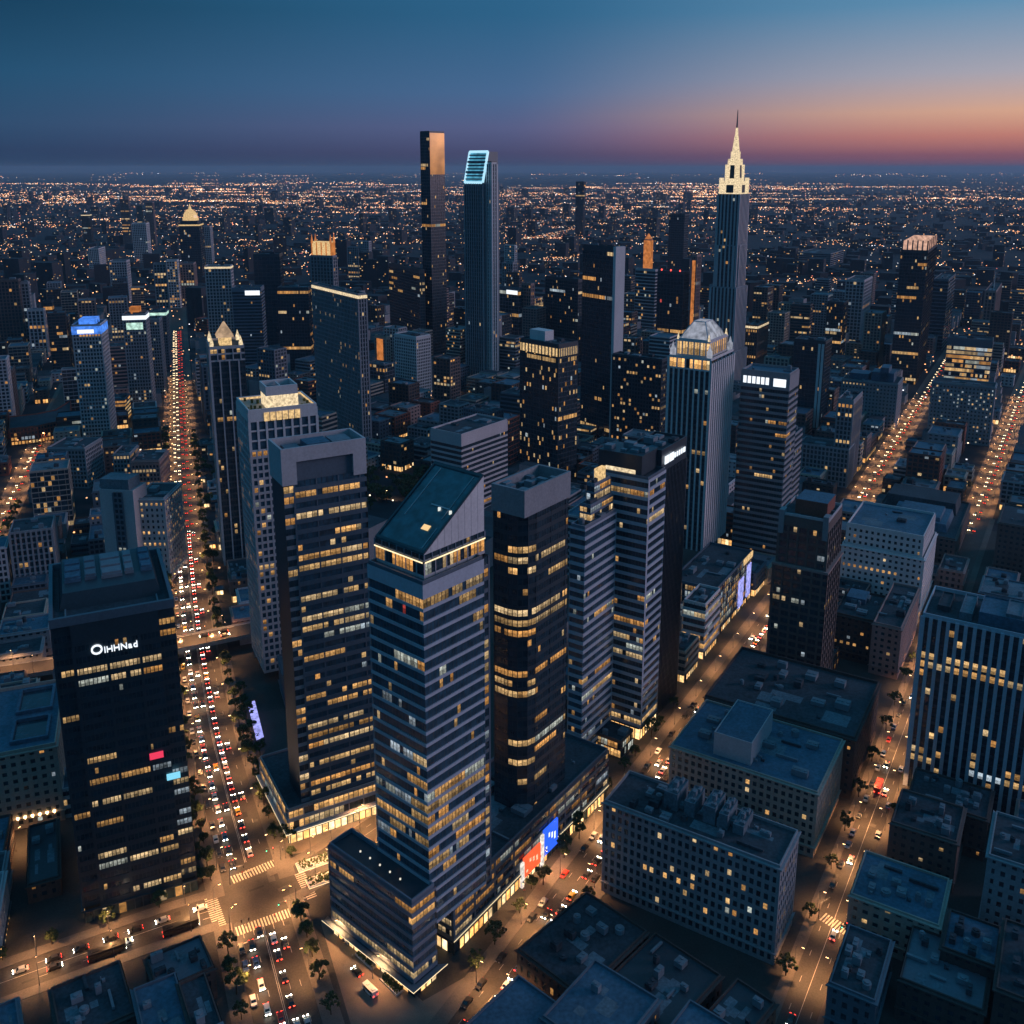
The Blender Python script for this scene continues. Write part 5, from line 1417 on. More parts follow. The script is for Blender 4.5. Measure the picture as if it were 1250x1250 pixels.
    if 'penthouse' in ex:
        for (v0, v1, hh) in ((.1, .5, 9), (.55, .9, 6), (.2, .35, 14)):
            q = lerp2(p, .25, .8, v0, v1); m = MB(); m.prism(q, h, h + hh); part(m, 'penthouse', ['roof_blue'], t)
    if 'strip' in ex:
        for s in (.82, .93):
            a = p[3] + (p[0]-p[3])*s; m = MB(); m.box((a.x, a.y, 6), (2.2, 2.2, h - 8), az=az); part(m, 'edge_fin', ['white_stone'], t)
    if 'mast' in ex:
        a = p[0] + W2*.5 + V2*.5; m = MB(); m.tube((a.x, a.y, h), (a.x, a.y, h + 22), .8, .2); part(m, 'mast', ['white_stone'], t)

# --- ridged twin-topped tower
hA, hB = height(185, 472), height(198, 472)
pA_ = fit((589, 185), hA, 40, 567, 592.5)
t = thing('skyscraper', 'very tall ridged tower with a slanted ice-blue lit top', 'skyscraper', cen(pA_)); note(pA_, hA, 'the ridged ice-blue-topped tower')
ridg = dict(fh=4.4, bay=3.4, sp=1.0, spd=.1, pier=1.1, pierd=1.0, every=1)
pA_ = [pA_[0], pA_[0] + dirv(40)*26, pA_[0] + dirv(40)*26 + (pA_[3]-pA_[0]), pA_[3]]
zlo = zat(pA_[0], 223)
facade(t, pA_, 0, zlo, ridg, Lit(921, .0, 0, .012, cool=.4), 'grey_concrete', spmat='slate_metal')
f0, f1, f2, f3 = pA_
sl = dirv(40) * 9
m = MB()
a, b = f3, f0; a2, b2 = f3 + sl, f0 + sl
m.face([(a.x, a.y, zlo), (b.x, b.y, zlo), (b2.x, b2.y, hA), (a2.x, a2.y, hA)]); part(m, 'lit_screen', ['screen_teal'], t)
for k in range(1, 9):
    s_ = k/9; pa_, pb_ = (a + (a2-a)*s_ - dirv(40)*.35, b + (b2-b)*s_ - dirv(40)*.35); z_ = zlo + (hA-zlo)*s_
    m = MB(); m.tube((pa_.x, pa_.y, z_), (pb_.x, pb_.y, z_), .9 if k % 3 else 1.6, .9 if k % 3 else 1.6, 0, 5); part(m, 'screen_bar', ['slate_metal'], t)
m = MB(); c, d = f1, f2
m.face([(b.x, b.y, zlo), (c.x, c.y, zlo), (c.x, c.y, hA), (b2.x, b2.y, hA)]); m.face([(d.x, d.y, zlo), (a.x, a.y, zlo), (a2.x, a2.y, hA), (d.x, d.y, hA)])
m.face([(c.x, c.y, zlo), (d.x, d.y, zlo), (d.x, d.y, hA), (c.x, c.y, hA)]); m.face([(b2.x, b2.y, hA), (c.x, c.y, hA), (d.x, d.y, hA), (a2.x, a2.y, hA)])
part(m, 'upper_wall', 'slate_metal', t)
nn = (dirv(40) * -1)
for (A_, B_) in (((a, zlo), (a2, hA)), ((b, zlo), (b2, hA)), ((a2, hA), (b2, hA)), ((a, zlo), (b, zlo))):
    m = MB(); m.tube((A_[0].x, A_[0].y, A_[1]), (B_[0].x, B_[0].y, B_[1]), 1.5, 1.5); part(m, 'light_tube', ['tube_ice'], t)
pB_ = fit((600, 198), hB, 40, 589, 606)
facade(t, pB_, 0, hB, dict(fh=4.4, bay=3.4, sp=1.0, spd=.1, pier=1.5, pierd=1.2, every=1), Lit(922, 0, 0, .01), 'white_stone', 'glass_dark', top=2)
roof(t, pB_, hB, 1, 'dark_metal', 'roof_felt', None, 5, 0); note(pB_, hB)
m = MB(); q = offset(pB_, .9)
a, b = q[0], q[1]; 
pc = fit((598, 505), height(478, 545), 40, 566, 614); facade(t, pc, 0, height(478, 545), 'grid', Lit(923, 0, 0, .06, cool=.6), 'slate_metal', wname='base_wall'); roof(t, pc, height(478, 545), 1, 'slate_metal', 'roof_felt', None, 3, 3)
note(pc, height(478, 545))

# --- tallest spired skyscraper with stepped floodlit crown
hE = height(237, 478)
pE = fit((903, 237), hE, 33, 877, 914)
t = thing('spired_skyscraper', 'tallest stepped skyscraper with a cream floodlit crown and needle spire', 'skyscraper', cen(pE)); note(pE, hE + 60, 'the needle-spired skyscraper')
est = dict(fh=4.4, bay=4.2, sp=1.4, spd=.1, pier=1.8, pierd=1.0, every=1)
facade(t, pE, 0, hE, est, Lit(931, .05, .6, .035, (3, 8)), 'pale_concrete', spmat='dark_metal')
zs1 = zat(pE[0], 330); U, V = pE[1]-pE[0], pE[3]-pE[0]
for (u0, u1, v0, v1, y) in ((.12, .88, -.06, 1.06, 300), (-.06, 1.06, .12, .88, 300), (-.1, 1.1, -.10, 1.12, 352), (-.22, 1.2, -.2, 1.22, 430)):
    q = lerp2(pE, u0, u1, v0, v1); z_ = zat(q[0], y); facade(t, q, 0, z_, est, Lit(932 + y, .03, .5, .03, (2, 6)), 'pale_concrete', wname='lower_wall', spmat='dark_metal'); roof(t, q, z_, .8, 'grey_concrete', 'roof_felt', None, 2, 0); 
c_ = cen(pE)
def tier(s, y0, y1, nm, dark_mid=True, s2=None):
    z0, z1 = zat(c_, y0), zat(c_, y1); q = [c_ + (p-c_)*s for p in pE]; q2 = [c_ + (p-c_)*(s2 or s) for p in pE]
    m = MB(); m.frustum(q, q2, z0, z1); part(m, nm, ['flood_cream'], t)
    if dark_mid:
        for i in (0, 3):
            a, b = q[i], q[(i+1) % 4]; e = (b-a).normalized(); n2 = Vector((e.y, -e.x))*.4
            a2, b2 = q2[i], q2[(i+1) % 4]
            for (f0, f1, g0, g1) in ((.30, .70, .12, .72),):
                lo = lambda f, gz: (a + (b-a)*f)*(1-gz) + (a2 + (b2-a2)*f)*gz + n2
                m = MB(); zz = lambda gz: z0 + (z1-z0)*gz
                pts = [(f0, g0), (f1, g0), (f1, g1), (f0, g1)]
                m.face([(lo(f, gz).x, lo(f, gz).y, zz(gz)) for f, gz in pts]); part(m, 'crown_louvre', ['dark_metal'], t)
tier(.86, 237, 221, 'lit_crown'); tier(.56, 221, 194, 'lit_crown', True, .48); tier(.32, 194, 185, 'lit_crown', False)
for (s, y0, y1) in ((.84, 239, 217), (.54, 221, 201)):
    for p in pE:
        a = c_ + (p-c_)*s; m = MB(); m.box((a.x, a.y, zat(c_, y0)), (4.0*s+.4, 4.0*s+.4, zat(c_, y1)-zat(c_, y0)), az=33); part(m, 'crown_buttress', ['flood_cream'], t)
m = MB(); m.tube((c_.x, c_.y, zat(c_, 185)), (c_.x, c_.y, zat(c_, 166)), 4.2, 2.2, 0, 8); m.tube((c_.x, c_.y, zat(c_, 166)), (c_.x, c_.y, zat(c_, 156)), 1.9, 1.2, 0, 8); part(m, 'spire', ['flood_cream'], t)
m = MB(); m.tube((c_.x, c_.y, zat(c_, 156)), (c_.x, c_.y, zat(c_, 134)), 1.0, .35, 0, 6); part(m, 'needle', ['dark_metal'], t)

# --- curved low building with glowing arcade
t = None
arc_px = [(88, 500), (70, 512), (48, 517), (14, 521)]
A_ = [P(x, y + 8, 0) for x, y in arc_px]
rb = [Vector((a.x, a.y)) for a in A_]; fb = [Vector((P(x, y + 24, 0).x, P(x, y + 24, 0).y)) for x, y in arc_px]
pol = [fb[3], fb[2], fb[1], fb[0], rb[0], rb[1], rb[2], rb[3]]
t = tower('curved_arcade', 'low curved brick building with a glowing orange arcade left of the blue-topped tower', 'building', pol, 16, 'grid', Lit(941, rows={0: 1, 1: .5}, run=(3, 6), power=1.1), 'red_brick', units=0, words='the curved arcade', felt='roof_felt')

# --- road bridge over the avenue
za = 8.0
bl = [P(-30, 826, za), P(100, 806, za), P(215, 786, za), P(250, 779, za), P(300, 769, za), P(350, 757, za)]
bl = smooth_line(bl, 8)
t = thing('road_bridge', 'orange-lit road bridge crossing over the avenue', 'bridge', (bl[len(bl)//2].x, bl[len(bl)//2].y, 0)); org = t.location
m = MB(); ribbon(m, bl, 7.4, -7.4, za); ribbon(m, bl, -7.4, 7.4, za - 1.3)
for s in (-1, 1): 
    prev = None
    for i in range(len(bl)):
        d_ = (bl[min(len(bl)-1, i+1)] - bl[max(0, i-1)]).normalized(); nr = Vector((d_.y, -d_.x))*7.4*s; cur = bl[i] + nr
        if prev is not None:
            m.face([(prev.x, prev.y, za-1.3), (cur.x, cur.y, za-1.3), (cur.x, cur.y, za+1), (prev.x, prev.y, za+1)])
        prev = cur
m.build('deck', ['grey_concrete'], t, org)
m = MB(); ribbon(m, bl, 6.8, -6.8, za + .02); m.build('carriageway', ['asphalt'], t, org)
for s0 in (.15, .42, .66, .9):
    p_ = bl[int(s0*(len(bl)-1))]; m = MB(); m.box((p_.x, p_.y, 0), (7, 1.6, za - 1.3), az=-24); m.build('pier', ['grey_concrete'], t, org)
BRIDGE = bl
for i in range(0, len(bl)-1):
    d_ = (bl[i+1]-bl[i]).normalized(); nr = Vector((d_.y, -d_.x))*7.6
    note([bl[i] + nr, bl[i+1] + nr, bl[i+1] - nr, bl[i] - nr], 9.5)

# --- glowing canopy beside the avenue
q = [P(x, y, 5) for x, y in ((313, 903), (322, 899), (311, 855), (302, 858))]; q = [Vector((a.x, a.y)) for a in q]
t = thing('lit_canopy', 'long white glowing canopy roof beside the avenue left of the concrete-crowned tower', 'canopy', cen(q))
m = MB(); m.prism(q, 4.7, 5.0, bottom=True); part(m, 'roof_panel', ['sign_violet'], t)
for a in q: m = MB(); a = a + (cen(q)-a)*.08; m.tube((a.x, a.y, 0), (a.x, a.y, 4.7), .12, .12); part(m, 'post', ['pole_metal'], t)

# ================================================================== the rest of the city
S = 4.0
GW = int(1250 / S)
depth = np.full((GW, GW), 1e9); hid = np.zeros((GW, GW), dtype=bool)
def hull(pts):
    pts = sorted(set(pts))
    if len(pts) < 3: return pts
    def half(ps):
        o = []
        for p in ps:
            while len(o) > 1 and (o[-1][0]-o[-2][0])*(p[1]-o[-2][1]) - (o[-1][1]-o[-2][1])*(p[0]-o[-2][0]) <= 0: o.pop()
            o.append(p)
        return o
    a, b = half(pts), half(pts[::-1])
    return a[:-1] + b[:-1]
def mask(poly, h):
    pts = []
    for p in poly:
        if p[1] < 60: return None
        pts.append(tuple(c / S for c in Q((p[0], p[1], 0)))); pts.append(tuple(c / S for c in Q((p[0], p[1], h))))
    hp_ = hull(pts)
    xs, ys = [p[0] for p in hp_], [p[1] for p in hp_]
    x0, x1, y0, y1 = max(0, int(min(xs))), min(GW-1, int(max(xs)) + 1), max(0, int(min(ys))), min(GW-1, int(max(ys)) + 1)
    if x1 <= x0 or y1 <= y0: return None
    gx, gy = np.meshgrid(np.arange(x0, x1+1) + .5, np.arange(y0, y1+1) + .5)
    ok = np.ones(gx.shape, dtype=bool)
    for i in range(len(hp_)):
        a, b = hp_[i], hp_[(i+1) % len(hp_)]
        ok &= ((b[0]-a[0])*(gy-a[1]) - (b[1]-a[1])*(gx-a[0])) >= 0
    return slice(y0, y1+1), slice(x0, x1+1), ok
for poly, h, w in FOOT:
    k = mask(poly, h)
    if k is None: continue
    dd = cen(poly).length
    sub = depth[k[0], k[1]]; new = k[2] & (sub > dd); sub[new] = dd; hid[k[0], k[1]][new] = True
rr = random.Random(2024)
BOX = [(min(p[0] for p in q), max(p[0] for p in q), min(p[1] for p in q), max(p[1] for p in q), q) for q, h, w in FOOT]
def inside(p, poly):
    n = len(poly)
    return all((poly[(i+1) % n][0]-poly[i][0])*(p[1]-poly[i][1]) - (poly[(i+1) % n][1]-poly[i][1])*(p[0]-poly[i][0]) >= 0 for i in range(n))
def samples(poly):
    o = list(poly) + [cen(poly)]
    for i in range(len(poly)):
        o.append((poly[i] + poly[(i+1) % len(poly)]) / 2)
    return o
def hits(poly):
    a0, a1, b0, b1 = min(p[0] for p in poly), max(p[0] for p in poly), min(p[1] for p in poly), max(p[1] for p in poly)
    for c0, c1, e0, e1, q in BOX:
        if c0 > a1 or c1 < a0 or e0 > b1 or e1 < b0: continue
        if any(inside(p, q) for p in samples(poly)) or any(inside(p, poly) for p in samples(q)): return True
    return False
RL = [(np.array([(p.x, p.y) for p in r['line'][::2]]), r['w']/2 + r['walk'] + .6) for r in ROADS.values()]
RL.append((np.array([(p.x, p.y) for p in BRIDGE]), 7.5))
PARK = [(P(475, 600), 46), (P(540, 492), 34), (P(1055, 565), 0)]
CR = [(Vector((P(415, 1150).x, P(415, 1150).y)), 30), (Vector((P(450, 1210).x, P(450, 1210).y)), 30), (Vector((P(405, 1040).x, P(405, 1040).y)), 26), (Vector((P(700, 1000).x, P(700, 1000).y)), 9)]
def clear(poly):
    for p in samples(poly):
        for arr, w in RL:
            if ((arr[:, 0]-p[0])**2 + (arr[:, 1]-p[1])**2).min() < w*w: return False
        for c, r_ in PARK:
            if math.hypot(c.x-p[0], c.y-p[1]) < r_: return False
        for c, r_ in CR:
            if (c-p).length < r_: return False
    return True
AVL = [(p.x, p.y) for p in ROADS['avenue']['line'][::4]]
def zone_a(c):
    yy = c[1]; best = min(AVL, key=lambda q: abs(q[1]-yy))
    return c[0] < best[0] + (70 if yy < 620 else 40)
cands = []
for zone, az in (('A', -21.0), ('B', 31.0)):
    d, e = dirv(az), dirv(az + 90)
    o = Vector((P(310, 1090).x, P(310, 1090).y)) if zone == 'A' else Vector((P(690, 1095).x, P(690, 1095).y))
    for bi in range(-6, 26):
        for bj in range(-16, 30):
            base = o + d*(bi*98) + e*(bj*66)
            for row in range(2):
                s = 0.0
                while s < 82:
                    w = rr.uniform(15, 30); w = min(w, 84 - s); 
                    dp = rr.uniform(20, 25)
                    if w < 9: break
                    off = 1 + row*27
                    p0 = base + d*s + e*off
                    q = [p0, p0 + e*dp, p0 + e*dp + d*(w-.6), p0 + d*(w-.6)]
                    s += w
                    c = cen(q)
                    if c.y < 250 or c.y > 1650 or (zone == 'A') != zone_a(c): continue
                    px = Q((c.x, c.y, 10))
                    if not (-60 < px[0] < 1310 and px[1] < 1300): continue
                    cands.append((c.length, q, zone))
cands.sort(key=lambda t: t[0])
FILL = []
for dist, q, zone in cands:
    if rr.random() < .05: continue
    if dist < 520: h = rr.uniform(11, 19)
    elif dist < 900: h = rr.uniform(10, 24) if rr.random() < .85 else rr.uniform(28, 46)
    else: h = rr.uniform(10, 28) if rr.random() < .84 else rr.uniform(34, 80)
    if not clear(q) or hits(q): continue
    ok = False
    for t_ in range(4):
        k = mask(q, h)
        if k is None: break
        sub = depth[k[0], k[1]]; vis = k[2] & (sub > dist)
        cover = vis & hid[k[0], k[1]]
        n_ = int(k[2].sum()); v = int(vis.sum())
        if v < 2: break
        if cover.sum() > .35 * max(1, n_) and h > 9: h *= .65; continue
        ok = True; break
    if not ok: continue
    sub[vis] = dist; hid[k[0], k[1]][vis] = False
    # orient so that corner 0 is the one nearest the camera
    i0 = min(range(4), key=lambda i: q[i].length); q = q[i0:] + q[:i0]
    FILL.append([v, q, h, dist, zone])
    BOX.append((min(p[0] for p in q), max(p[0] for p in q), min(p[1] for p in q), max(p[1] for p in q), q))
# infill of the leftover plots
tries = []
for _ in range(9000):
    Y = 260 * (1650/260) ** rr.random(); X = rr.uniform(-.62, .62)*Y; c = Vector((X, Y)); zone = 'A' if zone_a(c) else 'B'; az = -21 if zone == 'A' else 31
    d, e = dirv(az), dirv(az + 90); w, dp = rr.uniform(11, 24), rr.uniform(11, 22)
    tries.append((c.length, [c, c + e*dp, c + e*dp + d*w, c + d*w], zone))
tries.sort(key=lambda t: t[0])
for dist, q, zone in tries:
    h = rr.uniform(7, 15)
    if dist < 470 or not clear(q) or hits(q): continue
    k = mask(q, h)
    if k is None: continue
    sub = depth[k[0], k[1]]; vis = k[2] & (sub > dist)
    if vis.sum() < 2 or (vis & hid[k[0], k[1]]).sum() > .5 * k[2].sum(): continue
    sub[vis] = dist; hid[k[0], k[1]][vis] = False
    i0 = min(range(4), key=lambda i: q[i].length); q = q[i0:] + q[:i0]
    FILL.append([int(vis.sum()), q, h, dist, zone]); BOX.append((min(p[0] for p in q), max(p[0] for p in q), min(p[1] for p in q), max(p[1] for p in q), q))
FILL.sort(key=lambda f: -f[0])
ONE = FILL[:240]; REST = FILL[240:]
ONE.sort(key=lambda f: f[3])
WALLS = [('grey_concrete', 'grey concrete'), ('pale_concrete', 'pale concrete'), ('brown_stone', 'dark brown'), ('pink_stone', 'pinkish stone'), ('dark_brick', 'dark brick'),
         ('red_brick', 'dull red brick'), ('beige_stone', 'beige stone'), ('slate_metal', 'slate grey')]
FELT = [('roof_felt', 'dark roof'), ('roof_blue', 'blue roof'), ('roof_pale', 'pale roof')]
WORDS = [(cen(p), h, w) for p, h, w in FOOT if w]
used_labels = {}
def relation(c, h):
    """where a filler building stands, told from the nearest landmark in the picture"""
    x, y = Q((c[0], c[1], h))
    best = None
    for lc, lh, w in WORDS:
        lx, ly = Q((lc[0], lc[1], 0)); 
        dd = math.hypot(x-lx, (y-ly)*1.3)
        if best is None or dd < best[0]: best = (dd, lx, ly, w, lc)
    dd, lx, ly, w, lc = best
    behind = c.length > lc.length
    side = 'left of' if x < lx - 18 else 'right of' if x > lx + 18 else None
    if side is None: return ('behind ' if behind else 'in front of ') + w
    if abs(y-ly) > abs(x-lx)*1.2: return ('behind ' if behind else 'in front of ') + w
    return side + ' ' + w
ORD = ['nearest', 'second nearest', 'third nearest', 'fourth nearest', 'fifth nearest', 'sixth nearest', 'seventh nearest', 'eighth nearest', 'ninth nearest', 'tenth nearest', 'eleventh nearest', 'twelfth nearest']
pend = {}
for i, (v, q, h, dist, zone) in enumerate(ONE):
    wl, wn = rr.choice(WALLS); ft, fn = rr.choice(FELT)
    size = 'low' if h < 16 else 'mid-height' if h < 30 else 'tall'
    rel = relation(cen(q), h)
    pend.setdefault((size, wn, fn, rel), []).append(i)
    ONE[i] += [wl, ft, size, wn, fn, rel]
for key, ids in pend.items():
    size, wn, fn, rel = key
    for n_, i in enumerate(sorted(ids, key=lambda i: ONE[i][3])):
        lb = f"{size} {wn} block with {fn} {rel}"
        if len(ids) > 1: lb = f"{ORD[n_]} {size} {wn} block with {fn} {rel}"
        ONE[i].append(' '.join(lb.split()[:16]))
for i, f in enumerate(ONE):
    v, q, h, dist, zone, wl, ft, size, wn, fn, rel, lb = f
    sty = rr.choice(['punched', 'punched', 'grid', 'ribbon']) if h < 34 else rr.choice(['grid', 'curtain', 'ribbon', 'fins'])
    st_ = dict(STY[sty])
    if dist > 700: st_['bay'] *= 1.4; st_['pier'] *= 1.3
    gr = rr.random() < .2 or road_dist(cen(q)) < 24
    tower('city_block', lb, 'building', q, h, st_, Lit(1000 + i, row=rr.choice([0, .03, .1, .2]), fill=.5, spot=rr.uniform(.02, .08), run=(1, 4), cool=.2, power=.8), wl,
          units=rr.randint(1, 4) if dist < 900 else 1, felt=ft, group='city blocks filling the streets', seed=1000 + i, par=.9, usize=(1.5, 5), ground=gr and h > 12)
# blocks too many to be told apart: one mass
m = MB()
def plainblock(q, h, r, lit=.1, s=2.2):
    m.prism(q, 0, h, 0, 1)
    for i in range(4):
        a, b = q[i], q[(i+1) % 4]
        if not visible_side(a, b): continue
        ln = (b-a).length; e = (b-a)/ln; nn = Vector((e.y, -e.x))*.15
        nf_, nb = int(h // 4), int(ln // 4)
        for k in range(nf_):
            for j in range(nb):
                if r.random() < lit:
                    p_ = a + e*(j*4 + .8) + nn; z_ = k*4 + 1.2; c = r.choice(WARM + COOL[:1]); w_ = r.uniform(.3, 1.3)
                    m.face([(p_.x, p_.y, z_), (p_.x + e.x*s, p_.y + e.y*s, z_), (p_.x + e.x*s, p_.y + e.y*s, z_ + s*.7), (p_.x, p_.y, z_ + s*.7)], 2, tuple(x*w_ for x in c))
for v, q, h, dist, zone in REST: plainblock(q, h, rr, .06)
structure_ = m.build('city_blocks', ['grey_concrete', 'roof_felt', 'lit_window'])
tag(structure_, 'mass of low grey blocks filling the middle distance', 'buildings', None, 'stuff')
m = MB()
n_ = 0
while n_ < 2700:
    Y = 1500 * (7.0 ** rr.random()); X = rr.uniform(-.62, .62) * Y
    c = Vector((X, Y)); az = rr.choice([31, 31, -19, 10]) + rr.uniform(-2, 2)
    d, e = dirv(az), dirv(az+90); w, dp = rr.uniform(12, 34) * (1 + Y/9000), rr.uniform(12, 28) * (1 + Y/9000)
    h = rr.uniform(5, 20) if rr.random() < .9 else rr.uniform(25, 75 if X < Y*.25 else 45)
    q = [c, c + e*w, c + e*w + d*dp, c + d*dp]
    px = Q((X, Y, h))
    if any(math.hypot(X-lc.x, Y-lc.y) < 55 for lc, lh, lw in WORDS): continue
    if not clear(q) or (Y < 3000 and hits(q)): continue
    i0 = min(range(4), key=lambda i: q[i].length); q = q[i0:] + q[:i0]
    plainblock(q, h, rr, .05 if Y < 4000 else .03, 2.2 + Y/4500); n_ += 1
tag(m.build('distant_city', ['far_block', 'far_block', 'lit_window']), 'far-off dark city blocks thinning out towards the horizon', 'distant city', None, 'stuff')

# ------------------------------------------------------------------ far lights: lamps and lit yards spread to the horizon
m = MB()
FL = [(1.0, .44, .17), (1.0, .54, .27), (1.0, .36, .15), (1.0, .78, .55), (.9, .92, 1.0), (1.0, .25, .18)]
FW = [8, 6, 4, 3, 1.2, .6]
def lamp(X, Y, z, s, pw):
    c = rr.choices(FL, FW)[0]; w = pw * rr.uniform(.4, 1.5)
    m.box((X, Y, z), (s, s, s*.8), col=tuple(x*w for x in c))
# general sprinkle
for _ in range(5500):
    Y = 1100 * (13.0 ** (rr.random())); X = rr.uniform(-.6, .6)*Y
    if X > Y*.2 and rr.random() < .35: continue
    lamp(X, Y, rr.uniform(3, 14), .8 + Y/3300, 2.0 + Y/6000)
# lit districts and arterial roads, densest around seven to thirteen kilometres
for _ in range(270):
    Y = rr.choice([rr.uniform(1800, 4800), rr.uniform(3000, 6500), rr.uniform(5600, 9500), rr.uniform(6500, 11000), rr.uniform(9000, 17000)])
    u = rr.uniform(-.58, .58)
    if u > .30 and rr.random() < .6: continue
    X = u*Y; L_ = rr.uniform(.03, .16)*Y; tilt = rr.uniform(-.2, .2)
    n2 = int(rr.uniform(30, 95) * (1 if Y > 5500 else .6)); pw = rr.uniform(.5, 1.5); sp_ = Y*rr.choice([.006, .014, .03])
    for k in range(n2):
        t_ = rr.uniform(-.5, .5)
        lamp(X + L_*t_, Y + L_*t_*tilt + rr.gauss(0, sp_), 6, .8 + Y/3300, pw*(2.2 + Y/3800))
# very far thin line
for _ in range(60):
    Y = rr.uniform(15000, 46000); X0 = rr.uniform(-.58, .58)*Y
    for k in range(rr.randint(4, 16)):
        lamp(X0 + rr.gauss(0, Y*.012), Y + rr.gauss(0, Y*.02), 20, Y/2900, 3 + Y/6000)
# streets running away from the view
for (x0, y0, az, ln, sp) in ((610, 300, 20, 900, 16), (640, 330, 24, 700, 16), (1085, 440, 30, 500, 12), (1240, 420, -50, 260, 8), (1215, 395, -60, 260, 8), (985, 400, 40, 300, 9), (150, 450, -19, 300, 12), (480, 300, -30, 600, 16), (20, 330, 60, 500, 14)):
    a = P(x0, y0); d = dirv(az)
    for k in range(int(ln/sp)):
        lamp(a.x + d.x*k*sp + rr.gauss(0, 4), a.y + d.y*k*sp + rr.gauss(0, 4), 6, .7 + a.y/2600, 2.0)
# lamp rows in the side streets between the blocks
for zone, az in (('A', -21.0), ('B', 31.0)):
    d, e = dirv(az), dirv(az + 90)
    o = Vector((P(310, 1090).x, P(310, 1090).y)) if zone == 'A' else Vector((P(690, 1095).x, P(690, 1095).y))
    for bi in range(-2, 26):
        for bj in range(-16, 30):
            for k in range(6):
                if rr.random() < .55: continue
                c = o + d*(bi*98 + 88 if k % 2 else bi*98 + k*16) + e*(bj*66 + (k*11 if k % 2 else 60))
                if c.y < 560 or c.y > 2000 or (zone == 'A') != zone_a(c) or abs(c.x) > .6*c.y: continue
                lamp(c.x, c.y, 6.5, .8 + c.y/4500, 1.8)
tag(m.build('distant_lights', ['far_light']), 'countless far street lamps glittering to the horizon', 'city lights', None, 'stuff')

# ================================================================== street lamps
lamp_light = bpy.data.lights.new('lamp_light', 'SPOT')
lamp_light.energy = 10500; lamp_light.color = (1.0, .46, .17); lamp_light.spot_size = math.radians(138); lamp_light.spot_blend = .7
lamp_light.shadow_soft_size = .35
def make_lamp():
    t = thing('street_lamp', None, 'street lamp', (0, 0, 0))
    m = MB(); m.tube((0, 0, 0), (0, 0, .9), .16, .14); m.tube((0, 0, .9), (0, 0, 8.6), .10, .07); part(m, 'pole', ['pole_metal'], t)
    m = MB(); m.tube((0, 0, 8.5), (0, 1.0, 9.2), .06, .05); m.tube((0, 1.0, 9.2), (0, 2.0, 9.3), .05, .05); part(m, 'arm', ['pole_metal'], t)
    m = MB(); m.box((0, 2.2, 9.22), (.42, 1.0, .16)); hd = part(m, 'lamp_head', ['pole_metal'], t)
    m = MB(); m.box((0, 2.2, 9.08), (.36, .85, .13)); o = m.build('lamp_glass', ['lamp_glass'], hd)
    lo = bpy.data.objects.new('lamp_light', lamp_light); COL.objects.link(lo); lo.location = (0, 2.2, 8.95); lo.parent = t
    return t
def copy_tree(o, parent=None):
    c = o.copy(); COL.objects.link(c); c.parent = parent
    for ch in o.children: copy_tree(ch, c)
    return c
def nth(i):
    w = ['first', 'second', 'third', 'fourth', 'fifth', 'sixth', 'seventh', 'eighth', 'ninth', 'tenth', 'eleventh', 'twelfth', 'thirteenth', 'fourteenth', 'fifteenth', 'sixteenth', 'seventeenth', 'eighteenth', 'nineteenth', 'twentieth']
    return w[i] if i < 20 else f'{i+1}th' if (i+1) % 10 not in (1, 2, 3) else f"{i+1}{'st' if (i+1) % 10 == 1 else 'nd' if (i+1) % 10 == 2 else 'rd'}"
LAMP0 = make_lamp(); lamp_used = False; LAMPS = []
def put_lamp(x, y, yaw, label):
    global lamp_used, LAST
    o = LAMP0 if not lamp_used else copy_tree(LAMP0); lamp_used = True
    LAST = o; o.location = (x, y, .14); o.rotation_euler.z = yaw; o['label'] = label; o['group'] = 'street lamps along the roads'
    LAMPS.append(Vector((x, y)))
RN = {'avenue': 'avenue', 'diagonal_street': 'diagonal street', 'side_street': 'narrow side street', 'cross_street': 'cross street', 'market_street': 'market street', 'east_street': 'far right street', 'west_street': 'far left street'}
RN2 = dict(RN, side_street='side street', market_street='market street', east_street='rightmost street')
SPAC = {'avenue': (27, 1150), 'diagonal_street': (25, 560), 'side_street': (26, 520), 'cross_street': (22, 400), 'market_street': (25, 1050), 'east_street': (25, 1050), 'west_street': (25, 900)}
def inframe(p, mrg=30):
    x, y = Q(p); return -mrg < x < 1250 + mrg and y < 1250 + mrg
for k, r in ROADS.items():
    sp, ymax = SPAC[k]
    for s in (-1, 1):
        acc = 0; cnt = 0; ln = r['line']
        for i in range(1, len(ln)):
            acc += (ln[i]-ln[i-1]).length
            if acc < sp: continue
            acc = 0
            t_ = (ln[i]-ln[i-1]).normalized(); nr = Vector((t_.y, -t_.x)); p_ = ln[i] + nr*s*(r['w']/2 + .7)
            if p_.y > ymax or not inframe((p_.x, p_.y, 8)): continue
            if road_dist(p_, k) < 1: continue
            yaw = math.atan2(-(-nr*s).x, (-nr*s).y)
            put_lamp(p_.x, p_.y, yaw, f"street lamp on the {'left' if s < 0 else 'right'} kerb of the {RN[k]}, {nth(cnt)} from its near end"); cnt += 1
for i in range(16):
    j = int((.06 + .058*i)*(len(BRIDGE)-2)); d_ = (BRIDGE[j+1]-BRIDGE[j]).normalized(); sd = 1 if i % 2 else -1; nr = Vector((d_.y, -d_.x)); p_ = BRIDGE[j] + nr*6.6*sd
    put_lamp(p_.x, p_.y, math.atan2(nr.x*sd, -nr.y*sd), f"street lamp standing on the road bridge, {nth(i)} counted from the left"); LAST.location.z = 8.0
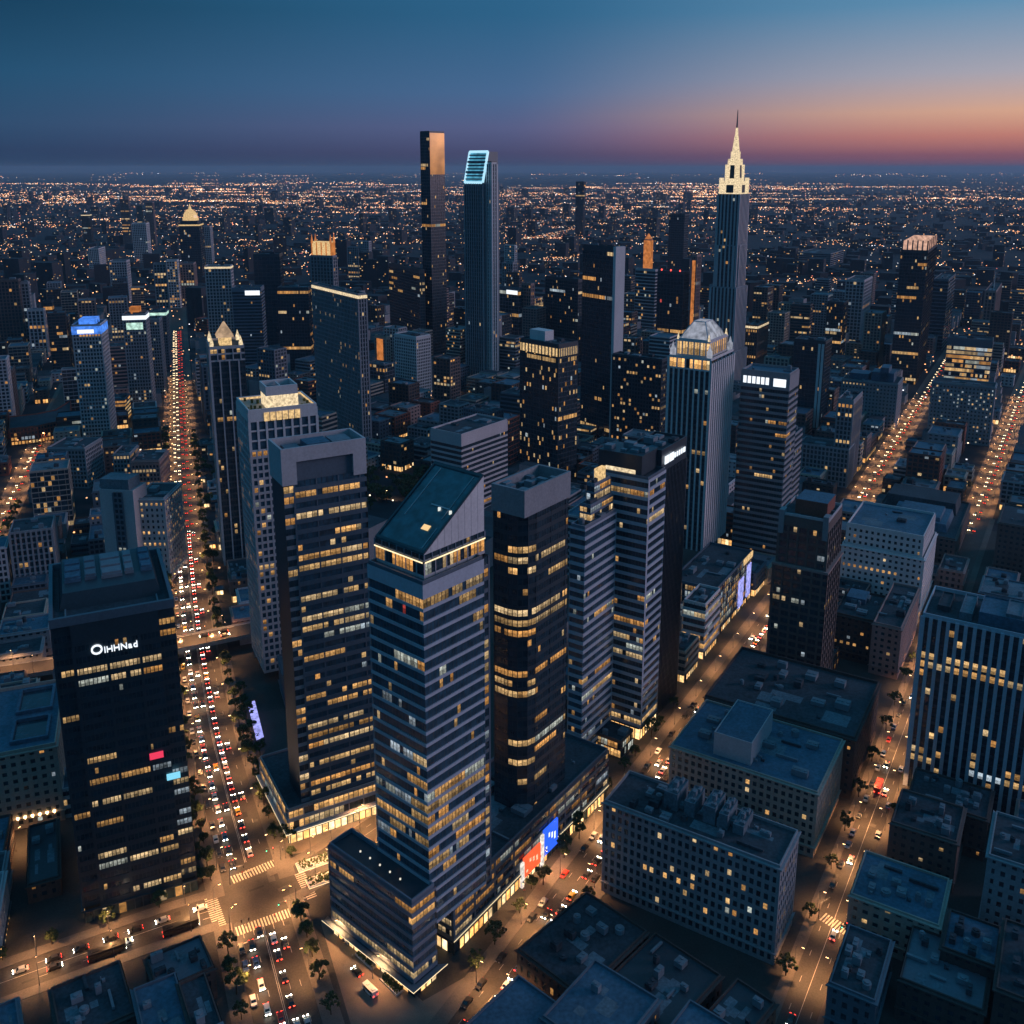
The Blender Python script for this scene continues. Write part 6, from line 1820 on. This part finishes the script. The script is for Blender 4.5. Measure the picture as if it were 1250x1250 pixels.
EX = [((284, 1072), 'upper left corner of the big crossing'), ((349, 1048), 'upper right corner of the big crossing'), ((281, 1142), 'lower left corner of the big crossing'), ((362, 1112), 'lower right corner of the big crossing'), ((420, 1150), 'front plaza of the wedge-roofed tower'), ((455, 1195), 'front plaza of the wedge-roofed tower, by its corner'), ((385, 1065), 'right corner of the big crossing'), ((262, 1110), 'left corner of the big crossing'),
      ((405, 1035), 'pavement between the crowned glass tower and the plaza'), ((440, 1018), 'shop front of the concrete-crowned tower'), ((20, 1040), 'parking strip at the left edge'), ((30, 985), 'front of the low blue-roofed block'),
      ((540, 500), 'bright square behind the plain light grey block'), ((555, 480), 'far end of the bright square'), ((528, 488), 'left of the bright square'), ((500, 520), 'park edge behind the crowned tower'), ((520, 538), 'lower park edge'), ((470, 612), 'park court with the orange wall'),
      ((705, 1000), 'small square beside the long masonry block'), ((725, 1010), 'corner of the long masonry block'), ((665, 1060), 'red screen on the podium'), ((640, 1100), 'podium pavement below the red screen'), ((885, 715), 'lit shop building')]
for (px, nm) in EX:
    a = P(*px); cc_ = cross_c - Vector((a.x, a.y)); put_lamp(a.x, a.y, math.atan2(-cc_.x, cc_.y) if 'crossing' in nm else rr.uniform(0, 6), f"street lamp by the {nm}")

# ================================================================== vehicles
def car_shell(L_=4.5, W2=1.8, H1=.82, H2=1.45, cab=(-.30, .16), body='car_white', kind='car', name='car'):
    """facing +y; built around the origin"""
    t = thing(name, None, kind, (0, 0, 0))
    hw = W2/2
    prof = [(-L_/2, .35), (-L_/2, H1-.05), (L_*cab[0]-.35, H1), (L_*cab[0]+.15, H2), (L_*cab[1]-.25, H2), (L_*cab[1]+.55, H1), (L_/2-.25, H1-.12), (L_/2, H1-.3), (L_/2, .35)]
    m = MB(); n = len(prof)
    ins = lambda z: hw - (.16 if z > H1 + .1 else 0)
    R_ = [(ins(z), y, z) for y, z in prof]; Lf = [(-ins(z), y, z) for y, z in prof]
    m.face(R_[::-1][::-1]); m.face(Lf[::-1])
    for i in range(n):
        j = (i+1) % n; m.face([R_[j], R_[i], Lf[i], Lf[j]])
    part(m, 'body', [body], t)
    y0, y1, y2, y3 = L_*cab[0]-.30, L_*cab[0]+.13, L_*cab[1]-.23, L_*cab[1]+.50
    for nm, ya, za_, yb, zb_ in (('windscreen', y3, H1+.05, y2, H2-.06), ('rear_window', y0, H1+.05, y1, H2-.06)):
        o_ = .02 if nm == 'windscreen' else -.02; m = MB()
        m.face([(-hw+.14, ya+o_, za_+.02), (hw-.14, ya+o_, za_+.02), (hw-.24, yb+o_, zb_+.02), (-hw+.24, yb+o_, zb_+.02)]); part(m, nm, ['car_glass'], t)
    for s in (-1, 1):
        m = MB(); m.face([(s*(hw-.02), y0+.35, H1+.06), (s*(hw-.02), y3-.35, H1+.06), (s*(hw-.14), y2-.05, H2-.08), (s*(hw-.14), y1+.05, H2-.08)]); part(m, 'side_window', ['car_glass'], t)
        for y in (-L_*.31, L_*.31):
            m = MB(); m.tube((s*(hw-.2), y, .33), (s*(hw+.02), y, .33), .33, .33, 0, 10); part(m, 'wheel', ['tyre'], t)
    lamps(t, L_, hw, H1)
    return t
def lamps(t, L_, hw, H1, hl=True, tl=True, z=None):
    for s in (-1, 1):
        if hl: m = MB(); m.box((s*(hw-.3), L_/2+.02, (z or H1-.28)), (.5, .08, .26)); part(m, 'headlight', ['headlight'], t)
        if tl: m = MB(); m.box((s*(hw-.25), -L_/2-.02, (z or H1-.28)), (.5, .08, .26)); part(m, 'tail_light', ['taillight'], t)
def box_vehicle(name, kind, L_, W2, H2, body, glass_z):
    t = thing(name, None, kind, (0, 0, 0)); hw = W2/2
    m = MB(); m.box((0, 0, .4), (W2, L_, H2-.4)); m.box((0, -.3*L_, H2), (W2*.5, L_*.18, .25)); m.box((0, .2*L_, H2), (W2*.5, L_*.14, .2)); part(m, 'body', [body], t)
    for s in (-1, 1):
        m = MB(); m.face([(s*(hw+.02), -L_/2+.5, glass_z), (s*(hw+.02), L_/2-.6, glass_z), (s*(hw+.02), L_/2-.6, glass_z+.9), (s*(hw+.02), -L_/2+.5, glass_z+.9)]); part(m, 'side_window', ['car_glass'], t)
        for y in (-L_*.3, L_*.32):
            m = MB(); m.tube((s*(hw-.3), y, .48), (s*(hw+.02), y, .48), .48, .48, 0, 10); part(m, 'wheel', ['tyre'], t)
    m = MB(); m.face([(-hw+.15, L_/2+.02, glass_z), (hw-.15, L_/2+.02, glass_z), (hw-.15, L_/2+.02, glass_z+1.0), (-hw+.15, L_/2+.02, glass_z+1.0)]); part(m, 'windscreen', ['car_glass'], t)
    lamps(t, L_, hw, 1.2)
    return t
CARS = {c: car_shell(body='car_'+c) for c in ('white', 'silver', 'black', 'red', 'blue', 'yellow')}
SIZE = {'white': 'white', 'silver': 'silver', 'black': 'black', 'red': 'red', 'blue': 'blue', 'yellow': 'yellow'}
VAN = box_vehicle('van', 'van', 5.6, 2.0, 2.4, 'car_white', 1.35)
BUS = box_vehicle('bus', 'bus', 11.5, 2.5, 3.1, 'car_black', 1.4)
TRUCK = box_vehicle('red_truck', 'truck', 7.5, 2.4, 3.0, 'bus_red', 1.6)
first = set(); CARN = {}
def put_car(proto, x, y, yaw, label, z=.06, lit=True, group='cars on the streets'):
    if proto.name not in first: o = proto; first.add(proto.name)
    else: o = copy_tree(proto)
    o.location = (x, y, z); o.rotation_euler.z = yaw; o['label'] = label; o['group'] = group
    return o
def strip_lamps(o):
    for ch in list(o.children):
        if ch.name.split('.')[0] in ('headlight', 'tail_light'):
            ch.data = ch.data.copy(); ch.data.materials[0] = MATS['car_silver' if ch.name.startswith('head') else 'car_red']
clr = lambda r: r.choices(['white', 'silver', 'black', 'red', 'blue', 'yellow'], [2.2, 3, 7, .7, 1.8, .8])[0]
rc = random.Random(77)
protos = {}
def car_of(c): return CARS[c]
lanes = [ # road, offset right of centre, sense, gap range, y range, words
 ('avenue', -1.7, -1, (22, 55), (232, 640), 'inner oncoming lane'), ('avenue', -4.9, -1, (5.6, 7.4), (232, 640), 'outer oncoming lane'),
 ('avenue', 2.2, 1, (5.6, 8.0), (232, 640), 'inner outbound lane'), ('avenue', 5.3, 1, (24, 60), (232, 640), 'outer outbound lane'),
 ('diagonal_street', -1.6, -1, (18, 50), (232, 540), 'oncoming lane'), ('diagonal_street', 1.9, 1, (5.8, 9), (232, 540), 'outbound lane'),
 ('side_street', -1.6, -1, (40, 90), (232, 520), 'oncoming lane'), ('side_street', 1.6, 1, (40, 90), (232, 520), 'outbound lane'),
 ('cross_street', -2.0, -1, (6, 9), (232, 286), 'far lane'), ('cross_street', 2.0, 1, (16, 40), (232, 286), 'near lane'),
 ('market_street', -1.8, -1, (10, 26), (560, 720), 'oncoming lane'), ('market_street', 1.8, 1, (10, 26), (560, 720), 'outbound lane'),
 ('east_street', -1.8, -1, (10, 26), (500, 640), 'oncoming lane'), ('east_street', 1.8, 1, (10, 26), (500, 640), 'outbound lane'),
]
OCC = []
def lane_run(k, off, sense, gap, yr, fn):
    ln = ROADS[k]['line']; nxt = rc.uniform(2, 12); acc = 0
    for i in range(1, len(ln)):
        seg = ln[i]-ln[i-1]; acc += seg.length
        if acc < nxt: continue
        acc = 0; nxt = rc.uniform(*gap)
        t_ = seg.normalized(); nr = Vector((t_.y, -t_.x)); p_ = ln[i] + nr*off
        if not (yr[0] < p_.y < yr[1]) or not inframe((p_.x, p_.y, 1), 10): continue
        if (p_ - cross_c).length < 19 or road_dist(p_, k) < 4: continue
        d = t_*sense; yaw = math.atan2(-d.x, d.y) + rc.uniform(-.015, .015)
        fn(p_, yaw)
for k, off, sense, gap, yr, wd in lanes:
    cnt = {}
    def fn(p_, yaw):
        c = clr(rc); cnt[c] = cnt.get(c, 0) + 1
        lights = 'headlights' if sense < 0 else 'tail lights'
        put_car(car_of(c), p_.x, p_.y, yaw, f"{SIZE[c]} car, lit {lights}, {nth(cnt[c]-1)} of its colour in the {RN2[k]}'s {wd}")
        OCC.append(p_)
    lane_run(k, off, sense, gap, yr, fn)
for k, off, gap, yr, wd in (('avenue', -8.2, (6, 13), (232, 560), 'left kerb'), ('diagonal_street', -5.2, (6.5, 17), (240, 420), 'left kerb'), ('diagonal_street', 5.3, (8, 30), (240, 420), 'right kerb'), ('side_street', -4.3, (6.5, 12), (290, 420), 'left kerb'), ('side_street', 4.3, (12, 30), (260, 450), 'right kerb')):
    cnt = {}
    def fn2(p_, yaw):
        c = clr(rc); cnt[c] = cnt.get(c, 0) + 1
        o = put_car(car_of(c), p_.x, p_.y, yaw, f"parked {SIZE[c]} car, {nth(cnt[c]-1)} of its colour along the {RN2[k]}'s {wd}", group='cars parked along the kerbs')
        if o is not car_of(c): strip_lamps(o)
    lane_run(k, off, -1 if off < 0 else 1, gap, yr, fn2)
for i, (x, y) in enumerate(((0, 1012), (2, 1026), (3, 1058), (5, 1076), (4, 1094), (1, 1110))):
    a = P(x, y); c = ['black', 'silver', 'black', 'white', 'black', 'red'][i]
    o = put_car(car_of(c), a.x, a.y, math.radians(25), f"parked {SIZE[c]} car at the left edge, {nth(i)} from the back of its row", group='cars parked along the kerbs'); strip_lamps(o)
a = P(1072, 964); put_car(TRUCK, a.x, a.y, math.radians(-31), 'red box truck standing on the narrow side street')
for i, (x, y) in enumerate(((221, 1136), (131, 1166))):
    a = P(x, y); put_car(BUS, a.x, a.y, math.radians(-61), ['dark-roofed bus on the cross street near the big crossing', 'dark-roofed bus further left on the cross street'][i], group='buses on the cross street')
for i, (x, y) in enumerate(((452, 1212), (436, 1188))):
    a = P(x, y); o = put_car(VAN if i == 0 else CARS['black'], a.x, a.y, math.radians(44), ['white van parked on the dark plaza below the wedge tower', 'black car parked behind the white van on the dark plaza'][i], group='cars parked along the kerbs')
for i in range(7):
    s = rc.uniform(.55, .99) if i else .9; j = int(s*(len(BRIDGE)-2)); d = (BRIDGE[j+1]-BRIDGE[j]).normalized(); sd = 1 if i % 2 else -1
    nr = Vector((d.y, -d.x)); p_ = BRIDGE[j] + nr*1.9*sd; dd_ = d*sd; c = clr(rc)
    CARN[c] = CARN.get(c, 0) + 1
    put_car(car_of(c), p_.x, p_.y, math.atan2(-dd_.x, dd_.y), f"{SIZE[c]} car crossing the road bridge, {nth(CARN[c]-1)} {SIZE[c]} one built from the left".replace('built', 'counted'), z=za + .05)
# traffic too far to tell apart
m = MB()
def far_car(p, d, sense):
    m.box((p.x, p.y, .3), (1.8, 4.4, 1.1), 0, math.degrees(math.atan2(d.x, d.y)))
    q = p - d*sense*0 ; nr = Vector((d.y, -d.x))
    f = -d*2.35
    for s in (-1, 1):
        c = p + f + nr*s*.6
        if sense < 0: m.box((c.x, c.y, .6), (.55, .3, .4), 1, math.degrees(math.atan2(d.x, d.y)))
        else: m.box((c.x, c.y, .6), (.55, .3, .4), 2, math.degrees(math.atan2(d.x, d.y)))
for k, yr in (('avenue', (640, 1500)), ('market_street', (720, 1350)), ('east_street', (640, 1350)), ('west_street', (420, 1000))):
    ln = ROADS[k]['line']
    for off, sense in ((-1.7, -1), (-5.0, -1), (1.7, 1), (5.0, 1)):
        if k != 'avenue' and abs(off) > 4: continue
        nxt = 6; acc = 0
        for i in range(1, len(ln)):
            acc += (ln[i]-ln[i-1]).length
            if acc < nxt: continue
            acc = 0; nxt = rc.uniform(8, 26); t_ = (ln[i]-ln[i-1]).normalized(); nr = Vector((t_.y, -t_.x)); p_ = ln[i] + nr*off
            if yr[0] < p_.y < yr[1]: far_car(p_, t_, sense)
emitmat('far_headlight', (1.0, .72, .42), 9); emitmat('far_taillight', (1.0, .07, .04), 3.2)
tag(m.build('distant_traffic', ['car_black', 'far_headlight', 'far_taillight']), 'dense far traffic of white and red lights filling the avenue', 'traffic', None, 'stuff')

# ================================================================== trees
def make_tree(seed, H=7.5, R0=2.6, leaves=1000):
    r = random.Random(seed); t = thing('street_tree', None, 'tree', (0, 0, 0))
    m = MB(); m.tube((0, 0, 0), (.1, .05, H*.42), .2, .13); 
    tips = []
    for k in range(5):
        a = r.uniform(0, 6.3); p1 = Vector((math.cos(a)*R0*.5, math.sin(a)*R0*.5, H*r.uniform(.55, .8))); m.tube((.1, .05, H*r.uniform(.3, .42)), p1, .09, .03, 0, 5); tips.append(p1)
    part(m, 'trunk', ['bark'], t)
    m = MB(); cl = [(Vector((math.cos(q_)*R0*d_, math.sin(q_)*R0*d_, H*(.74 - .22*d_*d_) + r.gauss(0, H*.07))), r.uniform(.45, .95)) for q_, d_ in [(r.uniform(0, 6.3), r.random()**.6*.95) for _ in range(26)]]
    for _ in range(leaves):
        c, s = r.choice(cl); v = Vector((r.gauss(0, 1), r.gauss(0, 1), r.gauss(0, 1))).normalized()*s*r.random()**.4; p_ = c + v
        n = (v.normalized() + Vector((r.gauss(0, .6), r.gauss(0, .6), r.gauss(.3, .6)))).normalized(); a = n.orthogonal().normalized(); b = n.cross(a); w = r.uniform(.13, .3)
        a2, b2 = a*w, b*w*r.uniform(.6, 1)
        m.face([p_-a2-b2, p_+a2-b2, p_+a2+b2, p_-a2+b2])
    part(m, 'crown', ['leaf'], t)
    return t
TREES = [make_tree(s, H, R0) for s, H, R0 in ((1, 7.2, 2.5), (2, 8.4, 2.9), (3, 6.2, 2.2), (4, 9.0, 3.2))]
tfirst = set()
def put_tree(x, y, label, sc=1.0):
    i = rc.randrange(4); o = TREES[i]
    if i in tfirst: o = copy_tree(o)
    tfirst.add(i); o.location = (x, y, .1); o.rotation_euler.z = rc.uniform(0, 6.3); o.scale = (sc, sc, sc*rc.uniform(.9, 1.15)); o['label'] = label; o['group'] = 'street trees'
for k, s, off, sp, yr in (('avenue', -1, 3.2, 7, (235, 900)), ('avenue', 1, 3.0, 7.5, (240, 900)), ('diagonal_street', -1, 3.4, 13, (250, 330)), ('diagonal_street', 1, 2.4, 12, (240, 330)), ('side_street', -1, 2.0, 22, (240, 460)), ('side_street', 1, 2.0, 24, (330, 460)), ('cross_street', -1, 3.0, 14, (230, 290)), ('avenue', -1, 6.5, 10, (280, 420)), ('avenue', 1, 7, 9, (310, 430)), ('diagonal_street', -1, 6, 11, (290, 420)), ('west_street', -1, 2, 12, (420, 700)), ('west_street', 1, 2, 12, (420, 700))):
    ln = ROADS[k]['line']; r = ROADS[k]; acc = 0; cnt = 0
    for i in range(1, len(ln)):
        acc += (ln[i]-ln[i-1]).length
        if acc < sp: continue
        acc = rc.uniform(-3, 2); t_ = (ln[i]-ln[i-1]).normalized(); nr = Vector((t_.y, -t_.x)); p_ = ln[i] + nr*s*(r['w']/2 + off + rc.uniform(-.5, .5))
        if not (yr[0] < p_.y < yr[1]) or road_dist(p_, k) < 3 or (p_-cross_c).length < 19 or not inframe((p_.x, p_.y, 5)): continue
        if any((p_ - q).length < 2.2 for q in LAMPS) or any(inside(p_, b[4]) for b in BOX if b[0] < p_.x < b[1] and b[2] < p_.y < b[3]): continue
        put_tree(p_.x, p_.y, f"tree on the {'left' if s < 0 else 'right'} side of the {RN[k]}{', outer row' if off > 5 else ''}, {nth(cnt)} from its near end", rc.uniform(.7, 1.25)); cnt += 1
pc_ = P(268, 650); cnt = 0
for _ in range(60):
    s_ = rc.random(); b_ = P(243 + 40*s_, 560 + 170*s_); x, y = b_.x + rc.uniform(-4, 16), b_.y + rc.uniform(-12, 12); v_ = Vector((x, y))
    if road_dist(v_) < 4 or any(inside(v_, b[4]) for b in BOX if b[0] < x < b[1] and b[2] < y < b[3]): continue
    put_tree(x, y, 'dark tree in the strip of trees between the avenue and the floodlit-terrace tower', rc.uniform(1.0, 1.4))
pc_ = P(478, 600); cnt = 0
for _ in range(70):
    a = rc.uniform(0, 6.3); d = 44*math.sqrt(rc.random()); x, y = pc_.x + math.cos(a)*d, pc_.y + math.sin(a)*d
    if any(inside(Vector((x, y)), b[4]) for b in BOX if b[0] < x < b[1] and b[2] < y < b[3]): continue
    px = Q((x, y, 4)); put_tree(x, y, 'dark park tree in the grove behind the concrete-crowned tower', rc.uniform(1.1, 1.6))

# ================================================================== traffic lights
emitmat('signal_red', (1.0, .06, .04), 12); emitmat('signal_green', (.1, 1.0, .5), 8)
def make_signal():
    t = thing('traffic_light', None, 'traffic light', (0, 0, 0), 'traffic lights at the crossings')
    m = MB(); m.tube((0, 0, 0), (0, 0, 6.2), .14, .09); part(m, 'pole', ['pole_metal'], t)
    m = MB(); m.tube((0, 0, 6.0), (0, 5.2, 6.4), .08, .05); part(m, 'arm', ['pole_metal'], t)
    for y in (2.6, 5.0):
        m = MB(); m.box((0, y, 5.35), (.4, .4, 1.1)); hd = part(m, 'signal_head', ['car_black'], t)
        for k, mt in ((0, 'signal_green'), (2, 'signal_red')):
            if (y < 4) == (k == 2): m = MB(); m.box((-.22, y, 5.45 + .33*k), (.06, .26, .26)); m.build('signal_lamp', [mt], hd)
    return t
SG = make_signal(); SG.name = 'traffic_light'
for i, (px, yaw, nm) in enumerate((((281, 1080), -66, 'upper left corner of the big crossing'), ((343, 1050), 114, 'upper right corner of the big crossing'), ((286, 1146), -66, 'lower left corner of the big crossing'), ((359, 1116), 114, 'lower right corner of the big crossing'), ((999, 1122), -59, 'left end of the side street crosswalk'), ((1038, 1142), 121, 'right end of the side street crosswalk'))):
    a = P(*px); o = SG if i == 0 else copy_tree(SG); o.location = (a.x, a.y, .1); o.rotation_euler.z = math.radians(yaw); o['label'] = f'traffic light on a long arm at the {nm}'

# ================================================================== people at the big crossing
def make_person(seed, top, legs):
    r = random.Random(seed)
    pts = [(0, 0, .95), (0, .01, 1.2), (0, 0, 1.42), (0, .01, 1.53), (0, .02, 1.63), (0, .02, 1.74),
           (.10, 0, .90), (.11, .18, .50), (.11, .14, .08), (.11, .26, .04), (-.10, 0, .90), (-.11, -.06, .50), (-.11, -.26, .12), (-.11, -.16, .04),
           (.20, 0, 1.40), (.26, -.10, 1.13), (.27, .02, .90), (-.20, 0, 1.40), (-.26, .08, 1.13), (-.26, .22, .93)]
    rad = [.15, .14, .15, .06, .10, .08, .10, .07, .05, .045, .10, .07, .05, .045, .07, .05, .035, .07, .05, .035]
    ed = [(0, 1), (1, 2), (2, 3), (3, 4), (4, 5), (0, 6), (6, 7), (7, 8), (8, 9), (0, 10), (10, 11), (11, 12), (12, 13), (2, 14), (14, 15), (15, 16), (2, 17), (17, 18), (18, 19)]
    me = bpy.data.meshes.new('person_skin'); me.from_pydata(pts, ed, []); o = bpy.data.objects.new('person_skin', me); COL.objects.link(o)
    md = o.modifiers.new('skin', 'SKIN')
    for v, q in zip(me.skin_vertices[0].data, rad): v.radius = (q, q)
    me.skin_vertices[0].data[0].use_root = True
    o.modifiers.new('sub', 'SUBSURF').levels = 1
    dg = bpy.context.evaluated_depsgraph_get(); m2 = bpy.data.meshes.new_from_object(o.evaluated_get(dg))
    bpy.data.objects.remove(o)
    m2.materials.clear()
    for mt in ('skin', top, legs, 'car_black'): m2.materials.append(MATS[mt])
    for p in m2.polygons:
        z = p.center.z; x = abs(p.center.x)
        p.material_index = 3 if z > 1.68 or z < .1 else 0 if z > 1.5 or (x > .2 and z < .98) else 1 if z > .92 else 2
    o = bpy.data.objects.new('person', m2); COL.objects.link(o)
    return tag(o, None, 'person', 'people at the big crossing')
wallmat('skin', (.35, .2, .14), .6, .1, 4)
PEOPLE = [make_person(1, 'car_red', 'car_black'), make_person(2, 'car_blue', 'slate_metal'), make_person(3, 'car_white', 'car_blue'), make_person(4, 'beige_stone', 'car_black')]
TOPW = ['red top and black trousers', 'blue top and grey trousers', 'white top and blue trousers', 'beige coat and black trousers']
SPOTS = [((296, 1068), 'on the upper crosswalk'), ((322, 1058), 'on the upper crosswalk'), ((305, 1066), 'on the upper crosswalk'), ((300, 1132), 'on the lower crosswalk'), ((335, 1120), 'on the lower crosswalk'), ((347, 1116), 'on the lower crosswalk'),
         ((262, 1112), 'on the left crosswalk'), ((266, 1126), 'on the left crosswalk'), ((375, 1085), 'at the right corner of the crossing'), ((380, 1060), 'at the right corner of the crossing'), ((372, 1100), 'at the right corner of the crossing'), ((258, 1076), 'at the left corner of the crossing'),
         ((1010, 1124), 'on the side street crosswalk'), ((1027, 1133), 'on the side street crosswalk'), ((345, 1038), 'before the concrete-crowned tower'), ((430, 1170), 'on the plaza of the wedge tower'), ((640, 1090), 'below the red screen')]
seen = {}
for i, ((x, y), wh) in enumerate(SPOTS):
    a = P(x, y); j = i % 4
    o = PEOPLE[j] if i < 4 else PEOPLE[j].copy()
    if i >= 4: COL.objects.link(o)
    o.location = (a.x, a.y, .06); o.rotation_euler.z = rc.uniform(0, 6.3)
    o['label'] = f"person in {TOPW[j]} walking {wh}"; o['group'] = 'people on foot'

# ================================================================== evening haze
bpy.ops.mesh.primitive_cube_add(size=1)
hz = bpy.context.object; hz.name = 'haze'
hz.scale = (126000, 64000, 331); hz.location = (0, 64000/2 - 2000, 331/2 - 1.0)
hm = bpy.data.materials.new('haze'); hm.use_nodes = True; hm.node_tree.nodes.clear()
ho = hm.node_tree.nodes.new("ShaderNodeOutputMaterial"); hv = hm.node_tree.nodes.new("ShaderNodeVolumePrincipled")
hv.inputs["Color"].default_value = (.55, .68, .85, 1); hv.inputs["Density"].default_value = 0.000038; hv.inputs["Anisotropy"].default_value = 0.1
hm.node_tree.links.new(hv.outputs[0], ho.inputs["Volume"])
hz.data.materials.append(hm); tag(hz, 'thin blue evening haze over the whole city', 'haze', None, 'stuff')
